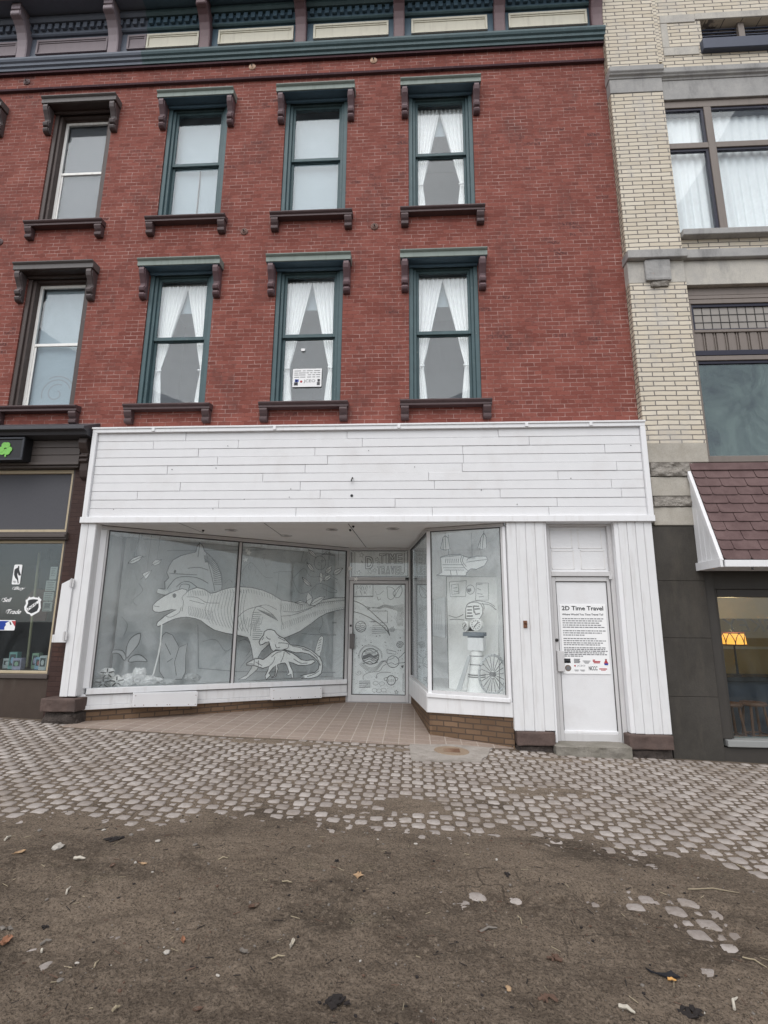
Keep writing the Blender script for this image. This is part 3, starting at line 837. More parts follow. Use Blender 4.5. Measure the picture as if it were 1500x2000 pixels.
# --- small display window, front and return
for F, a, b, nm in ((RF, .0, RF.len, 'front'), (RR, 0.02, RR.len, 'return')):
    f = MB(); Lx = F.len
    f.sbox(F, a, b, -.035, .03, 2.838, ZS - .001, 2.838, ZS - .001, 0)
    f.sbox(F, a - (.03 if nm == 'front' else 0), b, -.055, -.035, 2.865, 2.884, 2.865, 2.884, 0)
    g0, g1 = (.036, 1.07) if nm == 'front' else (.10, Lx - .02)
    f.sbox(F, -.02 if nm == 'front' else a, g0, -.03, .03, .50, 2.838, .50, 2.838, 1 if nm == 'front' else 0)
    f.sbox(F, g1, b, -.03, .03, .50, 2.838, .50, 2.838, 0)
    if nm == 'front': f.sbox(F, 1.10, b + .02, -.05, .05, .50, 2.838, .50, 2.838, 1)
    f.sbox(F, a - (.02 if nm == 'front' else 0), b, -.075 if nm == 'front' else -.05, .03, .50, .55, .50, .55, 1)
    f.sbox(F, g0, g1, -.02, .02, .55, .588, .55, .588, 0)
    w_ = f.build('display_window', [M['alu'], M['white_trim']], brick_b, bevel=.004)
    g = MB(); g.sbox(F, a, b, -.040, -.03, 2.8845, ZS - .0015, 2.8845, ZS - .0015); g.sbox(F, g0, g1, -.032, -.005, 2.826, 2.8375, 2.826, 2.8375)
    for u in (g0 + .0005, g1 - .0115): g.sbox(F, u, u + .011, -.026, -.005, .589, 2.825, .589, 2.825)
    g.build('gasket', M['gasket'], w_)
    p = MB(); p.sbox(F, g0, g1, -.004, .002, .588, 2.838, .588, 2.838); p.build('pane', M['pane_shop'], w_)
    f = MB(); zl = .295
    if nm == 'front': f.sbox(F, -.025, b + .03, -.05, .02, zl, .499, zl + .02, .499)
    else: f.sbox(F, -.02, b - .0, -.048, .02, .25, .499, .29, .499)
    f.build('sill_board', M['white'], brick_b, bevel=.005)
    f = MB()
    if nm == 'front': f.sbox(F, .035, b + .03, -.02, .1, -.12, zl - .001, -.15, zl + .019)
    else: f.sbox(F, 0, b + .03, -.012, .1, -.02, .249, -.12, .289)
    f.build('plinth_wall', M['base_front' if nm == 'front' else 'base_return'], brick_b)
f = MB()
pl = [RR(0.05, .04, 0), RR(RR.len, .05, 0), RF(.06, .05, 0), RF(RF.len, .04, 0), Vector((1.27, 2.6, 0)), Vector((-.0, 2.6, 0))]
n5 = len(pl)
f.add([(p.x, p.y, .52) for p in pl] + [(p.x, p.y, z1) for p in pl], [tuple(range(n5)), tuple(range(2 * n5 - 1, n5 - 1, -1))] + [(i, i + n5, (i + 1) % n5 + n5, (i + 1) % n5) for i in (3, 4)])
f.build('display_box', M['display'], brick_b)

# --- glazed entrance door with transom
YD = 2.45
ED = Frame((0, YD), (1, YD))
f = MB()
f.box(-1.278, -1.215, -.03, .05, .06, 2.888, 0, ED); f.box(-.095, -.03, -.03, .05, .06, 2.888, 0, ED)
f.box(-1.215, -.095, -.03, .05, 2.845, 2.888, 0, ED); f.box(-1.215, -.095, -.028, .05, 2.275, 2.335, 0, ED); f.box(-1.215, -.095, -.03, .05, .06, .098, 0, ED)
df_ = f.build('entrance_frame', M['alu'], brick_b, bevel=.005)
f = MB()
f.box(-1.205, -1.135, -.02, .03, .105, 2.268, 0, ED); f.box(-.155, -.103, -.02, .03, .105, 2.268, 0, ED); f.box(-1.135, -.155, -.02, .03, 2.212, 2.268, 0, ED); f.box(-1.135, -.155, -.02, .03, .105, .225, 0, ED)
dr = f.build('entrance_door', M['alu'], brick_b, bevel=.005)
g = MB()
for a, b, c, d in ((-1.1345, -1.120, .226, 2.211), (-.170, -.1555, .226, 2.211), (-1.12, -.17, 2.197, 2.2115), (-1.12, -.17, .2255, .238)): g.box(a, b, -.012, -.001, c, d, 0, ED)
for a, b in ((-1.2145, -1.2055), (-.1025, -.0955)): g.box(a, b, -.015, .02, .10, 2.27, 0, ED)
g.box(-1.2055, -.1025, -.015, .02, 2.2685, 2.2745, 0, ED); g.build('gasket', M['gasket'], dr)
p = MB(); p.box(-1.135, -.155, .0, .005, .225, 2.212, 0, ED); p.build('pane', M['pane_shop'], dr)
p = MB(); p.box(-1.215, -.095, .0, .005, 2.335, 2.845, 0, ED); p.build('pane', M['pane_shop'], df_)
p = MB(); p.box(-1.18, -1.09, -.055, -.021, 1.03, 1.295, 0, ED); p.build('push_plate', M['brown_grey'], dr, bevel=.006)
p = MB(); p.lathe((-1.165, -.02, 1.44), [(.02, 0), (.02, -.015), (.008, -.02)], 12, 0, ED, 'v'); p.build('lock', M['dark_metal'], dr)
p = MB(); p.box(-.16, -.095, -.06, -.031, 2.285, 2.325, 0, ED); p.build('door_closer', M['black'], df_)
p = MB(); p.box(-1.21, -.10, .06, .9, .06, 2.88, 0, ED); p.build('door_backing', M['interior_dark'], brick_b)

# --- side door
f = MB()
f.box(1.829, 1.892, -.06, .05, .0, 2.888); f.box(2.688, 2.744, -.06, .05, .0, 2.888); f.box(1.892, 2.688, -.06, .05, 2.85, 2.888); f.box(1.892, 2.688, -.058, .05, 2.152, 2.218)
sf_ = f.build('side_door_frame', M['alu'], brick_b, bevel=.005)
f = MB(); f.box(1.893, 2.687, .0, .03, 2.219, 2.849, 0)
tp = f.build('transom_panel', M['white_board'], sf_)
f = MB()
for a, b, c, d in ((1.915, 2.215, 2.545, 2.81), (2.30, 2.62, 2.545, 2.81), (1.92, 2.225, 2.255, 2.515), (2.32, 2.645, 2.255, 2.515)):
    for e0, e1, g0, g1 in ((a, b, c, c + .008), (a, b, d - .008, d), (a, a + .008, c, d), (b - .008, b, c, d)): f.box(e0, e1, -.006, .001, g0, g1)
f.build('panel_moulding', M['soffit'], sf_)
f = MB(); f.box(1.896, 1.948, -.035, .01, .005, 2.146); f.box(2.640, 2.684, -.035, .01, .005, 2.146); f.box(1.948, 2.640, -.035, .01, 2.085, 2.146); f.box(1.948, 2.640, -.035, .01, .005, .118)
sd = f.build('side_door', M['alu'], brick_b, bevel=.005)
g = MB()
for a, b in ((1.8925, 1.8955), (2.6845, 2.6875)): g.box(a, b, -.034, .0, .005, 2.146)
for a, b, c, d in ((1.9485, 1.957, .15, 2.084), (2.631, 2.6395, .15, 2.084), (1.957, 2.631, 2.076, 2.0845)): g.box(a, b, -.020, -.0125, c, d)
g.build('gasket', M['gasket'], sd)
f = MB(); f.box(1.948, 2.640, -.012, .008, .118, 2.085); f.build('door_panel', M['white_board'], sd)
f = MB(); f.box(1.948, 2.640, -.03, -.013, .119, .15); f.build('door_rail', M['white_trim'], sd, bevel=.003)
f = MB(); f.box(1.905, 1.992, -.075, -.036, .895, 1.158); f.box(1.905, 1.992, -.05, -.036, .893, .90); f.build('pull_plate', M['alu'], sd, bevel=.006)
f = MB(); f.lathe((1.918, -.036, 1.298), [(.022, 0), (.022, -.012), (.01, -.018)], 14, 0, FAC, 'v'); f.build('lock', M['dark_metal'], sd)
f = MB(); f.box(2.66, 2.70, -.085, -.06, 2.11, 2.165); f.build('door_stop', M['alu'], sf_, bevel=.003)
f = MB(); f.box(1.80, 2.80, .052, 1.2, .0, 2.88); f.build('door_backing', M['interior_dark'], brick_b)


# --- plinth stones and step
def rough_block(name, x0, x1, y0, y1, z0, z1, mat, parent, amp=.012, seed=0, n=10, nz=5):
    m = MB(); P = []; idx = {}
    bm = bmesh.new(); bmesh.ops.create_cube(bm, size=1)
    bmesh.ops.subdivide_edges(bm, edges=bm.edges[:], cuts=n, use_grid_fill=True)
    for v in bm.verts:
        x = x0 + (v.co.x + .5) * (x1 - x0); y = y0 + (v.co.y + .5) * (y1 - y0); z = z0 + (v.co.z + .5) * (z1 - z0)
        e = max(abs(v.co.x), 0), abs(v.co.z)
        k = amp * (vnoise(x * 9, z * 14 + y * 8, seed) - .5) * 2 + amp * .6 * (vnoise(x * 28, z * 30 + y * 20, seed + 1) - .5)
        edge = (1 if abs(v.co.x) > .49 else 0) + (1 if abs(v.co.y) > .49 else 0) + (1 if abs(v.co.z) > .49 else 0)
        sh = amp * .8 if edge >= 2 else 0
        v.co = (x + (-1 if v.co.x > 0 else 1) * sh + k * .3, y + k + (sh if v.co.y < 0 else 0), z + k * .35 - (sh if v.co.z > 0 else -sh) * .6)
    m.v = [tuple(v.co) for v in bm.verts]; bm.verts.index_update()
    m.f = [tuple(v.index for v in f.verts) for f in bm.faces]; m.m = [0] * len(m.f); bm.free()
    return m.build(name, mat, parent, smooth=False)


rough_block('plinth_stone', 2.69, 3.235, -.24, .1, -.018, .153, M['sandstone'], brick_b, .006, 1)
rough_block('plinth_stone', 1.30, 1.785, -.24, .1, -.0, .163, M['sandstone'], brick_b, .006, 2)
rough_block('plinth_stone', -5.03, -4.535, -.27, .1, .30, .475, M['sandstone'], brick_b, .009, 3)
rough_block('foundation_stone', 2.70, 3.23, -.2, .1, -.2, -.022, M['rubble'], brick_b, .02, 4)
rough_block('foundation_stone', 1.31, 1.79, -.19, .1, -.15, -.006, M['rubble'], brick_b, .02, 5)
rough_block('foundation_stone', -5.01, -4.545, -.22, .1, .05, .295, M['rubble'], brick_b, .03, 6)
rough_block('door_step', 1.76, 2.69, -.33, .0, -.13, .028, M['stepstone'], brick_b, .012, 7, 14)
# ================================================================== BROWN SHOP (left building, ground floor)
m = MB()
m.box(-9.6, -4.85, .0, .3, 3.80, 4.2, 0)
m.build('shop_wall', M['brown'], left_b)
m = MB(); m.box(-5.145, -4.836, .0, .3, .05, 3.80); m.build('brick_pier', M['brown_brick'], left_b)
m = MB()
m.profile([(.0, 4.50), (-.36, 4.325), (-.375, 4.325), (-.375, 4.275), (-.30, 4.26), (-.28, 4.215), (-.12, 4.20), (-.12, 4.20), (.0, 4.20)], -9.6, -4.845)
sc_ = m.build('shop_cornice', M['slate_roof'] if 'slate_roof' in M else M['slate_trim'], left_b, bevel=.004)
m = MB()
for i in range(3): m.box(-9.6, -5.05, -.10, -.001, 3.845 + i * .118, 3.845 + i * .118 + .112)
m.box(-9.6, -5.03, -.13, -.001, 3.80, 3.842); m.box(-9.6, -5.05, -.09, -.001, 3.765, 3.798)
m.build('fascia_siding', M['brown_grey2'], left_b, bevel=.004)
m = MB()
prof = [(0, 4.20), (-.19, 4.20), (-.20, 4.12), (-.16, 4.04), (-.10, 3.97), (-.135, 3.95), (-.14, 3.92), (-.10, 3.90), (-.135, 3.88), (-.14, 3.85), (-.10, 3.83), (-.09, 3.72), (-.06, 3.62), (0, 3.58)]
m.profile(prof, -5.03, -4.90); m.build('cornice_bracket', M['brown'], left_b, bevel=.008)
m = MB()   # window frames
m.box(-9.6, -5.17, .02, .09, 3.705, 3.76, 0); m.box(-9.6, -5.17, .02, .09, 2.79, 2.833, 0); m.box(-5.212, -5.17, .02, .09, 2.833, 3.705, 0)
uf = m.build('transom_window', M['beige_frame'], left_b, bevel=.005)
m = MB(); m.box(-9.6, -5.212, .06, .075, 2.833, 3.705); m.build('covered_panel', M['grey_fabric'], uf)
m = MB(); m.box(-9.6, -5.12, -.06, .1, 2.672, 2.785, 0); m.box(-9.6, -5.12, -.09, -.06, 2.70, 2.745, 0); m.build('window_ledge', M['brown_grey2'], left_b, bevel=.006)
m = MB(); m.box(-9.6, -5.172, .02, .09, 2.628, 2.668, 0); m.box(-9.6, -5.172, .02, .09, .762, .80, 0); m.box(-5.21, -5.172, .02, .09, .80, 2.628, 0)
lf = m.build('shop_window', M['beige_frame'], left_b, bevel=.005)
m = MB(); m.box(-9.6, -5.21, .05, .056, .80, 2.628); m.build('pane', M['pane_dark'], lf)
m = MB(); m.box(-9.6, -5.145, -.03, .1, .70, .759, 0); m.build('window_sill', M['brown_grey2'], left_b, bevel=.006)
m = MB(); m.box(-9.6, -5.146, .0, .3, -.1, .698, 0); m.build('stall_riser', M['brown_stucco'], left_b)
m = MB(); m.box(-5.17, -5.0, .002, .29, .698, 3.76, 0); m.build('window_jamb', M['brown'], left_b)
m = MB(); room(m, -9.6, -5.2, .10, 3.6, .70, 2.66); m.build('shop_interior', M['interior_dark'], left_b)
m = MB(); m.box(-9.6, -5.21, .10, .75, .70, .80); m.build('display_shelf', M['brown'], left_b)

# shamrock sign box
m = MB(); m.box(-8.3, -5.80, -.27, -.105, 3.83, 4.185, 0)
m.box(-8.3, -5.80, -.29, -.27, 4.155, 4.187, 1); m.box(-8.3, -5.80, -.29, -.27, 3.828, 3.858, 1); m.box(-5.832, -5.798, -.29, -.27, 3.858, 4.155, 1)
sg = m.build('shop_sign', [M['black'], M['frame_dark']], None, bevel=.004, label='black framed sign box with green shamrock over the brown shop window', cat='sign')
m = MB()
cxs, czs = -6.085, 4.005
for a in (90, 210, 330):
    px, pz = cxs + .058 * math.cos(R(a)), czs + .058 * math.sin(R(a))
    for s in (-1, 1):
        m.prism(FAC, circle(px + s * .022 * math.sin(R(a)), pz - s * .022 * math.cos(R(a)), .045, n=16), -.281 - .001 * (s + 1), -.271)
m.prism(FAC, [(cxs - .012, czs), (cxs + .012, czs), (cxs + .03, czs - .12), (cxs + .008, czs - .125)], -.280, -.271)
m.build('shamrock', M['shamrock'], sg)

# stickers on the brown shop window (on the glass)
GF = Frame((0, .046), (1, .046))
def sticker(mb, mats, label):
    return mb.build('sticker', mats, None, label=label, cat='sticker')
def rrect(u0, u1, w0, w1, r, n=5):
    out = []
    for cu, cw, a in ((u1 - r, w1 - r, 0), (u0 + r, w1 - r, 90), (u0 + r, w0 + r, 180), (u1 - r, w0 + r, 270)):
        out += [(cu + r * math.cos(R(a + 90 * k / n)), cw + r * math.sin(R(a + 90 * k / n))) for k in range(n + 1)]
    return out
CL = lambda pts: [(x / 8.0, 1080 + y / 8.0) for x, y in pts]
def T(pts, v=0): return trace(GF, v, CL(pts))
m = MB(); a = T([(186, 492), (320, 492), (345, 182), (215, 182)]); u0 = min(p[0] for p in a) ; u1 = max(p[0] for p in a); w0 = min(p[1] for p in a); w1 = max(p[1] for p in a)
m.prism(GF, rrect(u0 + .012, u1 - .012, w0, w1, .018), -.001, 0, 0)
m.prism(GF, T([(282, 205), (300, 200), (305, 225), (300, 255), (312, 300), (328, 340), (318, 355), (295, 350), (285, 335), (282, 300), (270, 340), (285, 400), (292, 470), (280, 480), (268, 420), (240, 390), (222, 340), (225, 290), (232, 255), (262, 238), (285, 225)]), -.003, -.0012, 1)
q = T([(205, 465), (258, 432)]); m.text('NBA', GF, q[0][0], q[0][1], .03, -.003, q[1][0] - q[0][0], 1)
sticker(m, [M['paper'], M['ink']], 'tall white sticker with dark basketball player outline on the brown shop window')
for body, pts, sh, lb in (('Buy', [(210, 590), (395, 530)], .45, 'white script sticker reading Buy on the brown shop window'), ('Sell', [(42, 765), (185, 700)], .45, 'white script sticker reading Sell on the brown shop window'), ('Trade', [(108, 952), (332, 885)], .45, 'white script sticker reading Trade on the brown shop window')):
    m = MB(); q = T(pts); m.text(body, GF, q[0][0], q[0][1], q[1][1] - q[0][1], -.001, q[1][0] - q[0][0], 0, sh)
    m.text(body, GF, q[0][0] + .005, q[0][1] + .002, q[1][1] - q[0][1], -.0008, q[1][0] - q[0][0], 0, sh)
    m.strip(GF, [(q[0][0] - .02, q[0][1] + .02), (q[0][0] - .01, q[0][1] + .05), (q[0][0] + .02, q[0][1] + .055)], .006, -.001)
    sticker(m, [M['paper']], lb)
m = MB()
outer = [(512, 688), (530, 680), (545, 695), (590, 700), (605, 680), (618, 700), (650, 735), (632, 760), (638, 860), (610, 920), (540, 960), (487, 990), (470, 960), (420, 945), (382, 890), (380, 840), (408, 790), (400, 735), (425, 725), (445, 700), (460, 680), (475, 695)]
inner = [(590, 728), (605, 770), (605, 850), (580, 905), (530, 930), (487, 945), (440, 920), (415, 880), (420, 840), (440, 790), (440, 745), (475, 728), (530, 722)]
m.prism(GF, T(outer), -.001, 0, 0); m.prism(GF, T(inner), -.0024, -.0012, 1)
m.prism(GF, T([(418, 868), (600, 742), (606, 785), (440, 905)]), -.0038, -.0026, 0)
q = T([(445, 885), (580, 800)]); ang = math.atan2(q[1][1] - q[0][1] - .01, q[1][0] - q[0][0])
m.text('NHL', GF, q[0][0] + .004, q[0][1] - .008, .042, -.0045, .165, 1, .2, rot=.62)
sticker(m, [M['paper'], M['ink']], 'white shield shaped sticker with slanting letters on the brown shop window')
m = MB(); q = T([(-110, 1208), (250, 1050)])
m.prism(GF, rrect(q[0][0], q[1][0], q[0][1], q[1][1], .02), -.001, 0, 0)
m.prism(GF, T([(-100, 1200), (-100, 1062), (150, 1062), (118, 1080), (85, 1100), (95, 1125), (70, 1155), (68, 1200)]), -.0024, -.0012, 1)
m.prism(GF, T([(182, 1062), (248, 1062), (236, 1150), (228, 1140)]), -.0024, -.0012, 2)
m.prism(GF, T([(150, 1075), (165, 1075), (182, 1120), (160, 1125)]), -.0024, -.0012, 3)
sticker(m, [M['paper'], M['logo_blue'], M['logo_red'], M['ink']], 'blue and red sticker with white batter outline on the brown shop window')

# things behind that window
def pix_box(name, px0, py1, px1, py0, y, depth, mat, label, cat, group=None):
    a = on_plane(FAC, y, px0, py1); b = on_plane(FAC, y, px1, py0)
    m = MB(); m.box(a[0], b[0], y, y + depth, a[1], b[1]); return m, a, b
m = MB(); p = on_plane(FAC, .6, 76, 1086); q = on_plane(FAC, .6, 54, 1292)
m.tube([(q[0], .6, .80), (p[0], .6, p[1] + .06)], .018, 8)
m.build('pole', M['bamboo'], None, label='thin tan pole standing inside the brown shop window', cat='pole')
for k, (x0, y0, x1, y1, lb) in enumerate(((96, 1107, 113, 1132, 'upper blank grey notice inside the right edge of the brown shop window'), (88, 1134, 110, 1154, 'middle printed grey notice inside the right edge of the brown shop window'), (84, 1156, 106, 1173, 'short printed notice below the middle one in the brown shop window'), (82, 1175, 103, 1194, 'lowest notice with a dark picture in the brown shop window'))):
    a = on_plane(FAC, .09, x0, y1); b = on_plane(FAC, .09, x1, y0)
    m = MB(); m.box(a[0], b[0], .088, .091, a[1], b[1], 0)
    for r in range(5): m.box(a[0] + .02, b[0] - .02 - .01 * (r % 3), .0865, .0879, b[1] - .03 - r * .026, b[1] - .022 - r * .026, 1)
    if k == 3: m.box(a[0] + .03, b[0] - .03, .085, .0865, a[1] + .05, b[1] - .02, 1)
    m.build('notice', [M['grey_paper'], M['ink_soft']], None, label=lb, cat='notice')
for x, z, w_, c_, num, lb in ((-5.62, 2.05, .42, 'jersey_navy', '13', 'dark hanging jersey with pale number 13 at the back of the brown shop window'), (-6.12, 1.75, .42, 'jersey_wine', '', 'dull wine coloured hanging jersey deeper in the brown shop window'), (-6.05, 2.25, .40, 'jersey_navy', '', 'dark hanging jersey high at the left of the brown shop window')):
    yj = .95; h = w_ * 1.25
    m = MB(); m.prism(FAC, [(x - w_ * .32, z - h / 2), (x + w_ * .32, z - h / 2), (x + w_ * .33, z + h * .18), (x + w_ * .52, z + h * .02), (x + w_ * .62, z + h * .16), (x + w_ * .36, z + h * .46), (x + w_ * .12, z + h * .5), (x, z + h * .44), (x - w_ * .12, z + h * .5), (x - w_ * .36, z + h * .46), (x - w_ * .62, z + h * .16), (x - w_ * .52, z + h * .02), (x - w_ * .33, z + h * .18)], yj, yj + .03)
    o = m.build('jersey', M[c_], None, bevel=.006, label=lb, cat='jersey')
    if num: k = MB(); k.text(num, FAC, x - w_ * .2, z - h * .12, h * .36, yj - .003, w_ * .42, bold=.02); k.build('number', M['grey_paper'], o)
    k = MB(); k.tube([(x, yj + .015, z + h * .44), (x, yj + .015, 2.655)], .006, 5); k.build('hanger', M['dark_metal'], o)
cols = ['box_white', 'box_blue', 'box_green', 'box_lilac', 'box_teal', 'box_white', 'box_red', 'box_lilac', 'box_green', 'box_blue', 'box_white', 'box_teal']
names = ['white', 'pale blue', 'green', 'lilac', 'teal', 'white', 'red', 'lilac', 'green', 'pale blue', 'white', 'teal']
xs = -5.30
for k in range(12):
    w = [.11, .12, .10, .13, .12, .15, .12, .11, .13, .12, .14, .12][k]; h = [.20, .17, .22, .16, .24, .14, .2, .17, .22, .15, .2, .18][k]
    yy = .14 + .1 * (k % 3)
    m = MB(); m.box(xs - w, xs, yy, yy + .09, .80, .80 + h, 0)
    m.box(xs - w + .015, xs - .015, yy - .003, yy, .80 + .05, .80 + h - .03, 1)
    m.prism(FAC, circle(xs - w / 2, .80 + h * .52, w * .22, h * .2, 10), yy - .006, yy - .003, 2)
    o = m.build('toy_box', [M[cols[k]], M['ink_soft'], M[cols[(k + 5) % 12]]], None, bevel=.003, label='%s %s toy box, number %s from the pier along the shop window shelf' % (['short', 'tall'][h > .18], names[k], ['one', 'two', 'three', 'four', 'five', 'six', 'seven', 'eight', 'nine', 'ten', 'eleven', 'twelve'][k]), cat='toy box', group='toy boxes on the brown shop window shelf')
    xs -= w + [.012, .03, .008, .02][k % 4]

# ================================================================== CREAM BUILDING
XE = 8.6
m = MB()
m.box(3.295, 4.13, -.13, .3, 4.03, 6.58, 0); m.box(3.295, 4.13, -.13, .3, 7.10, 10.11, 0); m.box(3.295, 4.13, -.13, .3, 10.58, 14.0, 0)
m.build('pier', M['cream_brick'], cream_b)
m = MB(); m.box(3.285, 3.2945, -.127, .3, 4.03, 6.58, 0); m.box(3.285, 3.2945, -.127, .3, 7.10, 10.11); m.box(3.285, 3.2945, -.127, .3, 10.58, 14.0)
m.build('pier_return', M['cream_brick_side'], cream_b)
m = MB()
wall_holes(m, 4.13, XE, 10.57, 14.0, -.08, .3, [(4.915, 7.6, 11.13, 11.615)])
m.box(4.13, XE, -.08, .22, 7.12, 7.345)
m.box(XE, XE + .8, -.13, .3, 4.0, 14.0)
m.box(4.13, 4.20, -.105, -.08, 10.75, 14.0)
m.build('wall', M['cream_brick'], cream_b)
m = MB()   # stone courses
m.profile([(.2, 10.39), (-.15, 10.39), (-.155, 10.42), (-.19, 10.44), (-.19, 10.455), (-.215, 10.48), (-.215, 10.575), (.2, 10.575)], 3.275, 4.15)
m.profile([(.2, 10.37), (-.10, 10.37), (-.105, 10.40), (-.14, 10.42), (-.14, 10.435), (-.165, 10.46), (-.165, 10.56), (.2, 10.565)], 4.151, XE)
m.box(3.285, 4.135, -.14, .2, 10.115, 10.388); m.box(4.136, XE, -.09, .2, 9.99, 10.368)
m.build('belt_course', M['limestone_dark'], cream_b, bevel=.006)
m = MB()
m.box(3.27, 4.15, -.225, .2, 6.955, 7.095); m.box(4.151, XE, -.17, .2, 6.965, 7.115)
m.box(4.14, XE, -.20, .2, 7.348, 7.452)
m.build('belt_course', M['limestone_dark'], cream_b, bevel=.008)
m = MB(); m.box(3.285, 4.125, -.135, .2, 6.582, 6.954); m.box(4.135, XE, -.10, .2, 6.55, 6.962)
m.build('stone_band', M['limestone'], cream_b, bevel=.006)
rough_block('capital_stone', 3.525, 3.905, -.185, .0, 6.60, 6.952, M['limestone_dark'], cream_b, .008, 11)
rough_block('capital_stone', 3.60, 3.86, -.165, .0, 6.50, 6.60, M['rockface'], cream_b, .018, 12)
m = MB()
m.box(4.25, 4.36, -.092, .0, 11.065, 11.575); m.box(4.25, 4.83, -.095, .0, 11.58, 11.75); m.box(4.25, 4.83, -.095, .0, 10.89, 11.06); m.box(4.831, XE, -.098, .0, 11.62, 11.755)
m.build('stone_surround', M['limestone'], cream_b, bevel=.006)
# louvre
m = MB(); m.box(4.86, XE - .6, -.17, .0, 10.905, 11.125); lv = m.build('louvre', M['blue_grey'], cream_b, bevel=.008)
m = MB()
for i in range(7): m.sbox(FAC, 4.92, 7.6, .03, .05, 11.14 + i * .068, 11.155 + i * .068, 11.14 + i * .068, 11.155 + i * .068)
m.box(4.917, 7.6, .16, .17, 11.13, 11.61); m.build('slat', M['blue_grey'], lv)
m = MB(); m.box(5.57, 5.67, -.02, .1, 11.128, 11.615); m.build('mullion', M['tan_frame'], lv, bevel=.004)

def cream_window(z0, z1, tr0, tr1, name, pane_m, curtain_):
    y0, y1 = -.055, .02
    m = MB()
    m.box(4.131, 4.172, y0, y1, z0, z1); m.box(4.172, XE, y0, y1, z1 - .13, z1)
    for x in (4.79, 6.55): m.box(x, x + .115, y0 - .003, y1, z0, z1 - .13)
    for a, b in ((4.172, 4.79), (4.905, 6.55), (6.665, XE)): m.box(a, b, y0, y1, tr0, tr1)
    w = m.build(name, M['tan_frame'], cream_b, bevel=.005)
    d = MB()
    for a, b in ((4.172, 4.79), (4.905, 6.55), (6.665, XE - .2)):
        for c, e in ((z0, tr0), (tr1, z1 - .13)):
            d.box(a, b, y0 + .02, y1 - .004, e - .045, e); d.box(b - .045, b, y0 + .02, y1 - .004, c, e - .045); d.box(a, a + .014, y0 + .02, y1 - .004, c, e - .045)
            p = MB(); p.box(a + .014, b - .045, -.012, -.007, c, e - .045); p.build('pane', pane_m, w)
    d.build('inner_bead', M['navy'], w, bevel=.003)
    return w
cream_window(7.455, 9.988, 9.06, 9.165, 'window', M['pane'], True)
m = MB(); room(m, 4.14, XE, .05, 1.6, 7.3, 10.1); m.build('interior', M['interior'], cream_b)
def sheer(x0, x1, z0, z1, y, label, seed):
    m = MB(); nu = int((x1 - x0) * 120); V = []; nv = 14
    for j in range(nv + 1):
        t = j / nv
        for i in range(nu + 1):
            x = x0 + (x1 - x0) * i / nu
            f_ = .022 * math.sin(x * 46 + 2.5 * vnoise(x * 3, t * .6, seed)) + .02 * (vnoise(x * 9, t * .8 + seed, seed) - .5)
            V.append((x + .01 * (vnoise(x * 5, t * 2, seed + 3) - .5), y + f_ * (.35 + .65 * t), z1 + (z0 - z1) * t))
    m.add(V, [(j * (nu + 1) + i, j * (nu + 1) + i + 1, (j + 1) * (nu + 1) + i + 1, (j + 1) * (nu + 1) + i) for j in range(nv) for i in range(nu)])
    o = m.build('curtain', M['sheer'], None, smooth=True, label=label, cat='curtain')
    so = o.modifiers.new('thickness', 'SOLIDIFY'); so.thickness = .003
sheer(4.18, 4.80, 7.47, 9.82, .10, 'pleated white curtain behind the narrow left pane of the cream building window', 3)
sheer(4.85, XE - .3, 7.47, 9.80, .10, 'wide pleated white curtain behind the broad panes of the cream building', 8)

# middle window: leaded transom, corrugated panel, large pane
m = MB()
m.box(4.131, 4.165, -.05, .06, 3.86, 6.545); m.box(4.165, XE, -.05, .06, 6.34, 6.40); m.box(4.165, XE, -.02, .06, 6.42, 6.545); m.box(4.165, XE, -.05, .06, 6.262, 6.335)
m.box(4.165, 4.205, -.05, .06, 5.40, 6.262); m.box(4.205, XE, -.052, .06, 5.785, 5.83)
m.box(4.165, 4.205, -.05, .06, 3.86, 5.33); m.box(4.165, XE, -.052, .06, 5.33, 5.405); m.box(4.131, XE, -.06, .06, 3.765, 3.858)
mw = m.build('shop_window', M['tan_frame'], cream_b, bevel=.005)
m = MB(); m.box(4.205, XE, -.03, .05, 6.215, 6.262); m.box(4.205, 4.24, -.03, .05, 5.83, 6.215); m.box(4.24, XE, -.03, .05, 5.83, 5.856)
m.box(4.165, XE, -.058, .05, 5.408, 5.488); m.box(4.205, XE, -.03, .05, 5.285, 5.33); m.build('inner_bead', M['navy'], mw, bevel=.003)
m = MB(); m.box(4.24, XE, -.005, .0, 5.856, 6.215); m.build('pane', M['leaded_pane'], mw)
m = MB(); x = 4.24
while x < 7: m.box(x, x + .008, -.012, -.005, 5.856, 6.215); x += .128
for z in (5.965, 6.09): m.box(4.24, 7.5, -.0125, -.0055, z, z + .008)
m.build('leading', M['dark_metal'], mw)
m = MB(); x = 4.206
while x < 7.4:
    m.box(x, x + .10, -.035, .0, 5.489, 5.784); m.box(x + .10, x + .125, -.02, .0, 5.489, 5.784); m.box(x + .125, x + .14, -.035, .0, 5.489, 5.784); x += .16
m.box(4.166, 7.5, -.012, .05, 5.4885, 5.7845)
m.build('ribbed_panel', M['tan_frame'], mw, bevel=.003)
m = MB(); m.box(4.205, XE, -.008, -.002, 3.86, 5.285); m.build('pane', M['pane_green'], mw)
m = MB(); room(m, 4.14, XE, .065, 1.8, 3.75, 6.52); m.build('interior', M['interior_green'], cream_b)
m = MB()
for a, b, c, d, y in ((4.42, 4.60, 3.86, 4.42, .5), (4.75, 5.2, 3.86, 4.5, .6), (4.7, 4.95, 4.6, 5.2, 1.2)): m.box(a, b, y, y + .2, c, d)
m.build('stored_panel', M['interior_dark'], cream_b)

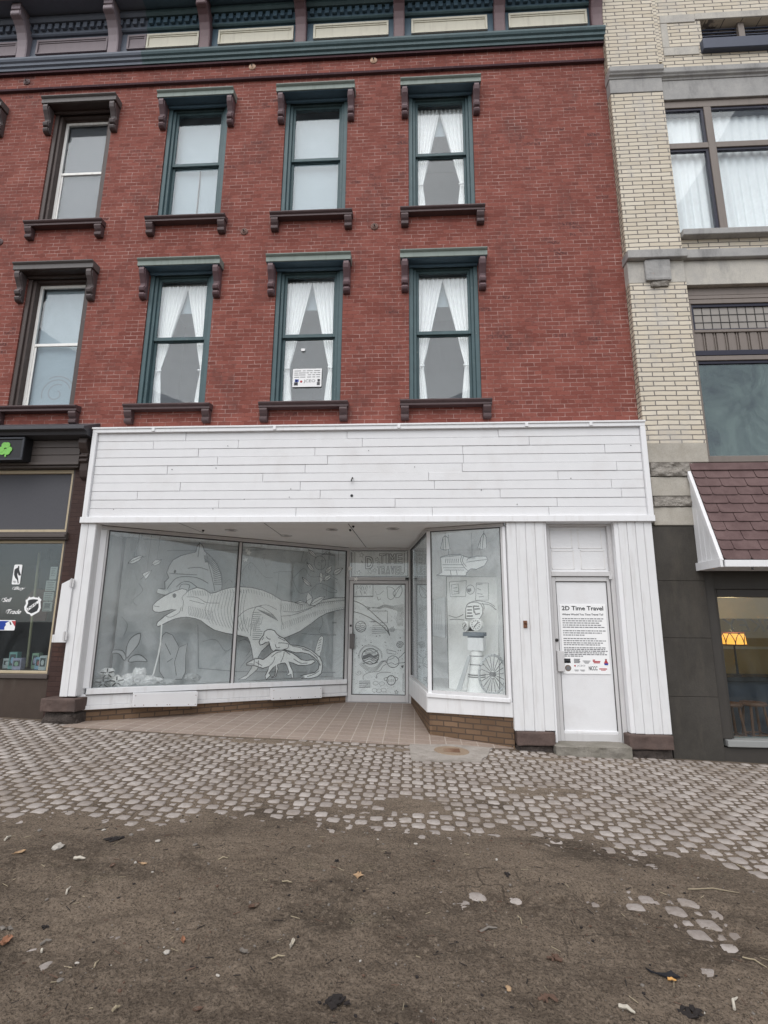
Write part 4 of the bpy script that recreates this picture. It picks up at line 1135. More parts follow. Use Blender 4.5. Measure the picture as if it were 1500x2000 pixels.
# stones of the pier foot, then dark stucco
m = MB(); m.box(3.30, 4.135, -.135, .3, 3.742, 4.028); m.box(3.305, 3.90, -.15, .3, 3.255, 3.53); m.box(3.305, 3.90, -.145, .3, 2.845, 3.10); m.box(3.9, 4.135, -.05, .3, 2.8, 3.74)
m.build('pier_stone', M['limestone_warm'], cream_b, bevel=.008)
rough_block('rock_faced_course', 3.30, 3.905, -.165, .2, 3.535, 3.74, M['rockface'], cream_b, .028, 21, 26)
rough_block('rock_faced_course', 3.30, 3.905, -.16, .2, 3.105, 3.25, M['rockface'], cream_b, .024, 22, 26)
m = MB()
zz = [-.3, .61, 1.345, 2.092, 2.84]
for a, b in zip(zz[:-1], zz[1:]): m.box(3.265, 3.89, -.13, .3, a, b - .006)
m.box(3.27, 3.885, -.122, .3, -.3, 2.83)
m.build('stucco_pier', M['stucco'], cream_b, bevel=.003)
m = MB(); m.box(3.252, 3.268, -.10, .3, -.2, 2.88); m.build('post_shadow', M['black'], cream_b)  # black strip painted in for the shadow between post and stucco
m = MB(); m.box(3.90, 4.02, -.10, .1, .10, 2.40); m.box(4.02, XE, -.06, .1, 1.985, 2.40); m.box(4.02, 4.066, -.06, .1, .1, 1.985); m.box(4.066, XE, -.055, .1, 1.88, 1.983)
bw = m.build('bar_window', M['dark_paint'], cream_b, bevel=.006)
m = MB(); m.box(4.066, XE, -.01, -.004, .098, 1.88); m.build('pane', M['pane_dark'], bw)
m = MB(); m.box(3.93, XE, -.16, .1, .015, .097); m.build('window_sill', M['grey_sill'], bw, bevel=.008)
m = MB(); m.box(3.895, XE, -.11, .1, -.4, .0); m.build('stall_riser', M['dark_paint'], cream_b)
m = MB(); room(m, 4.06, XE, .10, 3.4, -.2, 2.45); m.build('interior', M['bar_wall'], cream_b)
m = MB(); m.box(4.07, XE, 2.6, 3.35, 1.62, 2.05); m.build('lit_ceiling_strip', M['bar_pale'], cream_b)  # pale box, its colour standing in for the brightly lit ceiling
m = MB(); m.box(4.07, XE, 3.36, 3.39, 1.05, 1.10); m.build('wall_rail', M['bar_pale'], cream_b)
m = MB(); m.box(4.15, XE, 1.05, 1.55, .68, .755, 0); m.box(4.2, XE, 1.15, 1.5, -.2, .68, 1)
m.build('bar_counter', [M['black'], M['bar_blue']], None, bevel=.01, label='long dark bar counter behind the window below the brown awning', cat='counter')
lx = 4.93
lamp = thing('table_lamp', (lx, 1.2, .755), 'lit amber stained glass lamp on a dark stem inside the bar window', 'lamp')
m = MB(); m.lathe((lx, 1.2, .757), [(.07, 0), (.07, .012), (.018, .03), (.014, .2), (.012, .46)], 12); m.build('stem', M['black'], lamp)
m = MB(); m.lathe((lx, 1.2, 1.215), [(.165, 0), (.155, .175)], 24); m.build('lamp_shade', M['lamp_glass'], lamp)
m = MB()
for k in range(8):
    a = 2 * math.pi * k / 8
    for s in (0, 1):
        pts = []
        for i in range(7):
            t = i / 6; an = a + (s * .78 if s else 0) + (.39 - .39 * t * t if not s else -.39 + .39 * t * t) - .0
            r = .168 - .01 * t; pts.append((lx + r * math.cos(an), 1.2 + r * math.sin(an), 1.215 + .175 * t))
        m.tube(pts, .006, 5)
for z, r in ((1.215, .168), (1.39, .157)): m.tube([(lx + r * math.cos(2 * math.pi * k / 24), 1.2 + r * math.sin(2 * math.pi * k / 24), z) for k in range(25)], .008, 5)
m.build('lamp_trim', M['lamp_trim'], lamp)
pl_ = bpy.data.lights.new('lamp_bulb', 'POINT'); pl_.energy = 15; pl_.color = (1, .72, .38); pl_.shadow_soft_size = .05
plo = bpy.data.objects.new('lamp_bulb', pl_); COL.objects.link(plo); plo.parent = lamp; plo.location = (0, 0, .70)
for sx, sy in ((4.42, .62), (4.80, .70)):
    st_ = thing('bar_stool', (sx, sy, -.2), 'red brown wooden bar stool %s inside the bar window' % ('nearest the dark pier' if sx < 4.6 else 'second from the dark pier'), 'stool', 'bar stools inside the bar window')
    m = MB(); m.lathe((sx, sy, .40), [(.16, 0), (.17, .02), (.16, .045)], 20); m.build('seat', M['stool_wood'], st_)
    for a in (45, 135, 225, 315):
        m = MB(); m.tube([(sx + .12 * math.cos(R(a)), sy + .12 * math.sin(R(a)), .41), (sx + .19 * math.cos(R(a)), sy + .19 * math.sin(R(a)), -.2)], .018, 8); m.build('leg', M['stool_wood'], st_)
    m = MB()
    for a in (45, 135, 225, 315): m.tube([(sx + .165 * math.cos(R(a)), sy + .165 * math.sin(R(a)), .02), (sx + .165 * math.cos(R(a + 90)), sy + .165 * math.sin(R(a + 90)), .02)], .011, 6)
    m.build('footrest', M['stool_wood'], st_)
# script painted on the inside of the bar glass: it reads from within
m = MB(); a = on_plane(FAC, .0, 1414, 1238); b = on_plane(FAC, .0, 1500, 1208)
m.text('WHISKEY', FAC, a[0], a[1] + .03, .17, .012, 1.25, 0, .25, True); m.build('window_lettering', M['letter_brown'], bw)

# brown shingled awning
aw = thing('awning', (5.9, -.4, 2.2), 'purple brown shingled awning with white end panel over the bar window', 'awning')
AX0, AX1 = 3.845, XE
yt, zt, yb, zb = -.14, 3.715, -.70, 2.305
m = MB()
m.add([(AX0, yt, zt), (AX0, yb, zb), (AX0, -.135, zb), (AX1, yt, zt), (AX1, yb, zb), (AX1, -.135, zb)], [(0, 1, 4, 3)[::-1], (1, 2, 5, 4)[::-1]], 0)
m.build('deck', M['black'], aw)
sl = math.hypot(yb - yt, zb - zt); dv = ((yb - yt) / sl, (zb - zt) / sl); nv_ = (dv[1], -dv[0])     # outward normal in (y,z)
def aslab(mb, x0, x1, s0, s1, h0, h1, mi=0, r=.03):
    """slab on the slope; bottom corners rounded"""
    out = [(x0, s0), (x1, s0)] + [(x1 - r + r * math.cos(R(a)), s1 - r + r * math.sin(R(a))) for a in (0, 30, 60, 90)] + [(x0 + r - r * math.sin(R(a)), s1 - r + r * math.cos(R(a))) for a in (0, 30, 60, 90)]
    n = len(out); P = []
    for hh in (0, 1):
        for x, s in out:
            h = (h0 + (h1 - h0) * (s - s0) / (s1 - s0)) * hh - (1 - hh) * .0
            P.append((x, yt + dv[0] * s + nv_[0] * h, zt + dv[1] * s + nv_[1] * h))
    mb.add(P, [tuple(range(n)), tuple(range(2 * n - 1, n - 1, -1))] + [((i + 1) % n, i, i + n, (i + 1) % n + n) for i in range(n)], mi)
m = MB(); rows = 10; s_top = .115; pitch = (sl - s_top) / rows
for r in range(rows):
    s1 = s_top + (r + 1) * pitch; s0 = s1 - pitch - .05
    x = AX0 + .004 - (0 if r % 2 else .165)
    while x < AX1:
        a, b = max(x, AX0 + .004), min(x + .33 - .008, AX1)
        if b - a > .05: aslab(m, a, b, max(0.02, s0), s1 + random.uniform(-.003, .003), .004, .020 + random.uniform(0, .004))
        x += .33
m.build('shingles', M['shingle'], aw)
m = MB(); aslab(m, AX0, AX1, .0, s_top + .01, .026, .03, 0, .005); m.build('cap_flashing', M['shingle'], aw)
m = MB()
AF = Frame((AX0, 0), (AX0, 1))          # u = world y, on the end of the awning
m.prism(AF, [(yt, zt), (yb, zb), (-.135, zb)], -.0, .02, 0)
w_ = .055
m.prism(AF, [(yt, zt), (yb, zb), (yb + w_ * 1.05, zb), (yt + .0, zt - w_ * 2.6)], .02, .045, 0)
m.prism(AF, [(yb - .01, zb + .02), (-.135, zb + .02), (-.135, zb - .085), (yb - .01, zb - .085)], .021, .055, 0)
for k in range(3):
    yy = -.24 - .11 * k; zz_ = zb + .02; top = zt + (yy - yt) / (yb - yt) * (zb - zt) - .12
    m.prism(AF, [(yy, zz_), (yy - .012, zz_), (yy - .012, top), (yy, top)], .02, .024, 0)
m.build('end_panel', M['white_trim'], aw, bevel=.003)
m = MB(); m.box(AX0, AX1, yb - .02, yb + .02, zb - .085, zb + .0); m.box(AX0, AX1, yb + .021, -.135, zb - .083, zb - .06); m.build('fascia', M['white_trim'], aw, bevel=.004)
m = MB(); m.tube([(4.17, yb - .005, zb - .09), (4.17, yb - .005, zb - .12)], .012, 6); m.build('eave_hook', M['dark_metal'], aw)
# ================================================================== DISPLAY WINDOW CONTENTS (flat drawn cut-outs)
def cutout(name, F, v, pts, lines, mat, label, cat='cutout', group=None, th=.01, ink='ink_soft', lw=.010, outline=.010, extra=None):
    m = MB(); m.prism(F, pts, v, v + th)
    o = m.build(name, M[mat], None, label=label, cat=cat, group=group)
    k = MB()
    if outline: k.strip(F, closed(pts), outline, v - .002)
    for ln in lines: k.strip(F, ln, lw, v - .0025)
    if k.f: k.build('ink_lines', M[ink], o)
    return o


# backdrop board with a pale landscape drawing
V = .80
m = MB(); m.prism(LW, [(.42, .47), (4.30, .47), (4.30, 2.85), (.42, 2.85)], V, V + .015)
bd = m.build('backdrop', M['backdrop'], None, label='large pale backdrop board with faint landscape drawing behind the long window', cat='backdrop')
k = MB()
def bl(pts, w=.012, sm=True, close=False): k.strip(LW, smooth_line(trace(LW, V - .003, C1(pts)), 4) if sm else trace(LW, V - .003, C1(pts)), w, V - .003)
bl([(480, 205), (860, 203), (1130, 200), (1425, 196)], .018, False); bl([(870, 340), (900, 290), (930, 270), (960, 300), (1000, 345), (1045, 350)]); bl([(1045, 325), (1080, 318), (1145, 318), (1150, 355)], .012, False)
bl([(1075, 325), (1070, 390), (1060, 440)]); bl([(1155, 350), (1210, 300), (1240, 340), (1280, 345), (1330, 330), (1420, 380)], .012); bl([(1150, 360), (1185, 430), (1240, 420), (1300, 380), (1420, 440)])
bl([(1300, 400), (1360, 430), (1420, 420)]); bl([(1250, 420), (1250, 460)]); bl([(1330, 400), (1330, 450)]); bl([(1300, 540), (1310, 590), (1290, 640), (1330, 650)]); bl([(1190, 645), (1250, 652), (1330, 655), (1425, 655)], .016); bl([(1360, 590), (1425, 590)])
bl([(1400, 660), (1405, 840)], .014, False); bl([(645, 600), (648, 830)], .02, False); bl([(645, 832), (860, 850), (1425, 855)], .016, False); bl([(670, 690), (740, 680), (790, 740), (830, 720)]); bl([(870, 830), (930, 760), (1000, 740)]); bl([(860, 690), (900, 680), (930, 720), (900, 770)])
bl([(790, 380), (810, 360), (830, 375)]); bl([(1010, 290), (990, 240)]); bl([(1195, 265), (1210, 205)]); bl([(1180, 270), (1215, 272)])
for a in range(26):
    x = random.uniform(880, 1420); y = random.uniform(230, 430); bl([(x, y), (x + random.uniform(-14, 14), y + random.uniform(8, 34))], .008, False)
bl([(240, 560), (270, 600), (250, 660)]); bl([(330, 380), (350, 420), (300, 470), (320, 500)]); bl([(640, 520), (700, 540), (760, 520)])
k.build('ink_lines', M['ink_faint'], bd)
# drawing on the party wall beside it
PW = Frame((-4.815, 0.25), (-4.815, 1.25)); PW.v = -PW.v
def wl_(pts): return trace(PW, -.004, C1(pts))
m = MB(); m.box(-4.818, -4.808, .12, .93, .47, 2.84); wd = m.build('backdrop', M['backdrop'], None, label='narrow drawn board on the left side wall inside the long window', cat='backdrop')
k = MB()
for pts in ([(120, 535), (150, 528), (200, 525)], [(200, 420), (205, 470), (195, 520)], [(170, 380), (180, 430), (160, 470)], [(215, 400), (220, 450)], [(128, 600), (140, 650), (125, 660)], [(155, 620), (165, 690), (150, 700)], [(185, 350), (210, 330)]):
    q = smooth_line(wl_(pts), 4); k.strip(PW, q, .012, -.011)
k.build('ink_lines', M['ink_faint'], wd)

# big animal head
V = .62
pts = [(470, 410), (468, 372), (490, 350), (478, 322), (490, 290), (512, 255), (555, 232), (600, 220), (634, 212), (640, 185), (655, 163), (672, 182), (680, 208), (715, 238), (748, 280), (768, 330), (774, 385), (770, 440), (720, 470), (640, 470), (560, 460), (500, 450), (455, 440), (425, 428), (432, 408)]
P = trace(LW, V, C1(pts)); T1 = lambda l, v: trace(LW, v, C1(l))
lines = [smooth_line(T1(l, V), 4) for l in ([(655, 168), (645, 240)], [(690, 215), (700, 270), (718, 340), (735, 420)], [(530, 400), (560, 375), (600, 372), (640, 400)], [(480, 410), (520, 360), (560, 345), (640, 350), (700, 380)], [(590, 300), (650, 295), (700, 310)], [(490, 325), (540, 330), (640, 335)], [(590, 420), (600, 390), (560, 385), (545, 410)])]
for i in range(22):
    t = i / 21; a = R(98 - 100 * t); cx, cy = 690, 380
    lines.append(T1([(cx + 40 * math.cos(a), cy - 112 * math.sin(a)), (cx + 76 * math.cos(a) * 1.08, cy - 150 * math.sin(a))], V))
o = cutout('animal_cutout', LW, V, P, lines, 'card_mid', 'big grey cutout animal head with upright ear and hatched mane behind the dinosaur', ink='ink_soft', lw=.012, outline=.018)
k = MB(); k.prism(LW, trace(LW, V - .003, C1([(516, 316), (522, 306), (530, 312), (528, 322), (518, 326)])), V - .004, V - .002); k.build('eye', M['ink'], o)
k = MB(); k.prism(LW, trace(LW, V - .003, C1([(425, 428), (432, 408), (450, 412), (470, 420), (485, 415), (490, 430), (470, 440), (450, 438)])), V - .005, V - .002); k.build('tusk', M['card'], o)

# the long dinosaur
V = .40
pts = [(402, 520), (405, 495), (425, 475), (460, 450), (500, 430), (530, 418), (560, 408), (584, 414), (582, 432), (600, 415), (640, 402), (680, 412), (712, 433), (740, 428), (780, 412), (820, 402), (870, 398), (930, 402), (990, 416), (1040, 438), (1088, 468), (1140, 478), (1200, 486), (1260, 482), (1310, 468), (1360, 458), (1432, 456),
       (1432, 516), (1380, 526), (1330, 540), (1290, 562), (1240, 600), (1190, 635), (1130, 662), (1080, 680), (1030, 700), (985, 740), (965, 775), (975, 810), (960, 840), (925, 870), (900, 890), (860, 892), (905, 868), (930, 830), (940, 790), (930, 730), (920, 690), (910, 668), (850, 655), (790, 645), (730, 628), (690, 602), (660, 578), (630, 568), (590, 560), (555, 562), (520, 570), (490, 582), (460, 598), (435, 610), (422, 604), (430, 585), (455, 566), (470, 552), (500, 535), (530, 520), (505, 520), (470, 528), (440, 535), (415, 532)]
P = trace(LW, V, C1(pts))
lines = [smooth_line(T1(l, V), 4) for l in ([(582, 432), (560, 455), (568, 480), (560, 530)], [(410, 500), (440, 505)], [(470, 552), (500, 560), (545, 535), (556, 505)], [(585, 452), (640, 455), (690, 482), (760, 485)], [(600, 470), (680, 490)],
        [(858, 560), (890, 530), (930, 512), (985, 500)], [(925, 660), (930, 590), (940, 535), (960, 503), (1000, 515), (1045, 548)], [(955, 505), (1010, 495), (1065, 520)], [(1088, 470), (1086, 540), (1095, 600)], [(1088, 555), (1150, 548), (1230, 520), (1300, 485), (1425, 470)], [(1100, 530), (1180, 530), (1270, 500)])]
fine = []
for i in range(13):                                   # curved ribs over chest and shoulder
    x = 695 + i * 17; t0 = 436 - i * 2.6; b0 = 604 + i * 4.2
    fine.append(smooth_line(T1([(x + 8, t0 + 8), (x - 4, t0 + 60), (x - 12, (t0 + b0) / 2), (x - 2, b0 - 50), (x + 16, b0 - 10)], V), 3))
for i in range(15):                                   # throat and neck folds
    x = 598 + i * 9; fine.append(smooth_line(T1([(x, 500 + i * 2), (x - 5, 525 + i * 2), (x + 2, 552 + i * 2)], V), 2)); fine.append(T1([(x, 418), (x - 4, 446)], V))
for i in range(34):                                   # tail hatching
    x = 1095 + i * 10; y = 486 + i * .2 if x < 1250 else 480 - (x - 1250) * .10; h = 44 - i * .9; y2 = 628 - i * 4.2 if x < 1300 else 545 - (x - 1300) * .22
    fine.append(T1([(x, y), (x - 5, y + h * .5), (x - 1, y + h)], V)); fine.append(T1([(x, y2 - h * .9), (x - 6, y2 - h * .4), (x - 3, y2)], V))
for i in range(22): x = 760 + i * 14; fine.append(T1([(x, 412 + max(0, x - 930) * .28), (x + 4, 432 + max(0, x - 930) * .28)], V))
for i in range(14): y = 535 + i * 11; lines.append(T1([(936, y), (965 + 26 * hsh(i, 3), y + 2)], V))
for i in range(10): x = 962 + i * 9; lines.append(T1([(x, 518 + i * 3), (x + 28, 536 + i * 5)], V))
for i in range(12): x = 880 + i * 10; fine.append(T1([(x, 540 + hsh(i, 1) * 60), (x - 10, 590 + hsh(i, 2) * 50)], V))
o = cutout('dinosaur_cutout', LW, V, P, lines, 'card', 'long white cutout dinosaur with open beak stretching across the long display window', ink='ink_soft', lw=.008, outline=.014)
k = MB()
for ln in fine: k.strip(LW, ln, .007, V - .0022)
k.build('hatching', M['ink_faint'], o)
k = MB(); q = on_plane(LW, V - .003, *C1([(520, 445)])[0]); k.prism(LW, circle(q[0], q[1], .030, .036, 14), V - .004, V - .002, 0); k.prism(LW, circle(q[0], q[1], .016, .02, 12), V - .006, V - .0042, 1); k.build('eye', [M['ink_soft'], M['ink']], o)
rp = C1([(452, 600), (450, 640), (446, 700), (435, 760), (420, 820), (402, 885)]); q = [on_plane(LW, .34, *p) for p in rp]
m = MB(); m.tube([LW(u, .34, w) for u, w in q], .012, 6); m.build('cord', M['card'], None, label='white cord hanging from the dinosaur mouth down to the paper flowers', cat='cord')

# two small raptors
CR = crop(440, 1200, 6.0); V = .22
pts = [(395, 330), (410, 290), (450, 240), (455, 205), (490, 180), (530, 175), (575, 190), (605, 230), (640, 260), (690, 280), (730, 320), (765, 358), (830, 362), (920, 380), (1010, 420), (1060, 460), (1110, 505), (1135, 560), (1138, 620), (1125, 690), (1080, 730), (1000, 750), (890, 752), (930, 735), (880, 720), (960, 700), (1050, 680), (1090, 640), (1100, 590), (1080, 545), (1040, 505), (980, 465), (900, 448), (820, 450), (760, 430), (700, 415), (640, 420), (590, 415), (560, 435), (530, 400), (510, 320), (470, 330), (440, 350), (410, 360)]
P = trace(LW, V, CR(pts)); TR = lambda l, v: trace(LW, v, CR(l))
lines = [smooth_line(TR(l, V), 3) for l in ([(480, 260), (500, 285), (530, 290)], [(620, 335), (680, 335), (740, 350), (730, 395), (680, 410)], [(585, 350), (600, 390), (640, 385)], [(510, 330), (535, 400)], [(780, 370), (900, 395), (1000, 440), (1080, 520), (1115, 600)], [(620, 270), (700, 310)], [(960, 730), (1040, 700), (1100, 660)], [(900, 410), (980, 430)], [(1040, 470), (1080, 510)], [(430, 300), (450, 270)])]
cutout('dinosaur_cutout', LW, V, P, lines, 'card', 'small upright cutout raptor with curled tail, rear one of the pair', ink='ink', lw=.011, outline=.016)
V = .19
pts = [(245, 575), (290, 548), (345, 520), (400, 515), (440, 530), (490, 495), (540, 450), (590, 425), (660, 418), (720, 430), (790, 455), (840, 490), (890, 530), (950, 540), (1030, 530), (1055, 550), (1010, 585), (930, 600), (850, 595), (790, 570), (745, 555), (765, 610), (790, 660), (800, 740), (775, 745), (770, 700), (735, 720), (720, 710), (745, 680), (720, 600), (700, 570), (650, 575), (610, 590), (618, 640), (590, 730), (540, 745), (545, 730), (580, 720), (592, 650), (590, 600), (560, 625), (510, 690), (530, 715), (480, 765), (465, 720), (500, 650), (510, 610), (440, 632), (380, 612), (340, 600), (250, 598)]
P = trace(LW, V, CR(pts))
lines = [smooth_line(TR(l, V), 3) for l in ([(250, 585), (300, 580), (330, 585)], [(340, 520), (335, 600)], [(690, 440), (680, 490), (650, 560)], [(540, 500), (600, 450), (660, 435)], [(500, 620), (560, 560), (580, 500)], [(700, 430), (760, 470)], [(800, 520), (880, 570), (960, 570)], [(390, 540), (385, 600)], [(360, 560), (430, 600)])]
cutout('dinosaur_cutout', LW, V, P, lines, 'card', 'small cutout raptor crouching low, front one of the pair', ink='ink', lw=.011, outline=.016)
V = .27
pts = [(1045, 450), (1060, 390), (1080, 320), (1100, 275), (1130, 248), (1150, 270), (1145, 340), (1130, 410), (1105, 495), (1080, 480)]
lines = [TR([(1075 + i * 6, 430 - i * 30), (1110 + i * 4, 410 - i * 30)], V) for i in range(5)]
cutout('leaf_cutout', LW, V, trace(LW, V, CR(pts)), lines, 'card', 'single upright feather shaped paper leaf behind the raptor tails')

# paper leaves hanging on the right and left
CL2 = crop(430, 1030, 5.769); CL3 = crop(200, 1030, 5.556)
leaves = [(CL2, [(995, 250), (1040, 270), (1075, 310), (1085, 345), (1040, 320), (1005, 285)], .30, 'slim paper leaf hanging topmost near the right end of the long window'),
          (CL2, [(975, 395), (1020, 420), (1050, 460), (1060, 500), (1015, 480), (985, 440)], .30, 'paper leaf hanging left of the leaf cluster in the long window'),
          (CL2, [(1185, 510), (1200, 460), (1255, 430), (1250, 490), (1220, 520)], .24, 'dark outlined leaf at the top of the hanging leaf cluster'),
          (CL2, [(1115, 570), (1125, 510), (1150, 520), (1160, 580), (1130, 635)], .22, 'dark tipped leaf at the lower left of the hanging leaf cluster'),
          (CL2, [(1165, 605), (1185, 550), (1245, 530), (1245, 570), (1205, 600)], .23, 'striped leaf in the middle of the hanging leaf cluster'),
          (CL2, [(1270, 530), (1290, 480), (1340, 460), (1385, 458), (1350, 510), (1310, 535)], .25, 'broad leaf at the right of the hanging leaf cluster'),
          (CL2, [(925, 560), (970, 590), (1010, 630), (1030, 665), (975, 650), (940, 610)], .30, 'paper leaf hanging over the dinosaur back'),
          (CL2, [(975, 850), (970, 790), (990, 730), (1040, 790), (1030, 840), (1005, 880)], .30, 'upright leaf of the pair lying on the dinosaur tail'),
          (CL2, [(1005, 880), (1060, 810), (1120, 780), (1180, 782), (1130, 840), (1070, 880)], .29, 'broad slanting leaf of the pair lying on the dinosaur tail'),
          (CL2, [(840, 850), (900, 825), (980, 850), (920, 870)], .30, 'flat leaf tip lying left of the pair on the dinosaur tail'),
          (CL3, [(275, 390), (320, 340), (390, 310), (440, 310), (400, 360), (330, 395)], .25, 'white paper leaf hanging highest in the left part of the long window'),
          (CL3, [(535, 390), (570, 355), (645, 350), (620, 395), (565, 420)], .25, 'pointed oval leaf hanging left of the animal head'),
          (CL3, [(430, 505), (480, 480), (540, 460), (500, 530), (470, 565), (445, 530)], .25, 'folded white paper leaf hanging lowest left of the animal head')]
for cr, pts, v, lb in leaves:
    P = trace(LW, v, cr(pts)); cu = sum(p[0] for p in P) / len(P); cw = sum(p[1] for p in P) / len(P)
    far = max(P, key=lambda p: abs(p[0] - cu)); o = cutout('leaf_cutout', LW, v, P, [[(2 * cu - far[0], 2 * cw - far[1]), (cu, cw), far]], 'card', lb, 'cutout', 'paper leaves in the long display window', .006, 'ink', .008, .010)
    if cr is CL3 or v < .27:
        t = MB(); t.tube([LW(cu, v + .003, cw), LW(cu + .02, v + .01, 2.855)], .0025, 4); t.build('thread', M['ink_soft'], o)
# moon-like ball drawing, bell, hanging lights
V = .5
q = on_plane(LW, V, *CL2([(1125, 400)])[0]); P = circle(q[0], q[1], .125, .135, 20)
cutout('moon_cutout', LW, V, P, [circle(q[0] - .02, q[1] - .02, .03, n=10), circle(q[0] + .05, q[1] + .04, .02, n=10)] + [[(q[0] + .02 * i, q[1] + .14 + .01 * i), (q[0] + .16 + .04 * i, q[1] + .24 - .02 * i)] for i in range(5)], 'card_grey', 'grey cratered ball cutout near the top right of the long window', lw=.008)
def star_pts(cu, cw, r, rot=90): return [(cu + (r if i % 2 == 0 else r * .45) * math.cos(R(rot + 36 * i)), cw + (r if i % 2 == 0 else r * .45) * math.sin(R(rot + 36 * i))) for i in range(10)]
for x, y, F, v, r, lb, rt in ((915, 217, LW, .06, .055, 'upper white paper star just right of the long window mullion', 80), (898, 254, LW, .05, .050, 'lower white paper star just right of the long window mullion', 100), (905, 205, LW, .07, .04, 'smallest white paper star tucked above the mullion pair', 60), (1455, 300, ED, -.04, .055, 'white paper star on the left frame of the entrance transom', 90), (1487, 357, ED, -.035, .05, 'white paper star at the top left corner of the entrance door', 75)):
    q = on_plane(F, v, *C1([(x, y)])[0]); m = MB(); m.prism(F, star_pts(q[0], q[1], r, rt), v, v + .005)
    m.build('paper_star', M['card'], None, label=lb, cat='paper star', group='small white paper stars')

# plant and rock cut-outs, left half
V = .66
P = trace(LW, V, C1([(455, 660), (475, 640), (510, 655), (535, 700), (545, 720), (590, 700), (580, 760), (580, 850), (560, 890), (470, 895), (440, 850), (440, 760)]))
cutout('rock_cutout', LW, V, P, [T1(l, V) for l in ([(545, 720), (520, 800), (530, 870)], [(470, 700), (500, 760)], [(480, 800), (510, 780)])], 'card_grey', 'dark grey rock shaped cutout behind the hanging white cord')
V = .45
pl_ = [[(262, 770), (265, 720), (290, 670), (338, 646), (330, 700), (295, 745), (270, 775)], [(250, 790), (225, 755), (185, 752), (200, 735), (245, 740), (262, 775)], [(275, 790), (300, 765), (340, 762), (376, 796), (330, 795), (285, 800)]]
m = MB(); k = MB()
for i, p in enumerate(pl_):
    q = smooth_line(trace(LW, V, C1(p)), 3, True); m.prism(LW, q, V + .004 * i, V + .004 * i + .003); k.strip(LW, closed(q), .014, V + .004 * i - .002)
m.prism(LW, trace(LW, V, C1([(250, 780), (275, 780), (272, 860), (255, 860)])), V + .013, V + .017)
o = m.build('plant_cutout', M['card_grey'], None, label='grey cutout plant with three drooping leaves at the lower left', cat='cutout'); k.build('ink_lines', M['ink_soft'], o)


def crumple(name, c, r, squash, seed, mat, label, petals=0):
    bm = bmesh.new(); bmesh.ops.create_icosphere(bm, subdivisions=3, radius=1)
    for v in bm.verts:
        d = v.co.normalized(); a = math.atan2(d.y, d.x)
        k = .72 + .5 * abs(vnoise(d.x * 2.6 + 5, d.y * 2.6 + d.z * 2.2, seed) - .5) * 2
        if petals: k *= .8 + .25 * abs(math.cos(a * petals / 2))
        v.co = Vector((c[0] + d.x * r * k, c[1] + d.y * r * k, max(.475, c[2] + d.z * r * squash * k)))
    m = MB(); bm.verts.index_update(); m.v = [tuple(v.co) for v in bm.verts]; m.f = [tuple(v.index for v in f.verts) for f in bm.faces]; m.m = [0] * len(m.f); bm.free()
    return m.build(name, M[mat], None, label=label, cat='paper flower', group='crumpled paper flowers at the foot of the long window')
CB = crop(170, 1200, 5.556)
for i, (x, y, r, s, lb, mt) in enumerate(((212, 632, .115, .7, 'striped round paper flower highest at the far left', 'card'), (312, 722, .12, .7, 'striped paper flower left of the round white one', 'card'), (455, 712, .13, .7, 'plain rounded white paper flower in the middle of the heap', 'paper'), (560, 665, .12, 1.0, 'pointed white paper flower right of the round one', 'paper'), (655, 715, .15, .5, 'spread white paper flower below the cord', 'paper'), (755, 712, .11, .4, 'flat white paper flower rightmost of the bright heap', 'paper'), (165, 735, .13, .5, 'grey paper flower at the bottom left corner', 'card_grey'), (1150, 690, .14, .5, 'grey crumpled paper flower alone near the window middle', 'card_grey'), (870, 735, .17, .3, 'low grey paper flower between the heap and the middle', 'card_grey'))):
    u, w = on_plane(LW, .26, *CB([(x, y)])[0]); p = LW(u, .26 + .03 * (i % 3), max(.53, w))
    o = crumple('paper_flower', p, r, s, i, mt, lb, 5 if i < 2 else 0)
    if i in (0, 1, 6):
        k = MB()
        for j in range(5): a = R(72 * j + 20); k.strip(LW, [(u + .02 * math.cos(a), p.z + .02 * math.sin(a)), (u + r * .8 * math.cos(a), p.z + r * .6 * math.sin(a))], .018, .26 - r * .95)
        k.build('ink_lines', M['ink'], o)
# hanging pendant in the left
q = on_plane(LW, .35, *CL3([(428, 110)])[0]); m = MB(); m.lathe(LW(q[0], .35, 2.50), [(.10, 0), (.085, .12), (.05, .22), (.02, .27), (.012, .345)], 16); m.build('pendant_light', M['card_grey'], None, smooth=True, label='grey bell shaped pendant hanging in the upper left of the long window', cat='lamp')

# ------------------------------------------------------------------ right display window
V = .85
Tq = lambda l, v: trace(RF, v, C6(l))
P = Tq([(305, 566), (893, 568), (918, 1890), (332, 1850)], V)
L_ = [closed(Tq(l, V)) for l in ([(340, 628), (535, 612), (525, 795), (350, 798)], [(650, 640), (787, 640), (787, 835), (640, 838)], [(365, 660), (440, 650), (450, 760), (370, 770)])]
L_ += [closed(circle(*on_plane(RF, V, *C6([(582, 715)])[0]), .065, .072, 18))] + [smooth_line(Tq(l, V), 3) for l in ([(560, 870), (640, 845), (720, 850), (800, 870), (860, 910)], [(700, 880), (800, 890), (880, 950)], [(330, 1010), (420, 1035), (500, 1000)], [(345, 1060), (430, 1055), (510, 1065)], [(720, 870), (740, 930), (700, 1000)], [(660, 660), (720, 650)], [(660, 700), (700, 720)], [(660, 760), (720, 770)], [(680, 800), (740, 790)], [(380, 700), (430, 690)], [(385, 730), (440, 740)])]
o = cutout('display_panel', RF, V, P, L_, 'card', 'tall white drawn panel standing behind the clock robot', cat='panel', ink='ink_soft', lw=.009, outline=.010)
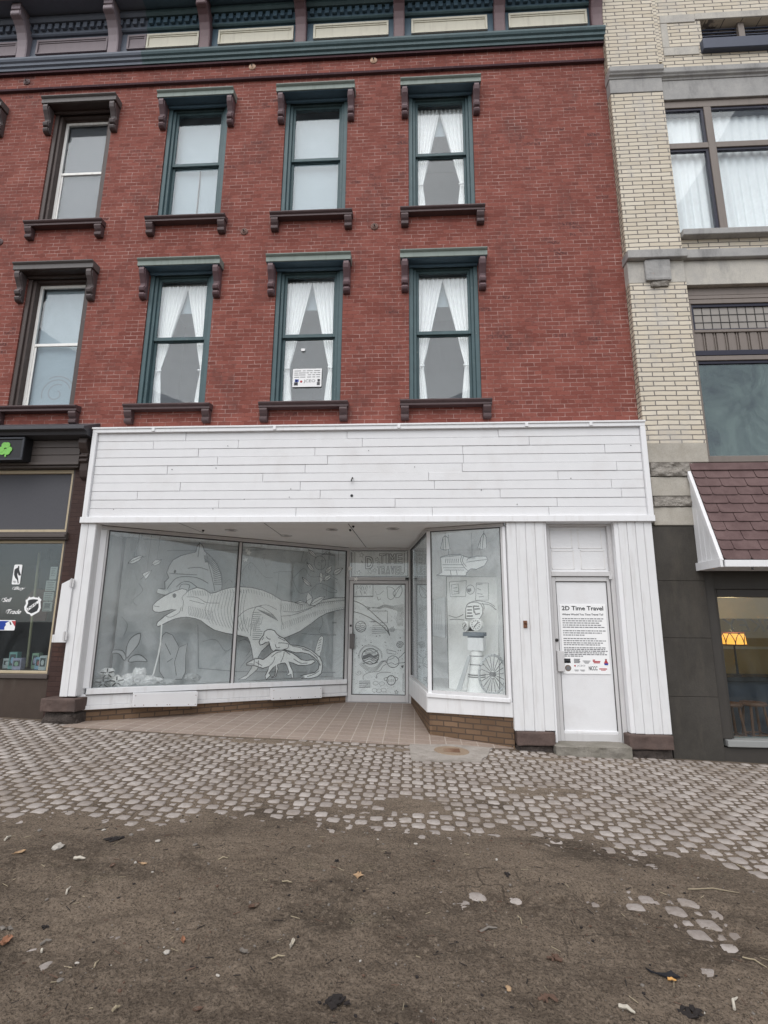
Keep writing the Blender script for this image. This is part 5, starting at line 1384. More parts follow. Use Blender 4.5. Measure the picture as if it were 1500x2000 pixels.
k = MB(); k.prism(RF, Tq([(542, 705), (590, 700), (590, 730), (565, 750), (545, 735)], V - .003), V - .004, V - .0022); k.build('ink_patch', M['ink'], o)
V = .55
cutout('display_panel', RF, V, Tq([(150, 832), (298, 795), (300, 1270), (150, 1248)], V), [Tq([(290, 800), (292, 1268)], V)] + [Tq([(160 + 20 * i, 860 + 13 * i), (175 + 20 * i, 1180)], V) for i in range(5)], 'card_grey', 'small grey panel hanging left inside the small window', cat='panel', ink='ink_faint', lw=.008)
V = .42
P = Tq([(190, 550), (250, 522), (238, 340), (330, 318), (460, 310), (505, 330), (560, 345), (660, 330), (760, 332), (782, 370), (745, 440), (650, 482), (590, 475), (560, 500), (535, 522), (530, 556), (300, 556)], V)
L_ = [smooth_line(Tq(l, V), 3) for l in ([(240, 345), (470, 320)], [(260, 430), (500, 430)], [(270, 465), (510, 465)], [(280, 490), (510, 490)], [(480, 330), (470, 390), (520, 470), (560, 500)], [(505, 330), (490, 390), (535, 450)], [(535, 400), (640, 385), (770, 370)], [(540, 385), (560, 355), (640, 350)], [(350, 495), (360, 550)], [(420, 495), (430, 550)])]
L_ += [Tq([(300 + i * 24, 360), (296 + i * 24, 410)], V) for i in range(7)]
o = cutout('machine_cutout', RF, V, P, L_, 'card', 'white cutout flying machine with pointed nose high in the small window', ink='ink_soft', lw=.009, outline=.013)
for a in (on_plane(RF, V, *C6([(330, 320)])[0]), on_plane(RF, V, *C6([(600, 340)])[0])):
    t = MB(); t.tube([RF(a[0], V + .005, a[1] - .03), RF(a[0], V + .005, 2.855)], .003, 4); t.build('thread', M['ink_soft'], o)
for pts, lb in (([(290, 95), (265, 120), (238, 245), (300, 262), (348, 245), (325, 120)], 'left hanging white bell cutout at the top of the small window'), ([(735, 60), (700, 120), (665, 235), (715, 255), (768, 240), (762, 110)], 'right hanging white bell cutout at the top of the small window')):
    V = .30; P = Tq(pts, V); o = cutout('bell_cutout', RF, V, P, [[P[0], P[3]], [P[1], ((P[2][0] + P[3][0]) / 2, P[3][1])]], 'card', lb, 'cutout', 'hanging bell cutouts', .008, 'ink_soft', .008, .009)
    t = MB(); t.tube([RF(P[0][0], V + .004, P[0][1] - .01), RF(P[0][0], V + .004, 2.86)], .003, 4); t.build('thread', M['ink_soft'], o)
# clock robot: a standing paper figure
V = .52
cu, _ = on_plane(RF, V, *C6([(650, 1500)])[0]); wz = lambda y: on_plane(RF, V, *C6([(650, y)])[0])[1]
c = RF(cu, V, 0); sc_w = abs(on_plane(RF, V, *C6([(740, 1500)])[0])[0] - on_plane(RF, V, *C6([(585, 1500)])[0])[0]) / 2
rob = thing('robot_figure', RF(cu, V, .52), 'white paper robot figure with two clock eyes beside the spoked wheel', 'figure')
m = MB(); m.lathe((c.x, c.y, 0), [(sc_w * 1.55, .521), (sc_w * 1.25, wz(1720)), (sc_w * 1.05, wz(1640)), (sc_w, wz(1600)), (sc_w, wz(1475)), (sc_w * .93, wz(1462)), (sc_w * .93, wz(1430)), (sc_w * .6, wz(1418))], 28); m.build('body', M['card'], rob, smooth=False)
m = MB()
for y in (1475, 1575, 1625, 1690, 1715): z = wz(y); m.lathe((c.x, c.y, z), [(sc_w * (1.01 if y < 1640 else 1.26), -.006), (sc_w * (1.012 if y < 1640 else 1.262), .0), (sc_w * (1.01 if y < 1640 else 1.25), .006)], 28)
m.build('band', M['ink_soft'], rob)
m = MB(); bx = sc_w * 1.18; m.box(-bx, bx, -.09, .09, wz(1415), wz(1268), 0, lambda u, v, w: RF(cu + u + .01, V + v, w)); m.build('torso_box', M['paper'], rob, bevel=.004)
m = MB(); m.box(-bx * 1.35, bx * 1.25, -.10, .10, wz(1250), wz(1205), 0, lambda u, v, w: RF(cu + u - .01, V + v, w)); m.box(-bx * .9, bx * .9, -.085, .085, wz(1267), wz(1251), 0, lambda u, v, w: RF(cu + u, V + v, w)); m.build('shoulder', M['robot_grey'], rob, bevel=.006)
for px, rr, rx in ((655, .088, 1), (525, .075, .8)):
    a = on_plane(RF, V - .06, *C6([(px, 1118 if px > 600 else 1138)])[0])
    FF = lambda u, v, w, a=a, rx=rx: RF(a[0] + (u - a[0]) * rx, V - .12 + v + (u - a[0]) * (.0 if rx == 1 else -.6), w)
    m = MB(); m.lathe((a[0], .0, a[1]), [(rr, .12), (rr, .0), (rr * .86, -.006), (rr * .84, .006)], 24, 0, FF, 'v'); e = m.build('clock_eye', M['card'], rob)
    k = MB()
    for j in range(12): t = R(30 * j); k.prism(FF, [(a[0] + rr * .55 * math.cos(t - .06), a[1] + rr * .55 * math.sin(t - .06)), (a[0] + rr * .78 * math.cos(t - .06), a[1] + rr * .78 * math.sin(t - .06)), (a[0] + rr * .78 * math.cos(t + .06), a[1] + rr * .78 * math.sin(t + .06)), (a[0] + rr * .55 * math.cos(t + .06), a[1] + rr * .55 * math.sin(t + .06))], -.008, -.004)
    k.strip(FF, [(a[0], a[1]), (a[0] + rr * .45, a[1] + rr * .4)], .012, -.008); k.strip(FF, [(a[0], a[1]), (a[0] - rr * .3, a[1] - rr * .4)], .012, -.008)
    k.build('clock_face', M['ink'], e)
a = on_plane(RF, V, *C6([(590, 1170)])[0]); m = MB(); m.prism(RF, Tq([(545, 1192), (590, 1135), (625, 1192)], V), V - .03, V + .03); m.build('neck', M['ink'], rob)
V2 = V + .1
P = [on_plane(RF, V2, *C6([p])[0]) for p in ((528, 1050), (528, 930), (545, 885), (590, 862), (650, 858), (700, 880), (725, 930), (722, 990), (690, 1050))]
m = MB(); m.prism(RF, P, V2, V2 + .05); hd = m.build('head', M['card'], rob)
k = MB()
for l in ([(545, 912), (600, 910)], [(620, 905), (680, 908)], [(545, 950), (600, 948)], [(545, 985), (600, 985)], [(540, 1020), (610, 1018)], [(615, 900), (625, 980)], [(630, 940), (690, 935)], [(630, 970), (640, 1000), (690, 990)]): k.strip(RF, Tq(l, V2), .02, V2 - .003)
k.strip(RF, closed(P), .012, V2 - .002); k.build('ink_lines', M['ink_soft'], hd)
# slanted plank and wheel
a = on_plane(RF, .40, *C6([(566, 1480)])[0]); b = on_plane(RF, .33, *C6([(445, 1868)])[0])
m = MB(); d_ = .03
m.add([RF(a[0] + s * d_ * .7, .40 + q, a[1]) for s in (-1, 1) for q in (0, .03)] + [RF(b[0] + s * d_ * 1.2, .33 + q, max(.525, b[1])) for s in (-1, 1) for q in (0, .03)], [(0, 1, 3, 2), (4, 6, 7, 5), (0, 2, 6, 4), (2, 3, 7, 6), (3, 1, 5, 7), (1, 0, 4, 5)])
m.build('plank', M['card_grey'], None, label='slanted grey plank leaning against the clock robot', cat='plank')
V = .36
tp_ = on_plane(RF, V, *C6([(800, 1460)])[0]); ctr = on_plane(RF, V, *C6([(838, 1700)])[0]); RWH = (tp_[1] - .535) / 2
ctr = (ctr[0], .535 + RWH)
cw_ = RF(ctr[0], V, 0); dir_ = RF.u * math.cos(R(58)) + RF.v * math.sin(R(58)); WF = Frame((cw_.x, cw_.y), (cw_.x + dir_.x, cw_.y + dir_.y))
m = MB(); m.tube([WF(RWH * .97 * math.cos(2 * math.pi * i / 48), 0, ctr[1] + RWH * .97 * math.sin(2 * math.pi * i / 48)) for i in range(49)], .018, 8)
wh = m.build('wheel', M['card_grey'], None, label='tall grey spoked wheel standing at the right of the small window', cat='wheel')
k = MB()
for i in range(18): t = 2 * math.pi * i / 18; k.tube([WF(.05 * math.cos(t), 0, ctr[1] + .05 * math.sin(t)), WF(RWH * .95 * math.cos(t), 0, ctr[1] + RWH * .95 * math.sin(t))], .005, 5)
k.build('spoke', M['ink_soft'], wh)
k = MB(); k.lathe((0, 0, ctr[1]), [(.032, .035), (.032, -.035), (.012, -.045)], 16, 0, WF, 'v'); k.build('hub', M['ink_soft'], wh)
k = MB()
for i in range(26): t = 2 * math.pi * i / 26; k.box(-.004, .004, -.019, .019, -.004, .004, 0, lambda u, v, w, t=t: WF(RWH * math.cos(t) + u, v - .006, ctr[1] + RWH * math.sin(t) + w))
k.build('stud', M['ink_soft'], wh)

# ------------------------------------------------------------------ drawings taped inside the entrance door
V = .03
m = MB(); m.prism(ED, [(-1.133, .228), (-.157, .228), (-.157, 2.209), (-1.133, 2.209)], V, V + .004)
dw = m.build('drawing', M['paper_door'], None, label='large ink drawing of planets and spirals filling the entrance door glass', cat='drawing')
k = MB(); kd = MB()
D1 = lambda l: trace(ED, V, CD1(l)); D2 = lambda l: trace(ED, V, CD2(l))
def s(pts, w=.009, mb=None, close=False): (mb or k).strip(ED, closed(pts) if close else pts, w, V - .002)
tu = smooth_line(D1([(130, 1195), (250, 1240), (370, 1310), (500, 1420), (640, 1550), (780, 1680), (880, 1790), (935, 1975)]), 4); tl = smooth_line(D1([(130, 1440), (280, 1480), (420, 1540), (560, 1620), (700, 1710), (810, 1800), (890, 1890), (935, 1975)]), 4)
kd.prism(ED, tu + tl[::-1], V - .0016, V - .001, 1); kd.strip(ED, tu, .016, V - .003, 0); kd.strip(ED, tl, .016, V - .003, 0); kd.prism(ED, D1([(880, 1790), (935, 1975), (890, 1890)]), V - .004, V - .003, 0)
def ell(cx, cy, rx, ry, f, n=26): return f([(cx + rx * math.cos(2 * math.pi * i / n), cy + ry * math.sin(2 * math.pi * i / n)) for i in range(n)])
s(ell(285, 1775, 118, 122, D1), .012, kd, True)
for y in (1700, 1760, 1800, 1850): s(smooth_line(D1([(185, y), (225, y - 18), (270, y + 18), (320, y - 10), (385, y + 15)]), 3), .009, kd)
s(ell(500, 715, 190, 175, D2), .016, kd, True)
for y, w in ((600, .01), (690, .016), (760, .014), (800, .012), (860, .012)): s(smooth_line(D2([(330, y + 20), (400, y), (490, y - 30), (570, y + 20), (670, y - 20)]), 3), w, kd)
for i in range(9): s(D2([(390 + i * 28, 620), (385 + i * 28, 665)]), .008, kd)
kd.prism(ED, smooth_line(D2([(330, 715), (420, 690), (500, 670), (580, 720), (675, 650), (670, 710), (580, 760), (500, 720), (420, 745), (330, 770)]), 3), V - .0028, V - .002, 2)
for i in range(4): s(smooth_line(D2([(330 - i * 25, 830 + i * 20), (400, 930 + i * 30), (540, 980 + i * 28), (660, 930 + i * 25), (740 + i * 20, 830), (870, 800 + i * 22)]), 3), .006)
for i in range(2): s(smooth_line(D2([(260 - i * 25, 760), (270 - i * 20, 620), (380, 500 - i * 25), (560, 490 - i * 20), (720 + i * 25, 600), (760, 760)]), 3), .006)
s(ell(1010, 835, 135, 132, D2), .012, k, True); s(smooth_line(D2([(890, 800), (960, 780), (1040, 740)]), 3)); s(smooth_line(D2([(900, 880), (980, 860), (1060, 900), (1120, 870)]), 3))
s(smooth_line(D2([(1130, 760), (1200, 700), (1290, 600)]), 3)); s(D2([(1140, 870), (1290, 850)]))
def spiral(cx, cy, r, turns, f, w, mb):
    n = int(turns * 16); s(f([(cx + r * i / n * math.cos(2 * math.pi * turns * i / n), cy + r * i / n * math.sin(2 * math.pi * turns * i / n)) for i in range(n + 1)]), w, mb)
spiral(1165, 455, 85, 3, D2, .010, kd); spiral(995, 105, 62, 2.5, D2, .008, k); spiral(240, 1080, 70, 1.5, D2, .006, k)
s(ell(970, 1255, 95, 108, D2), .014, kd, True); s(smooth_line(D2([(880, 1190), (810, 1210), (830, 1260), (885, 1265)]), 3)); s(smooth_line(D2([(1055, 1180), (1120, 1205), (1105, 1250), (1060, 1270)]), 3))
for i in range(4): s(D2([(910 + 35 * i, 1230), (912 + 35 * i, 1290)]), .007)
s(D1([(135, 1095), (555, 1095)]), .022, kd); s(D1([(560, 800), (560, 1110)]), .010, kd)
for i in range(16): x = random.uniform(150, 520); y = random.uniform(830, 1000); s(D1([(x, y), (x + random.uniform(-30, 30), y + random.uniform(40, 90))]), .009)
s(smooth_line(D1([(870, 880), (1000, 900), (1060, 1000), (1030, 1120), (960, 1165), (890, 1120), (885, 1000), (870, 880)]), 3)); s(smooth_line(D1([(1195, 840), (1215, 980), (1150, 1110), (1060, 1110), (1010, 1020), (1080, 940), (1195, 840)]), 3), .011); s(D1([(1040, 1110), (1110, 980), (1190, 860)]), .008)
s(smooth_line(D1([(530, 1425), (885, 1425), (885, 1690), (720, 1690)]), 1), .012, kd); s(D1([(500, 1665), (640, 1665)]), .014, kd)
for y in range(1760, 1960, 42): s(D1([(540, y), (860, y - 14)]), .008)
for i in range(7): s(smooth_line(D1([(430, 1320 + i * 14), (560, 1360 - i * 4), (700, 1330 + i * 8), (820, 1280 + i * 10), (1000, 1310 + i * 12), (1250, 1280 + i * 30)]), 3), .0055)
for i in range(6): s(smooth_line(D1([(1090 + i * 28, 1340), (1120 + i * 24, 1480), (1080 + i * 30, 1620), (1130 + i * 20, 1760)]), 3), .0055)
s(D1([(620, 980), (640, 1060), (720, 1040), (800, 970)]), .008); s(D1([(650, 1100), (680, 1180), (740, 1150)]), .012)
for i in range(4): s(D2([(245, 1275 + i * 45), (500, 1270 + i * 45)]), .016 if i % 2 else .010)
s(smooth_line(D2([(340, 1240), (345, 1150), (480, 1075), (700, 1050), (780, 940), (860, 890)]), 3), .008); s(smooth_line(D2([(640, 1215), (650, 1120), (760, 1075), (960, 1078)]), 3), .008)
for cx, cy in ((600, 1480), (690, 1490), (800, 1475), (620, 1320), (760, 1330)): s(ell(cx, cy, 60, 42, D2, 14), .005, k, True)
s(D2([(870, 560), (1080, 610), (1070, 670), (880, 640), (870, 560)]), .009); s(D2([(1240, 1090), (1235, 1500), (1280, 1520)]), .008)
q = on_plane(ED, V, *CD2([(1085, 1520)])[0]); s(star_pts(q[0], q[1], .035), .009, kd, True)
kd.prism(ED, D2([(1195, 920), (1250, 915), (1245, 960), (1220, 985), (1198, 955)]), V - .003, V - .002, 0)
for x, y in ((1130, 585), (1180, 580), (515, 400), (715, 250), (1175, 300), (235, 695), (635, 260), (320, 470)): kd.prism(ED, circle(*on_plane(ED, V, *CD2([(x, y)])[0]), .010, n=8), V - .003, V - .002, 0)
for i in range(130):
    x = random.uniform(140, 1260); y = random.uniform(-500, 1540); a = random.uniform(0, 3.14); l = random.uniform(10, 34)
    s(D2([(x, y), (x + l * math.cos(a), y + l * math.sin(a))]), .0065)
k.build('ink_lines', M['ink_soft'], dw); kd.build('bold_lines', [M['ink'], M['paper_door'], M['ink_soft']], dw)

m = MB(); m.prism(ED, [(-1.213, 2.337), (-.097, 2.337), (-.097, 2.843), (-1.213, 2.843)], V, V + .004)
tb_ = m.build('drawing', M['paper_door'], None, label='hand lettered TIME TRAVEL drawing in the transom over the entrance door', cat='drawing')
k = MB()
def outline_text(body, p0, p1, grow, shear=0):
    a = on_plane(ED, V, *CD1([p0])[0]); b = on_plane(ED, V, *CD1([p1])[0]); n = len(body); w = (b[0] - a[0]) / n; h = b[1] - a[1]
    wid = [1.0 if ch not in 'I' else .5 for ch in body]; tw = sum(wid); u = a[0]
    for ch, q in zip(body, wid):
        cw = (b[0] - a[0]) * q / tw
        for dx, dz in ((-grow, 0), (grow, 0), (0, -grow), (0, grow), (-grow, -grow), (grow, grow), (-grow, grow), (grow, -grow)):
            k.text(ch, ED, u + grow + dx, a[1] + dz, h, V - .003, cw - 3 * grow, 0)
        k.text(ch, ED, u + grow, a[1], h, V - .005, cw - 3 * grow, 1); u += cw
outline_text('TIME', (695, 350), (1235, 140), .009); outline_text('TRAVEL', (650, 585), (1260, 420), .009); outline_text('D', (385, 465), (585, 205), .012)
for x, y, r in ((300, 165, .05), (650, 260, .045), (690, 345, .035), (490, 530, .055), (595, 505, .045), (240, 560, .05)):
    q = on_plane(ED, V, *CD1([(x, y)])[0]); k.strip(ED, closed(star_pts(q[0], q[1], r, 80)), .007, V - .002, 2)
for l, w in (([(70, 60), (1345, 60)], .016), ([(60, 650), (1345, 640)], .014), ([(90, 90), (1300, 85)], .006), ([(75, 95), (75, 640)], .014), ([(150, 100), (155, 600)], .008), ([(1265, 110), (1268, 560)], .010), ([(1335, 80), (1340, 640)], .012), ([(105, 110), (108, 620)], .006)): k.strip(ED, D1(l), w, V - .002, 0)
k.prism(ED, D1([(300, 280), (330, 320), (320, 340), (300, 320)]), V - .003, V - .002, 0)
k.build('lettering', [M['ink'], M['paper_door'], M['ink_soft']], tb_)

# ------------------------------------------------------------------ poster on the side door, paper sign upstairs
CP = crop(1085, 1170, 12.5); V = -.022
PF = lambda l: trace(FAC, V, CP(l))
a = PF([(95, 125), (1210, 130), (1355, 1825), (195, 1840)])
pu0 = (a[0][0] + a[3][0]) / 2; pu1 = (a[1][0] + a[2][0]) / 2; pw1 = (a[0][1] + a[1][1]) / 2; pw0 = (a[2][1] + a[3][1]) / 2
m = MB(); m.box(pu0, pu1, V, V + .008, pw0, pw1)
po = m.build('poster', M['paper'], None, label='white printed poster headed 2D Time Travel on the white side door', cat='poster', bevel=.002)
W_, H_ = pu1 - pu0, pw1 - pw0
pu = lambda x, y: (pu0 + W_ * x, pw1 - H_ * y)
k = MB()
k.text('2D Time Travel', FAC, *pu(.045, .090), H_ * .064, V - .002, W_ * .90, bold=.022)
k.build('heading', M['ink'], po); k = MB()
k.text('Where Would You Time Travel To?', FAC, *pu(.045, .163), H_ * .028, V - .002, W_ * .89, bold=.02)
k.build('subheading', M['ink'], po); k = MB()
PM_ = [M['ink'], M['print_grey'], M['logo_red'], M['logo_blue'], M['paper'], M['print_tan']]
def fin(nm='logo'):
    global k
    k.build(nm, PM_, po); k = MB()
rnd = random.Random(3)
rows_ = [(.205, .93), (.236, .90), (.267, .86), (.298, .90), (.329, .95), (.38, .96), (.411, .90), (.442, .50), (.492, .75), (.523, .95), (.554, .90), (.581, .82), (.622, .97), (.646, .96), (.670, .97), (.694, .90), (.718, .95), (.742, .45)]
for y, x1 in rows_:
    x = .045
    if y in (.38, .492, .622): fin('paragraph')
    while x < x1 - .03:
        w = rnd.uniform(.022, .085); e = min(x + w, x1)
        p0 = pu(x, y + .0135); p1 = pu(e, y); k.box(p0[0], p1[0], V - .0012, V, p0[1], p1[1], 1); x = e + .013
fin('paragraph')
def blk(x0, y0, x1, y1, mi): p0 = pu(x0, y1); p1 = pu(x1, y0); k.box(p0[0], p1[0], V - .0016, V, p0[1], p1[1], mi)
blk(.03, .785, .165, .848, 0); blk(.055, .825, .15, .838, 4); fin()
for i in range(4): blk(.24 + .0 * i, .787 + i * .016, .37 - .012 * (i % 2), .798 + i * .016, 1)
fin()
for i in range(3): blk(.425 + .02 * i, .812 + i * .015, .59 - .02 * i, .820 + i * .015, 1)
fin()
for i, (p, q) in enumerate(((.64, .69), (.64, .80), (.655, .79))): blk(p, .795 + i * .019, q, .809 + i * .019, 2)
fin()
q = pu(.92, .838); k.prism(FAC, [(q[0], q[1] + H_ * .055), (q[0] - .028, q[1] - .005), (q[0] - .022, q[1] - .03), (q[0] + .022, q[1] - .03), (q[0] + .028, q[1] - .005)], V - .002, V, 2)
k.prism(FAC, [(q[0] - .027, q[1] - .008), (q[0] - .022, q[1] - .03), (q[0] + .022, q[1] - .03), (q[0] + .027, q[1] - .008)], V - .003, V - .0021, 3); blk(.90, .785, .94, .80, 1); fin()
k.prism(FAC, circle(*pu(.105, .918), W_ * .066, n=24), V - .002, V, 5); k.prism(FAC, circle(*pu(.105, .918), W_ * .045, n=20), V - .003, V - .0021, 1); fin()
k.prism(FAC, circle(*pu(.255, .885), W_ * .018, n=12), V - .002, V, 2); k.text('JCEO', FAC, *pu(.30, .900), H_ * .028, V - .002, W_ * .17, 1); fin()
for i in range(2): blk(.235 + .12 * i, .94, .33 + .13 * i, .948, 1); blk(.25 + .13 * i, .955, .32 + .13 * i, .961, 1)
fin()
k.text('NCCC', FAC, *pu(.545, .945), H_ * .055, V - .002, W_ * .18, 0); k.text('NCCC', FAC, pu(.545, .945)[0] + .002, pu(.545, .945)[1], H_ * .055, V - .002, W_ * .18, 0); fin()
blk(.765, .918, .93, .932, 2); blk(.80, .94, .90, .948, 2)
fin()

CJ = crop(560, 700, 16.667); V = .118
a = trace(FAC, V, CJ([(215, 335), (1150, 335), (1120, 930), (175, 920)])); u0 = (a[0][0] + a[3][0]) / 2; u1 = (a[1][0] + a[2][0]) / 2; w1 = (a[0][1] + a[1][1]) / 2; w0 = (a[2][1] + a[3][1]) / 2
m = MB(); m.box(u0, u1, V, V + .004, w0, w1); js = m.build('paper_sign', M['paper'], None, label='small white printed paper sign between the curtains of a second floor window', cat='sign')
W_, H_ = u1 - u0, w1 - w0; ju = lambda x, y: (u0 + W_ * x, w1 - H_ * y)
k = MB()
def jb(x0, y0, x1, y1, mi): p = ju(x0, y1); q = ju(x1, y0); k.box(p[0], q[0], V - .0012, V, p[1], q[1], mi)
for y, segs in ((.10, ((.05, .28), (.34, .44), (.48, .69), (.73, .94))), (.215, ((.05, .18), (.20, .45), (.47, .56), (.60, .68), (.72, .82), (.85, .95))), (.325, ((.05, .20), (.22, .44), (.52, .64), (.68, .77), (.80, .95))), (.445, ((.05, .23), (.26, .44), (.50, .64), (.68, .78), (.82, .94)))):
    for p, q in segs: jb(p, y, q, y + .035, 1)
    k.build('text_line', [M['paper'], M['print_grey'], M['logo_red'], M['logo_blue'], M['ink_faint']], js); k = MB()
k.text('JCEO', FAC, *ju(.385, .80), H_ * .20, V - .0016, W_ * .40, 1)
k.prism(FAC, circle(*ju(.30, .71), W_ * .042, n=12), V - .0016, V, 2)
k.build('logo', [M['paper'], M['print_grey'], M['logo_red'], M['logo_blue'], M['ink_faint']], js); k = MB()
jb(.05, .74, .19, .92, 1); jb(.075, .77, .115, .89, 0); jb(.13, .77, .17, .89, 0); jb(.08, .58, .21, .73, 3); jb(.11, .61, .16, .71, 0)
k.build('emblem', [M['paper'], M['print_grey'], M['logo_red'], M['logo_blue'], M['ink_faint']], js); k = MB()
jb(.86, .58, .95, .72, 1); jb(.88, .61, .93, .69, 0); jb(.84, .74, .95, .92, 1); jb(.87, .78, .92, .82, 0); jb(.87, .85, .92, .89, 0); k.build('emblem', [M['paper'], M['print_grey'], M['logo_red'], M['logo_blue'], M['ink_faint']], js)
q = on_plane(FAC, V, 592, 683); m = MB(); m.box(q[0] - .03, q[0] + .03, V, V + .003, q[1] - .022, q[1] + .022); m.build('sticker', M['paper'], None, label='tiny white sticker above the small paper sign upstairs', cat='sticker')

# ------------------------------------------------------------------ planter boxes under the long window
def planter(fr, top_back, label):
    v0, v1 = -.19, -.075
    P = trace(LW, v0, C1(fr)); ua, ub = (P[0][0] + P[3][0]) / 2, (P[1][0] + P[2][0]) / 2
    m = MB(); t = .014
    wa1, wb1, wa0, wb0 = P[0][1], P[1][1], P[3][1], P[2][1]
    m.sbox(LW, ua, ub, v0, v0 + t, wa0, wa1, wb0, wb1); m.sbox(LW, ua, ub, v1 - t, v1, wa0, wa1, wb0, wb1)
    m.sbox(LW, ua, ua + t, v0 + t, v1 - t, wa0, wa1, wa0, wa1); m.sbox(LW, ub - t, ub, v0 + t, v1 - t, wb0, wb1, wb0, wb1); m.sbox(LW, ua + t, ub - t, v0 + t, v1 - t, wa0, wa0 + t, wb0, wb0 + t)
    o = m.build('planter_box', M['white_board'], None, bevel=.003, label=label, cat='planter')
    k = MB()
    for t_ in (.03, .16, .36, .52, .56, .86, .97):
        for e in (.15, .85): 
            if .1 < t_ < .9 and e > .5: continue
            u = ua + (ub - ua) * t_; w = wa0 + (wb0 - wa0) * t_ + e * (wa1 - wa0); k.prism(LW, circle(u, w, .006, n=8), v0 - .003, v0)
    k.build('screw', M['rust'], o)
planter([(300, 968), (645, 957), (640, 1034), (302, 1040)], None, 'long white planter box under the left half of the long window')
planter([(1040, 941), (1308, 932), (1304, 990), (1040, 1003)], None, 'shorter white planter box with open top nearer the entrance door')
# ================================================================== GROUND
import numpy as np


def dirt_mat():
    n = NT('damp_street_dirt'); n.setp(.95, spec=.15)
    big = n.ramp(n.noise(.7, 6, .62, n.scaled((.75, 1.25, 1)), 1.4), .38, .64)
    base = n.mix(big, (.082, .062, .046), (.225, .176, .132))
    sy = n.n('ShaderNodeSeparateXYZ'); n.l(n.pos(), sy.inputs[0])
    far = n.ramp(n.math('ADD', n.math('MULTIPLY', n.math('ADD', sy.outputs[1], 3.4), .5), n.math('MULTIPLY', n.math('SUBTRACT', n.noise(.9, 5, .65), .5), 1.1)), .0, .85)
    base = n.mix(n.math('MULTIPLY', far, .85), base, (.29, .232, .180))          # drier dust towards the cobbles
    mid = n.ramp(n.noise(4.5, 6, .7), .36, .66)
    base = n.mix(n.math('MULTIPLY', mid, .55), base, (.24, .19, .145))
    moss = n.ramp(n.noise(1.1, 5, .65, n.scaled((1, 1.4, 1))), .60, .74)
    base = n.mix(n.math('MULTIPLY', moss, .45), base, (.125, .114, .074))
    damp = n.ramp(n.noise(.9, 6, .7, n.scaled((.8, 1.5, 1)), 1.2), .53, .66)
    base = n.mix(n.math('MULTIPLY', damp, .75), base, (.062, .048, .036))
    v = n.n('ShaderNodeTexVoronoi'); v.inputs['Scale'].default_value = 95; n.l(n.pos(), v.inputs['Vector'])
    sp = n.ramp(v.outputs['Color'], .86, .90)
    sp = n.math('MULTIPLY', sp, n.ramp(v.outputs['Distance'], .32, .22)); sp = n.math('MULTIPLY', sp, n.ramp(n.noise(3, 4, .7), .42, .62))
    base = n.mix(n.math('MULTIPLY', sp, .8), base, (.21, .175, .14))
    fine = n.noise(85, 5, .8)
    base = n.mix(n.math('MULTIPLY', n.ramp(fine, .47, .60), .85), base, (.040, .031, .024))
    g2 = n.noise(38, 5, .75)
    base = n.mix(n.math('MULTIPLY', n.ramp(g2, .53, .63), .6), base, (.27, .215, .165))
    br = n.n('ShaderNodeTexBrick'); br.offset = .5; br.inputs['Scale'].default_value = 1; br.inputs['Mortar Size'].default_value = .006; br.inputs['Brick Width'].default_value = .224; br.inputs['Row Height'].default_value = .224
    wv = n.n('ShaderNodeVectorMath', operation='ADD'); wn = n.n('ShaderNodeTexNoise'); wn.inputs['Scale'].default_value = 5; wn.inputs['Detail'].default_value = 4; n.l(n.pos(), wn.inputs['Vector'])
    ws = n.n('ShaderNodeVectorMath', operation='MULTIPLY'); n.l(wn.outputs['Color'], ws.inputs[0]); ws.inputs[1].default_value = (.09, .09, 0); n.l(n.pos(), wv.inputs[0]); n.l(ws.outputs[0], wv.inputs[1]); n.l(wv.outputs[0], br.inputs['Vector'])
    crack = n.math('MULTIPLY', br.outputs['Fac'], n.ramp(n.noise(1.0, 5, .7), .52, .64))
    base = n.mix(n.math('MULTIPLY', crack, .6), base, (.035, .028, .022))
    n.col(base)
    h = n.math('ADD', n.math('ADD', n.math('MULTIPLY', fine, .35), n.math('MULTIPLY', g2, .6)), n.math('ADD', n.math('MULTIPLY', n.noise(12, 6, .7), 1.2), n.math('MULTIPLY', sp, .5)))
    n.bump(h, 1.0, .022); return n.mat


def cobble_mat():
    n = NT('cobble_stone'); n.setp(.8, spec=.25)
    at = n.n('ShaderNodeAttribute'); at.attribute_name = 'tone'
    base = n.mix(at.outputs['Fac'], (.29, .255, .232), (.42, .38, .352))
    base = n.mix(n.math('MULTIPLY', n.ramp(n.noise(35, 5, .7), .45, .68), .5), base, (.18, .148, .125))
    base = n.mix(n.math('MULTIPLY', n.ramp(n.noise(1.6, 7, .75), .48, .66), .72), base, (.19, .152, .12))
    n.col(base); n.bump(n.noise(80, 5, .7), .5, .006); return n.mat


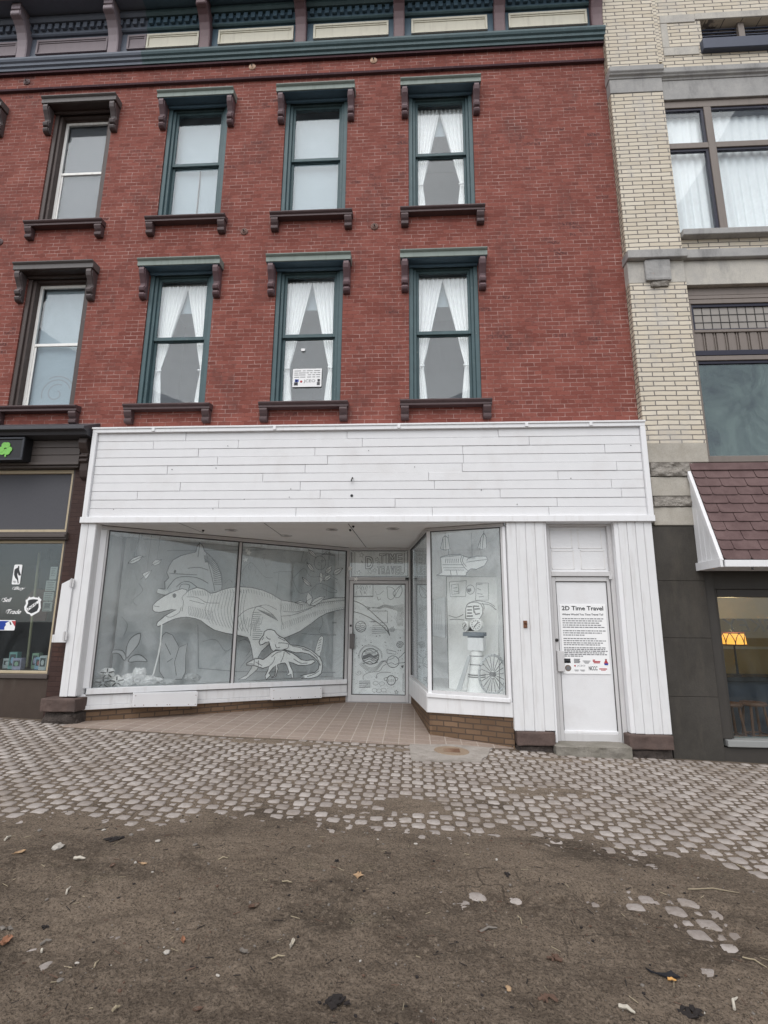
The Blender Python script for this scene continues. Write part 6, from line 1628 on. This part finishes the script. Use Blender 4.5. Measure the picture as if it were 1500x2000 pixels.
M['lid'] = stone('tan_lid', (.25, .185, .13), (.31, .235, .17), .8, 6, .4, 60, .006)
M['dirt'] = dirt_mat(); M['cobble'] = cobble_mat()
M['groove'] = stone('cobble_joint_dirt', (.105, .081, .062), (.165, .130, .100), .95, 9, .8, 60, .01)
M['earth'] = stone('street_earth', (.05, .04, .032), (.08, .062, .05), .95, 1, .5, 20, .02)
M['concrete'] = stone('old_concrete', (.30, .27, .24), (.40, .365, .33), .9, 5, .5, 60, .008, stain=(.15, .12, .10))
TILE = NT('entrance_tiles')
def tile_mat():
    n = NT('entrance_tiles'); n.setp(.55, spec=.35)
    t = n.n('ShaderNodeTexBrick'); t.offset = .5; t.inputs['Scale'].default_value = 1; t.inputs['Mortar Size'].default_value = .007; t.inputs['Brick Width'].default_value = .205; t.inputs['Row Height'].default_value = .205
    t.offset = 0
    t.inputs['Color1'].default_value = (.27, .210, .175, 1); t.inputs['Color2'].default_value = (.32, .255, .215, 1); t.inputs['Mortar'].default_value = (.46, .40, .35, 1)
    n.l(n.pos(), t.inputs['Vector'])
    b = n.mix(n.math('MULTIPLY', n.ramp(n.noise(2.2, 6, .7), .42, .7), .5), t.outputs['Color'], (.34, .27, .22))
    b = n.mix(n.math('MULTIPLY', n.ramp(n.noise(25, 5, .7), .5, .7), .4), b, (.13, .1, .085))
    n.col(b); n.bump(n.math('ADD', n.math('SUBTRACT', 1, t.outputs['Fac']), n.math('MULTIPLY', n.noise(40, 4), .4)), .4, .004); return n.mat
M['tile'] = tile_mat()

# one sheet of earth far beyond the picture
m = MB(); S_ = 25
for a, b in ((-70, -25), (-25, 25), (25, 70)):
    m.add([(a, -90, GZ(a) - .10), (b, -90, GZ(b) - .10), (b, .05, GZ(b) - .10), (a, .05, GZ(a) - .10)], [(0, 1, 2, 3)])
m.build('ground', M['earth'], None, kind='structure')

# tiled entrance floor
edge = [(-4.62, -.36), (-3.39, -.343), (-2.47, -.342), (-1.38, -.29), (-.39, -.262), (.30, -.20), (.95, -.14), (1.30, -.10)]
m = MB(); nj = 10
P = []
for j in range(nj + 1):
    t = j / nj
    for x, y in edge: P.append((x, y + (2.60 - y) * t, (GZ(x) + .006) * (1 - t) + .10 * t))
w = len(edge); m.add(P, [(j * w + i, j * w + i + 1, (j + 1) * w + i + 1, (j + 1) * w + i) for j in range(nj) for i in range(w - 1)])
m.add([(x, y, GZ(x) + .006) for x, y in edge] + [(x, y - .004, GZ(x) - .06) for x, y in edge], [(i, i + w, i + w + 1, i + 1) for i in range(w - 1)])
m.build('entrance_floor', M['tile'], None, kind='structure')


def edge_y(x):
    if x < edge[0][0]: return -.02
    if x > edge[-1][0]: return -.12 if x < 3.26 else -.08
    for (x0, y0), (x1, y1) in zip(edge[:-1], edge[1:]):
        if x0 <= x <= x1: return y0 + (y1 - y0) * (x - x0) / (x1 - x0)


# cobbles: large eight-sided stones with small squares between them
cst = .112; V = []; Fc = []; tone = []
m = MB(); m.add([(a, y, GZ(a) - .0085) for y in (-7.2, .02) for a in (-12, -6, 0, 6, 12)], [(i, i + 1, i + 6, i + 5) for i in range(4)]); joint = m
rng = random.Random(5)
for j in range(-52, 2):
    for i in range(-85, 75):
        x = i * cst + .03; y = j * cst - .02
        if y < -5.3 or x < -6.6 + (-y) * .55 - .8 * 0 and False: continue
        lim = (7.395 + y) * .80 + .8
        if not (-lim - .3 < x < lim + .2): continue
        if y > edge_y(x) - .06: continue
        big = (i + j) % 2 == 0
        z = GZ(x) + rng.uniform(-.0025, .0015); tx = rng.uniform(-.02, .02); z -= 0 if big else rng.uniform(.0015, .0035); ty = rng.uniform(-.02, .02); tn = rng.random()
        x += rng.uniform(-.004, .004); y += rng.uniform(-.004, .004)
        if big: h, c_ = rng.uniform(.0485, .0535), rng.uniform(.014, .020)
        else: h, c_ = rng.uniform(.021, .027), .006
        base = [(h, h - c_), (h - c_, h), (-h + c_, h), (-h, h - c_), (-h, -h + c_), (-h + c_, -h), (h - c_, -h), (h, -h + c_)]
        base = [(px + rng.uniform(-.004, .004), py + rng.uniform(-.004, .004)) for px, py in base]
        b0 = len(V); hh = GZ(x)
        for sc_, dz in ((1.05, -.02), (1.0, -.0048), (.90, -.0006)):
            for px, py in base: V.append((x + px * sc_, y + py * sc_, z + dz + px * tx + py * ty)); tone.append(tn)
        V.append((x, y, z + .0006)); tone.append(tn)
        for r in range(2):
            for k in range(8): Fc.append((b0 + r * 8 + k, b0 + r * 8 + (k + 1) % 8, b0 + (r + 1) * 8 + (k + 1) % 8, b0 + (r + 1) * 8 + k))
        for k in range(8): Fc.append((b0 + 16 + k, b0 + 16 + (k + 1) % 8, b0 + 24))
b0 = len(V); V += joint.v; tone += [0.0] * len(joint.v); nF = len(Fc); Fc += [tuple(i + b0 for i in f) for f in joint.f]
me = bpy.data.meshes.new('pavement'); me.from_pydata(V, [], Fc); me.materials.append(M['cobble']); me.materials.append(M['groove'])
mi = [0] * nF + [1] * len(joint.f); me.polygons.foreach_set('material_index', mi); me.polygons.foreach_set('use_smooth', [True] * nF + [False] * len(joint.f))
at = me.attributes.new('tone', 'FLOAT', 'POINT'); at.data.foreach_set('value', tone)
pv = bpy.data.objects.new('pavement', me); COL.objects.link(pv); pv['kind'] = 'structure'

# loose dirt lying over them
np.random.seed(3)
def nz(X, Y, sc_, seed):
    x = X * sc_; y = Y * sc_; i = np.floor(x).astype(np.int64); j = np.floor(y).astype(np.int64); fx = x - i; fy = y - j
    fx = fx * fx * (3 - 2 * fx); fy = fy * fy * (3 - 2 * fy)
    tab = np.random.RandomState(seed).rand(256, 256)
    g = lambda a, b: tab[a % 256, b % 256]
    return (g(i, j) * (1 - fx) + g(i + 1, j) * fx) * (1 - fy) + (g(i, j + 1) * (1 - fx) + g(i + 1, j + 1) * fx) * fy
bpts = [on_ground(x, y) for x, y in ((-60, 1562), (0, 1572), (100, 1588), (200, 1592), (300, 1596), (420, 1584), (500, 1580), (600, 1592), (700, 1606), (780, 1606), (860, 1614), (930, 1614), (1010, 1606), (1080, 1624), (1200, 1640), (1300, 1648), (1400, 1668), (1490, 1692), (1560, 1700))]
st = .0155
xs = np.arange(-6.9, 6.4, st); ys = np.arange(-5.6, .0, st)
X, Y = np.meshgrid(xs, ys)
yb_ = np.interp(X, [p[0] for p in bpts], [p[1] for p in bpts])
D = yb_ - Y                                     # >0: street side
def sstep(a, b, t): t = np.clip((t - a) / (b - a), 0, 1); return t * t * (3 - 2 * t)
fb = (nz(X, Y, 3.1, 1) - .5) * .5 + (nz(X, Y, 8.3, 2) - .5) * .3 + (nz(X, Y, 21, 3) - .5) * .2
H = -.0115 + .0065 * sstep(-1.2, -.2, D + fb * .8) + .0115 * sstep(-.10, .42, D + fb * .42)
H += fb * .0085 + (nz(X, Y, 45, 4) - .5) * .0030 + (nz(X, Y, 30, 9) - .5) * .0025
H += sstep(.2, 1.0, D) * ((nz(X, Y, 1.3, 5) - .4) * .05 + (nz(X, Y, 4.0, 6) - .5) * .022 + (nz(X, Y, 13, 7) - .5) * .013 + (nz(X, Y, 27, 17) - .5) * .012 + (nz(X, Y, 52, 18) - .5) * .010 + .012)
H += np.where(D > 0, 1, 0) * 0
def blob(px, py, rx, ry, amp, sharp=1.0):
    global H
    cx, cy = on_ground(px, py); q = ((X - cx) / rx) ** 2 + ((Y - cy) / ry) ** 2 + fb * 1.2
    H = H + amp * .55 * (1 - sstep(.25, 1.25, q))
for px, py, rx, ry, amp in ((800, 1572, .36, .20, .022), (700, 1585, .45, .10, .010), (1060, 1545, .55, .16, .021), (1180, 1548, .5, .10, .012), (560, 1450, .9, .16, .020), (760, 1462, .7, .10, .018), (400, 1442, .8, .10, .012), (700, 1530, .30, .07, .010), (850, 1500, .5, .07, .012), (1180, 1488, .9, .09, .016), (1400, 1500, .8, .09, .014), (1020, 1478, .6, .08, .014), (540, 1560, .3, .06, .008)): blob(px, py, rx, ry, amp)
for px, py, r, amp in ((925, 1754, .10, -.045), (1000, 1760, .09, -.05), (890, 1772, .08, -.035), (1085, 1768, .06, -.03), (1155, 1767, .10, -.05), (1228, 1770, .085, -.055), (1250, 1753, .09, -.05), (1330, 1762, .10, -.055), (1310, 1775, .09, -.05), (1345, 1775, .06, -.045), (1385, 1783, .10, -.05), (1365, 1798, .11, -.055), (1345, 1819, .10, -.05), (1405, 1802, .06, -.045), (1420, 1822, .09, -.05), (1410, 1845, .10, -.055), (1370, 1893, .09, -.055), (1230, 1665, .07, -.035), (1370, 1715, .07, -.045), (1298, 1707, .05, -.035), (1160, 1660, .06, -.03), (1275, 1692, .06, -.03), (1475, 1677, .1, -.045), (815, 1770, .05, -.03), (965, 1778, .05, -.025), (1285, 1790, .07, -.03), (1265, 1815, .06, -.025)):
    cx, cy = on_ground(px, py); q = np.sqrt(((X - cx) / r) ** 2 + ((Y - cy) / r) ** 2) + fb * .5; mk = (1 - sstep(.5, 1.2, q)) * min(1, abs(amp) / .045); H = H * (1 - mk) + (-.0042 + fb * .006 + (nz(X, Y, 60, 12) - .5) * .007) * mk
EY = np.vectorize(edge_y)(xs); H = np.where(Y > EY[None, :] - .03, -.03, H)
Z = -.035 * X - .015 + H
nx_, ny_ = len(xs), len(ys)
co = np.stack([X.ravel(), Y.ravel(), Z.ravel()], 1).astype(np.float32)
idx = np.arange(nx_ * ny_).reshape(ny_, nx_); quads = np.stack([idx[:-1, :-1], idx[:-1, 1:], idx[1:, 1:], idx[1:, :-1]], -1).reshape(-1, 4)
cxq = X[:-1, :-1].ravel(); cyq = Y[:-1, :-1].ravel(); lim = (7.395 + cyq) * .80 + 1.0
quads = quads[(np.abs(cxq) < lim + .3) & (H[:-1, :-1].ravel() > -.0255)]
me = bpy.data.meshes.new('dirt'); me.from_pydata(co.tolist(), [], quads.tolist()); me.materials.append(M['dirt']); me.polygons.foreach_set('use_smooth', [True] * len(me.polygons))
dt = bpy.data.objects.new('dirt', me); COL.objects.link(dt); dt['kind'] = 'stuff'; dt['label'] = 'damp brown dirt spread over the street cobbles'


def dirt_z(x, y):
    i = int(round((x - xs[0]) / st)); j = int(round((y - ys[0]) / st)); i = max(0, min(nx_ - 1, i)); j = max(0, min(ny_ - 1, j))
    return max(float(Z[j, i]), GZ(x) - .002)


# concrete patch with a round iron lid
pc = [on_ground(*p) for p in ((800, 1455), (880, 1455), (960, 1461), (952, 1474), (940, 1488), (870, 1487), (806, 1485), (803, 1470))]
m = MB(); pc2 = []
for a, b in zip(pc, pc[1:] + pc[:1]):
    for t in (0, .33, .66): pc2.append((a[0] + (b[0] - a[0]) * t + random.uniform(-.018, .018), a[1] + (b[1] - a[1]) * t + random.uniform(-.012, .012)))
m.slab(pc2, lambda x, y: GZ(x) - .06, lambda x, y: GZ(x) + .009); m.build('concrete_patch', M['concrete'], None, kind='structure')
gx, gy = on_ground(882, 1468); m = MB(); m.lathe((gx, gy, GZ(gx) + .009), [(.215, 0), (.21, .006), (.17, .006), (.165, .004), (.02, .004)], 32)
m.v = [(x, y, z + GZ(x) - GZ(gx)) for x, y, z in m.v]
lid = m.build('utility_cover', M['lid'] if 'lid' in M else M['rust'], None, label='round brown utility cover in a concrete patch before the small window', cat='utility cover')
m = MB()
for k in range(5): m.box(gx - .1, gx + .1, gy - .08 + k * .04, gy - .07 + k * .04, GZ(gx) + .0135, GZ(gx) + .0165)
m.build('lid_ribs', M['rust'], lid)

# ------------------------------------------------------------------ debris
def dmat(name, c, v=.25): M[name] = plain(name, c, .85, var=v, scale=40); return name
for a in (('pebble_pale', (.40, .37, .33)), ('pebble_grey', (.17, .15, .13)), ('leaf_tan', (.36, .24, .14)), ('leaf_rust', (.27, .13, .075)), ('leaf_brown', (.11, .065, .045)), ('mulch', (.018, .014, .013)), ('straw', (.30, .25, .17)), ('wood_pale', (.48, .44, .37)), ('plastic_black', (.012, .012, .016)), ('butt', (.55, .30, .10))): dmat(*a)


def place(px, py): x, y = on_ground(px, py); return x, y, dirt_z(x, y)
def pebble(px, py, r, sq, mat, label, name='pebble', cat='stone', group=None, seed=0, flat=.5):
    r *= .8; x, y, z = place(px, py); bm = bmesh.new(); bmesh.ops.create_icosphere(bm, subdivisions=2, radius=1); a = seed * 1.7
    m = MB()
    for v in bm.verts:
        k = .75 + .5 * vnoise(v.co.x * 1.8 + seed * 3, v.co.y * 1.8 + v.co.z * 1.3, seed)
        lx, ly = v.co.x * r * k, v.co.y * r * sq * k
        v.co = (x + lx * math.cos(a) - ly * math.sin(a), y + lx * math.sin(a) + ly * math.cos(a), z + (v.co.z * .8 + .45) * r * flat * k)
    bm.verts.index_update(); m.v = [tuple(v.co) for v in bm.verts]; m.f = [tuple(v.index for v in f.verts) for f in bm.faces]; m.m = [0] * len(m.f); bm.free()
    return m.build(name, M[mat], None, label=label, cat=cat, group=group)
def leaf(px, py, l, w, mat, label, seed=0, lobes=0, curl=.35):
    l *= .72; w *= .72; x, y, z = place(px, py); z -= .002; rn = random.Random(seed); a = rn.uniform(0, 6.28); m = MB(); n = 9; V = []
    for i in range(n + 1):
        t = i / n; wd = w * math.sin(math.pi * min(.97, t * .95 + .03)) ** .7 * (1 + (.35 * math.cos(t * math.pi * lobes * 2) if lobes else 0))
        for j in (-1, -.4, 0, .4, 1):
            lx = (t - .5) * l; ly = j * wd / 2; lz = .004 + curl * l * (abs(j) ** 2 * .28 + (t - .4) ** 2 * .6) + rn.uniform(-.002, .002)
            V.append((x + lx * math.cos(a) - ly * math.sin(a), y + lx * math.sin(a) + ly * math.cos(a), z + lz))
    m.add(V, [(i * 5 + j, i * 5 + j + 1, (i + 1) * 5 + j + 1, (i + 1) * 5 + j) for i in range(n) for j in range(4)])
    m.tube([(x - .5 * l * math.cos(a), y - .5 * l * math.sin(a), z + .006), (x - .72 * l * math.cos(a + .1), y - .72 * l * math.sin(a + .1), z + .012)], .0015, 4)
    o = m.build('dead_leaf', M[mat], None, label=label, cat='leaf'); so = o.modifiers.new('thickness', 'SOLIDIFY'); so.thickness = .0012; return o
def twig(px, py, qx, qy, r, mat, label, name='twig', cat='twig', kink=.1):
    a = Vector(place(px, py)); b = Vector(place(qx, qy)); c = (a + b) / 2 + Vector((-(b - a).y, (b - a).x, 0)) * kink; m = MB(); up_ = Vector((0, 0, r + .003))
    c.z = max(dirt_z(c.x, c.y), c.z); m.tube([a + up_, (a + c) / 2 + up_, c + up_ * 1.4, (b + c) / 2 + up_, b + up_], [r, r * .95, r, r * .8, r * .45], 6); return m.build(name, M[mat], None, label=label, cat=cat)
def clump(px, py, r, mat, label, seed=0, n=9, name='mulch_clump', cat='debris'):
    r *= .62
    x, y, z = place(px, py); rn = random.Random(seed); m = MB()
    for k in range(n):
        a = rn.uniform(0, 6.28); d = rn.uniform(0, r) ; e = rn.uniform(0, 3.14); l = rn.uniform(.25, .6) * r; cx, cy = x + d * math.cos(a), y + d * .6 * math.sin(a); w_ = l * rn.uniform(.2, .5); h = rn.uniform(.002, .008)
        P = [(cx + sx * l * math.cos(e) - sy * w_ * math.sin(e) + rn.uniform(-.006, .006), cy + sx * l * math.sin(e) + sy * w_ * math.cos(e) + rn.uniform(-.006, .006), z + sz * h + rn.uniform(0, .006)) for sz in (0, 1) for sx, sy in ((-1, -1), (1, -1), (.8, .9), (-.7, .8))]
        m.add(P, [(3, 2, 1, 0), (4, 5, 6, 7), (0, 1, 5, 4), (1, 2, 6, 5), (2, 3, 7, 6), (3, 0, 4, 7)])
    return m.build(name, M[mat], None, label=label, cat=cat)


pebble(112, 1665, .060, .6, 'pebble_pale', 'largest pale flat stone on the dirt at the left', seed=1, flat=.35)
pebble(307, 1652, .022, .8, 'pebble_pale', 'small pale pebble below the cobbles, right of the dark mulch clump', seed=2)
pebble(77, 1626, .024, .8, 'pebble_grey', 'small grey pebble near the cobble edge at the far left', seed=3)
pebble(202, 1624, .020, .8, 'pebble_pale', 'tiny pale pebble close under the last cobble row left of centre', seed=4)
pebble(256, 1635, .024, .7, 'pebble_grey', 'grey pebble beside the dark mulch clump', seed=5)
pebble(380, 1661, .022, .8, 'pebble_grey', 'grey pebble between the mulch clump and the image centre', seed=6)
pebble(325, 1866, .020, .9, 'pebble_pale', 'white pebble in the lower left dirt', seed=7)
pebble(117, 1924, .018, .8, 'pebble_grey', 'grey pebble near the bottom left corner', seed=8)
pebble(425, 1916, .014, .5, 'pebble_pale', 'white chip of stone in the bottom foreground', seed=9)
pebble(603, 1662, .020, .7, 'pebble_grey', 'grey pebble under the gap in the cobbles at the centre', seed=10)
pebble(812, 1652, .018, .7, 'pebble_pale', 'pale crumb of stone under the worn cobbles right of centre', seed=11)
pebble(970, 1688, .020, .5, 'pebble_pale', 'pale chip in the middle right dirt, above the exposed cobbles', seed=12)
pebble(150, 1887, .012, .6, 'pebble_pale', 'tiny white crumb left of the lowest pale twig', seed=13)
pebble(993, 1942, .026, .6, 'leaf_tan', 'tan bark chip in the bottom right foreground', 'bark_chip', 'bark', seed=14, flat=.4)
leaf(37, 1680, .085, .05, 'leaf_tan', 'tan leaf at the left beside a pale flat stone', 1)
leaf(279, 1703, .070, .035, 'leaf_tan', 'pale tan leaf left of centre in the upper dirt', 2)
leaf(218, 1708, .06, .035, 'leaf_brown', 'brown leaf beside the pale tan one left of centre', 3)
leaf(700, 1720, .085, .07, 'leaf_tan', 'bright tan lobed leaf near the image centre', 4, 2, .5)
leaf(495, 1782, .085, .055, 'leaf_brown', 'dark curled brown leaf left of the bright lobed one', 5, 0, .6)
leaf(10, 1848, .10, .075, 'leaf_rust', 'rust orange leaf at the left border', 6, 1, .5)
leaf(357, 1845, .05, .03, 'leaf_rust', 'small reddish curled leaf in the lower left dirt', 7, 0, .9)
leaf(570, 1856, .065, .03, 'wood_pale', 'pale crumpled scrap in the lower centre dirt', 8, 1, .9)
leaf(475, 1872, .055, .04, 'pebble_grey', 'grey crumpled leaf left of the pale scrap', 9, 1, .9)
leaf(385, 1980, .05, .035, 'leaf_brown', 'brown leaf at the bottom border', 10)
leaf(650, 1708, .05, .02, 'leaf_brown', 'dark slim leaf left of the bright lobed leaf', 11)
twig(143, 1689, 165, 1690, .009, 'wood_pale', 'short white stick lying level at the left', kink=0)
twig(8, 1649, 20, 1640, .007, 'wood_pale', 'white sliver of wood at the far left', kink=.05)
twig(128, 1758, 136, 1746, .005, 'wood_pale', 'small forked white twig in the left dirt')
twig(78, 1850, 100, 1845, .006, 'pebble_grey', 'grey bent twig right of the rust orange leaf', kink=.25)
twig(80, 1868, 84, 1860, .005, 'wood_pale', 'tiny pale splinter under the grey bent twig')
twig(183, 1897, 192, 1886, .004, 'straw', 'pale straw in the lower left foreground')
twig(218, 1991, 233, 1982, .006, 'straw', 'tan splinter at the bottom border left of centre')
twig(530, 1885, 556, 1880, .004, 'straw', 'long pale straw under the pale crumpled scrap', kink=.15)
twig(425, 1694, 445, 1692, .004, 'straw', 'pale straw in the upper dirt left of centre')
twig(550, 1739, 570, 1740, .004, 'straw', 'short straw left of the bright lobed leaf')
twig(1345, 1746, 1445, 1750, .0035, 'straw', 'longest straw lying across the dirt at the right', kink=.03)
twig(1452, 1886, 1500, 1905, .0035, 'straw', 'straw running off the right border', kink=.05)
twig(1210, 1980, 1242, 1996, .008, 'wood_pale', 'pale stick at the bottom right of centre', kink=.05)
twig(1436, 1984, 1442, 1963, .006, 'wood_pale', 'white broken twig at the bottom right', kink=.12)
twig(938, 1830, 972, 1829, .006, 'pebble_grey', 'grey twig under the lone exposed cobbles', kink=.08)
twig(1440, 1690, 1462, 1704, .003, 'straw', 'fine straw near the right cobble edge')
twig(1012, 1770 + 38, 1020, 1818, .003, 'straw', 'fine straw in the right centre dirt')
clump(220, 1645, .085, 'mulch', 'black mulch clump lying under the cobbles left of centre', 1, 12)
clump(655, 1974, .085, 'mulch', 'black wet clump at the bottom centre', 2, 12)
clump(992, 1722, .05, 'mulch', 'small dark clump in the upper right dirt', 3, 7)
clump(658, 1692, .04, 'mulch', 'small dark clump above the bright lobed leaf', 4, 6)
clump(1345, 1985, .07, 'mulch', 'dark lump at the bottom right corner', 5, 9)
clump(88, 1817, .045, 'mulch', 'dark crumbs above the grey bent twig at the left', 6, 7)
clump(18, 1822, .06, 'pebble_grey', 'grey bark piece at the left border', 7, 4)
clump(1085, 1883, .06, 'leaf_brown', 'brown stain of rotted leaf in the lower right dirt', 8, 9)
clump(1065, 1965, .06, 'leaf_brown', 'rotted brown leaf patch in the bottom right foreground', 9, 9)
m = MB(); x, y, z = place(1300, 1912)
pz = [on_ground(*p) for p in ((1262, 1905), (1280, 1915), (1300, 1914), (1312, 1906), (1318, 1914), (1330, 1920), (1318, 1921), (1305, 1924), (1290, 1920), (1272, 1914))]
m.slab(pz, lambda x, y: dirt_z(x, y) + .004, lambda x, y: dirt_z(x, y) + .010); m.build('plastic_scrap', M['plastic_black'], None, label='torn black plastic scrap in the lower right foreground', cat='litter')
twig(1305, 1925, 1322, 1928, .006, 'butt', 'orange cigarette butt beside the black plastic scrap', 'cigarette_butt', 'litter', 0)

# uncountable gravel and crumbs
m = MB(); rn = random.Random(11); base = None
bm = bmesh.new(); bmesh.ops.create_icosphere(bm, subdivisions=1, radius=1); bv = [tuple(v.co) for v in bm.verts]; bf = [tuple(v.index for v in f.verts) for f in bm.faces]; bm.free()
cnt = 0
while cnt < 2600:
    y = -5.5 + 4.2 * rn.random() ** 1.3; lim = (7.395 + y) * .8 + .3; x = rn.uniform(-lim, lim)
    ybx = float(np.interp(x, [p[0] for p in bpts], [p[1] for p in bpts]))
    if y > ybx + .05 or vnoise(x * 1.7, y * 1.7, 40) < .36: continue
    r = .0024 + .009 * rn.random() ** 6; z = dirt_z(x, y); e = rn.uniform(.5, 1); q = rn.uniform(.4, .8); a = rn.uniform(0, 3)
    mi = 0 if rn.random() < .40 else (1 if rn.random() < .55 else (2 if rn.random() < .18 else 3))
    m.add([(x + (bx * math.cos(a) - by * e * math.sin(a)) * r * rn.uniform(.8, 1.2), y + (bx * math.sin(a) + by * e * math.cos(a)) * r * rn.uniform(.8, 1.2), z + (bz + .4) * r * q) for bx, by, bz in bv], bf, mi); cnt += 1
for k in range(600):
    y = -5.5 + 3.6 * rn.random(); lim = (7.395 + y) * .8 + .3; x = rn.uniform(-lim, lim)
    ybx = float(np.interp(x, [p[0] for p in bpts], [p[1] for p in bpts]))
    if y > ybx - .1: continue
    a = rn.uniform(0, 6.28); l = rn.uniform(.012, .05); z = dirt_z(x, y); z2 = dirt_z(x + l * math.cos(a), y + l * math.sin(a))
    m.tube([(x, y, z + .003), (x + l * math.cos(a), y + l * math.sin(a), z2 + .004)], rn.uniform(.001, .0026), 4, rn.choice((3, 3, 1, 1, 4)))
m.build('gravel', [M['pebble_grey'], M['mulch'], M['pebble_pale'], M['leaf_brown'], M['straw']], None, kind='stuff', label='fine gravel, bark crumbs and straw scattered over the dirt')

# ================================================================== LIGHT
w = bpy.data.worlds.new('World'); sc.world = w; w.use_nodes = True; t = w.node_tree
bg = t.nodes['Background']; sky = t.nodes.new('ShaderNodeTexSky'); sky.sky_type = 'NISHITA'; sky.sun_disc = False
EL, AZ = R(56), R(195)          # compass: 0 = +y; the sun stands behind the camera, a little left
sky.sun_elevation = EL; sky.sun_rotation = AZ; sky.air_density = 1.0; sky.dust_density = 1.2; sky.ozone_density = 1.0
hs = t.nodes.new('ShaderNodeHueSaturation'); hs.inputs['Saturation'].default_value = .30      # overcast: the blue is veiled
t.links.new(sky.outputs[0], hs.inputs['Color']); t.links.new(hs.outputs[0], bg.inputs[0]); bg.inputs[1].default_value = .115
ld = bpy.data.lights.new('sun', 'SUN'); ld.energy = 1.3; ld.angle = R(70); ld.color = (1, .97, .93)
lo = bpy.data.objects.new('sun', ld); COL.objects.link(lo)
dvec = Vector((math.sin(AZ) * math.cos(EL), math.cos(AZ) * math.cos(EL), math.sin(EL)))
lo.rotation_euler = dvec.to_track_quat('Z', 'Y').to_euler()
sc.view_settings.view_transform = 'Standard'; sc.view_settings.look = 'None'; sc.view_settings.exposure = 0.72; sc.view_settings.gamma = 1.0
sc.render.engine = 'CYCLES'
sc.cycles.max_bounces = 14; sc.cycles.transparent_max_bounces = 16; sc.cycles.diffuse_bounces = 9; sc.cycles.glossy_bounces = 3
sc.render.resolution_x, sc.render.resolution_y = 768, 1024
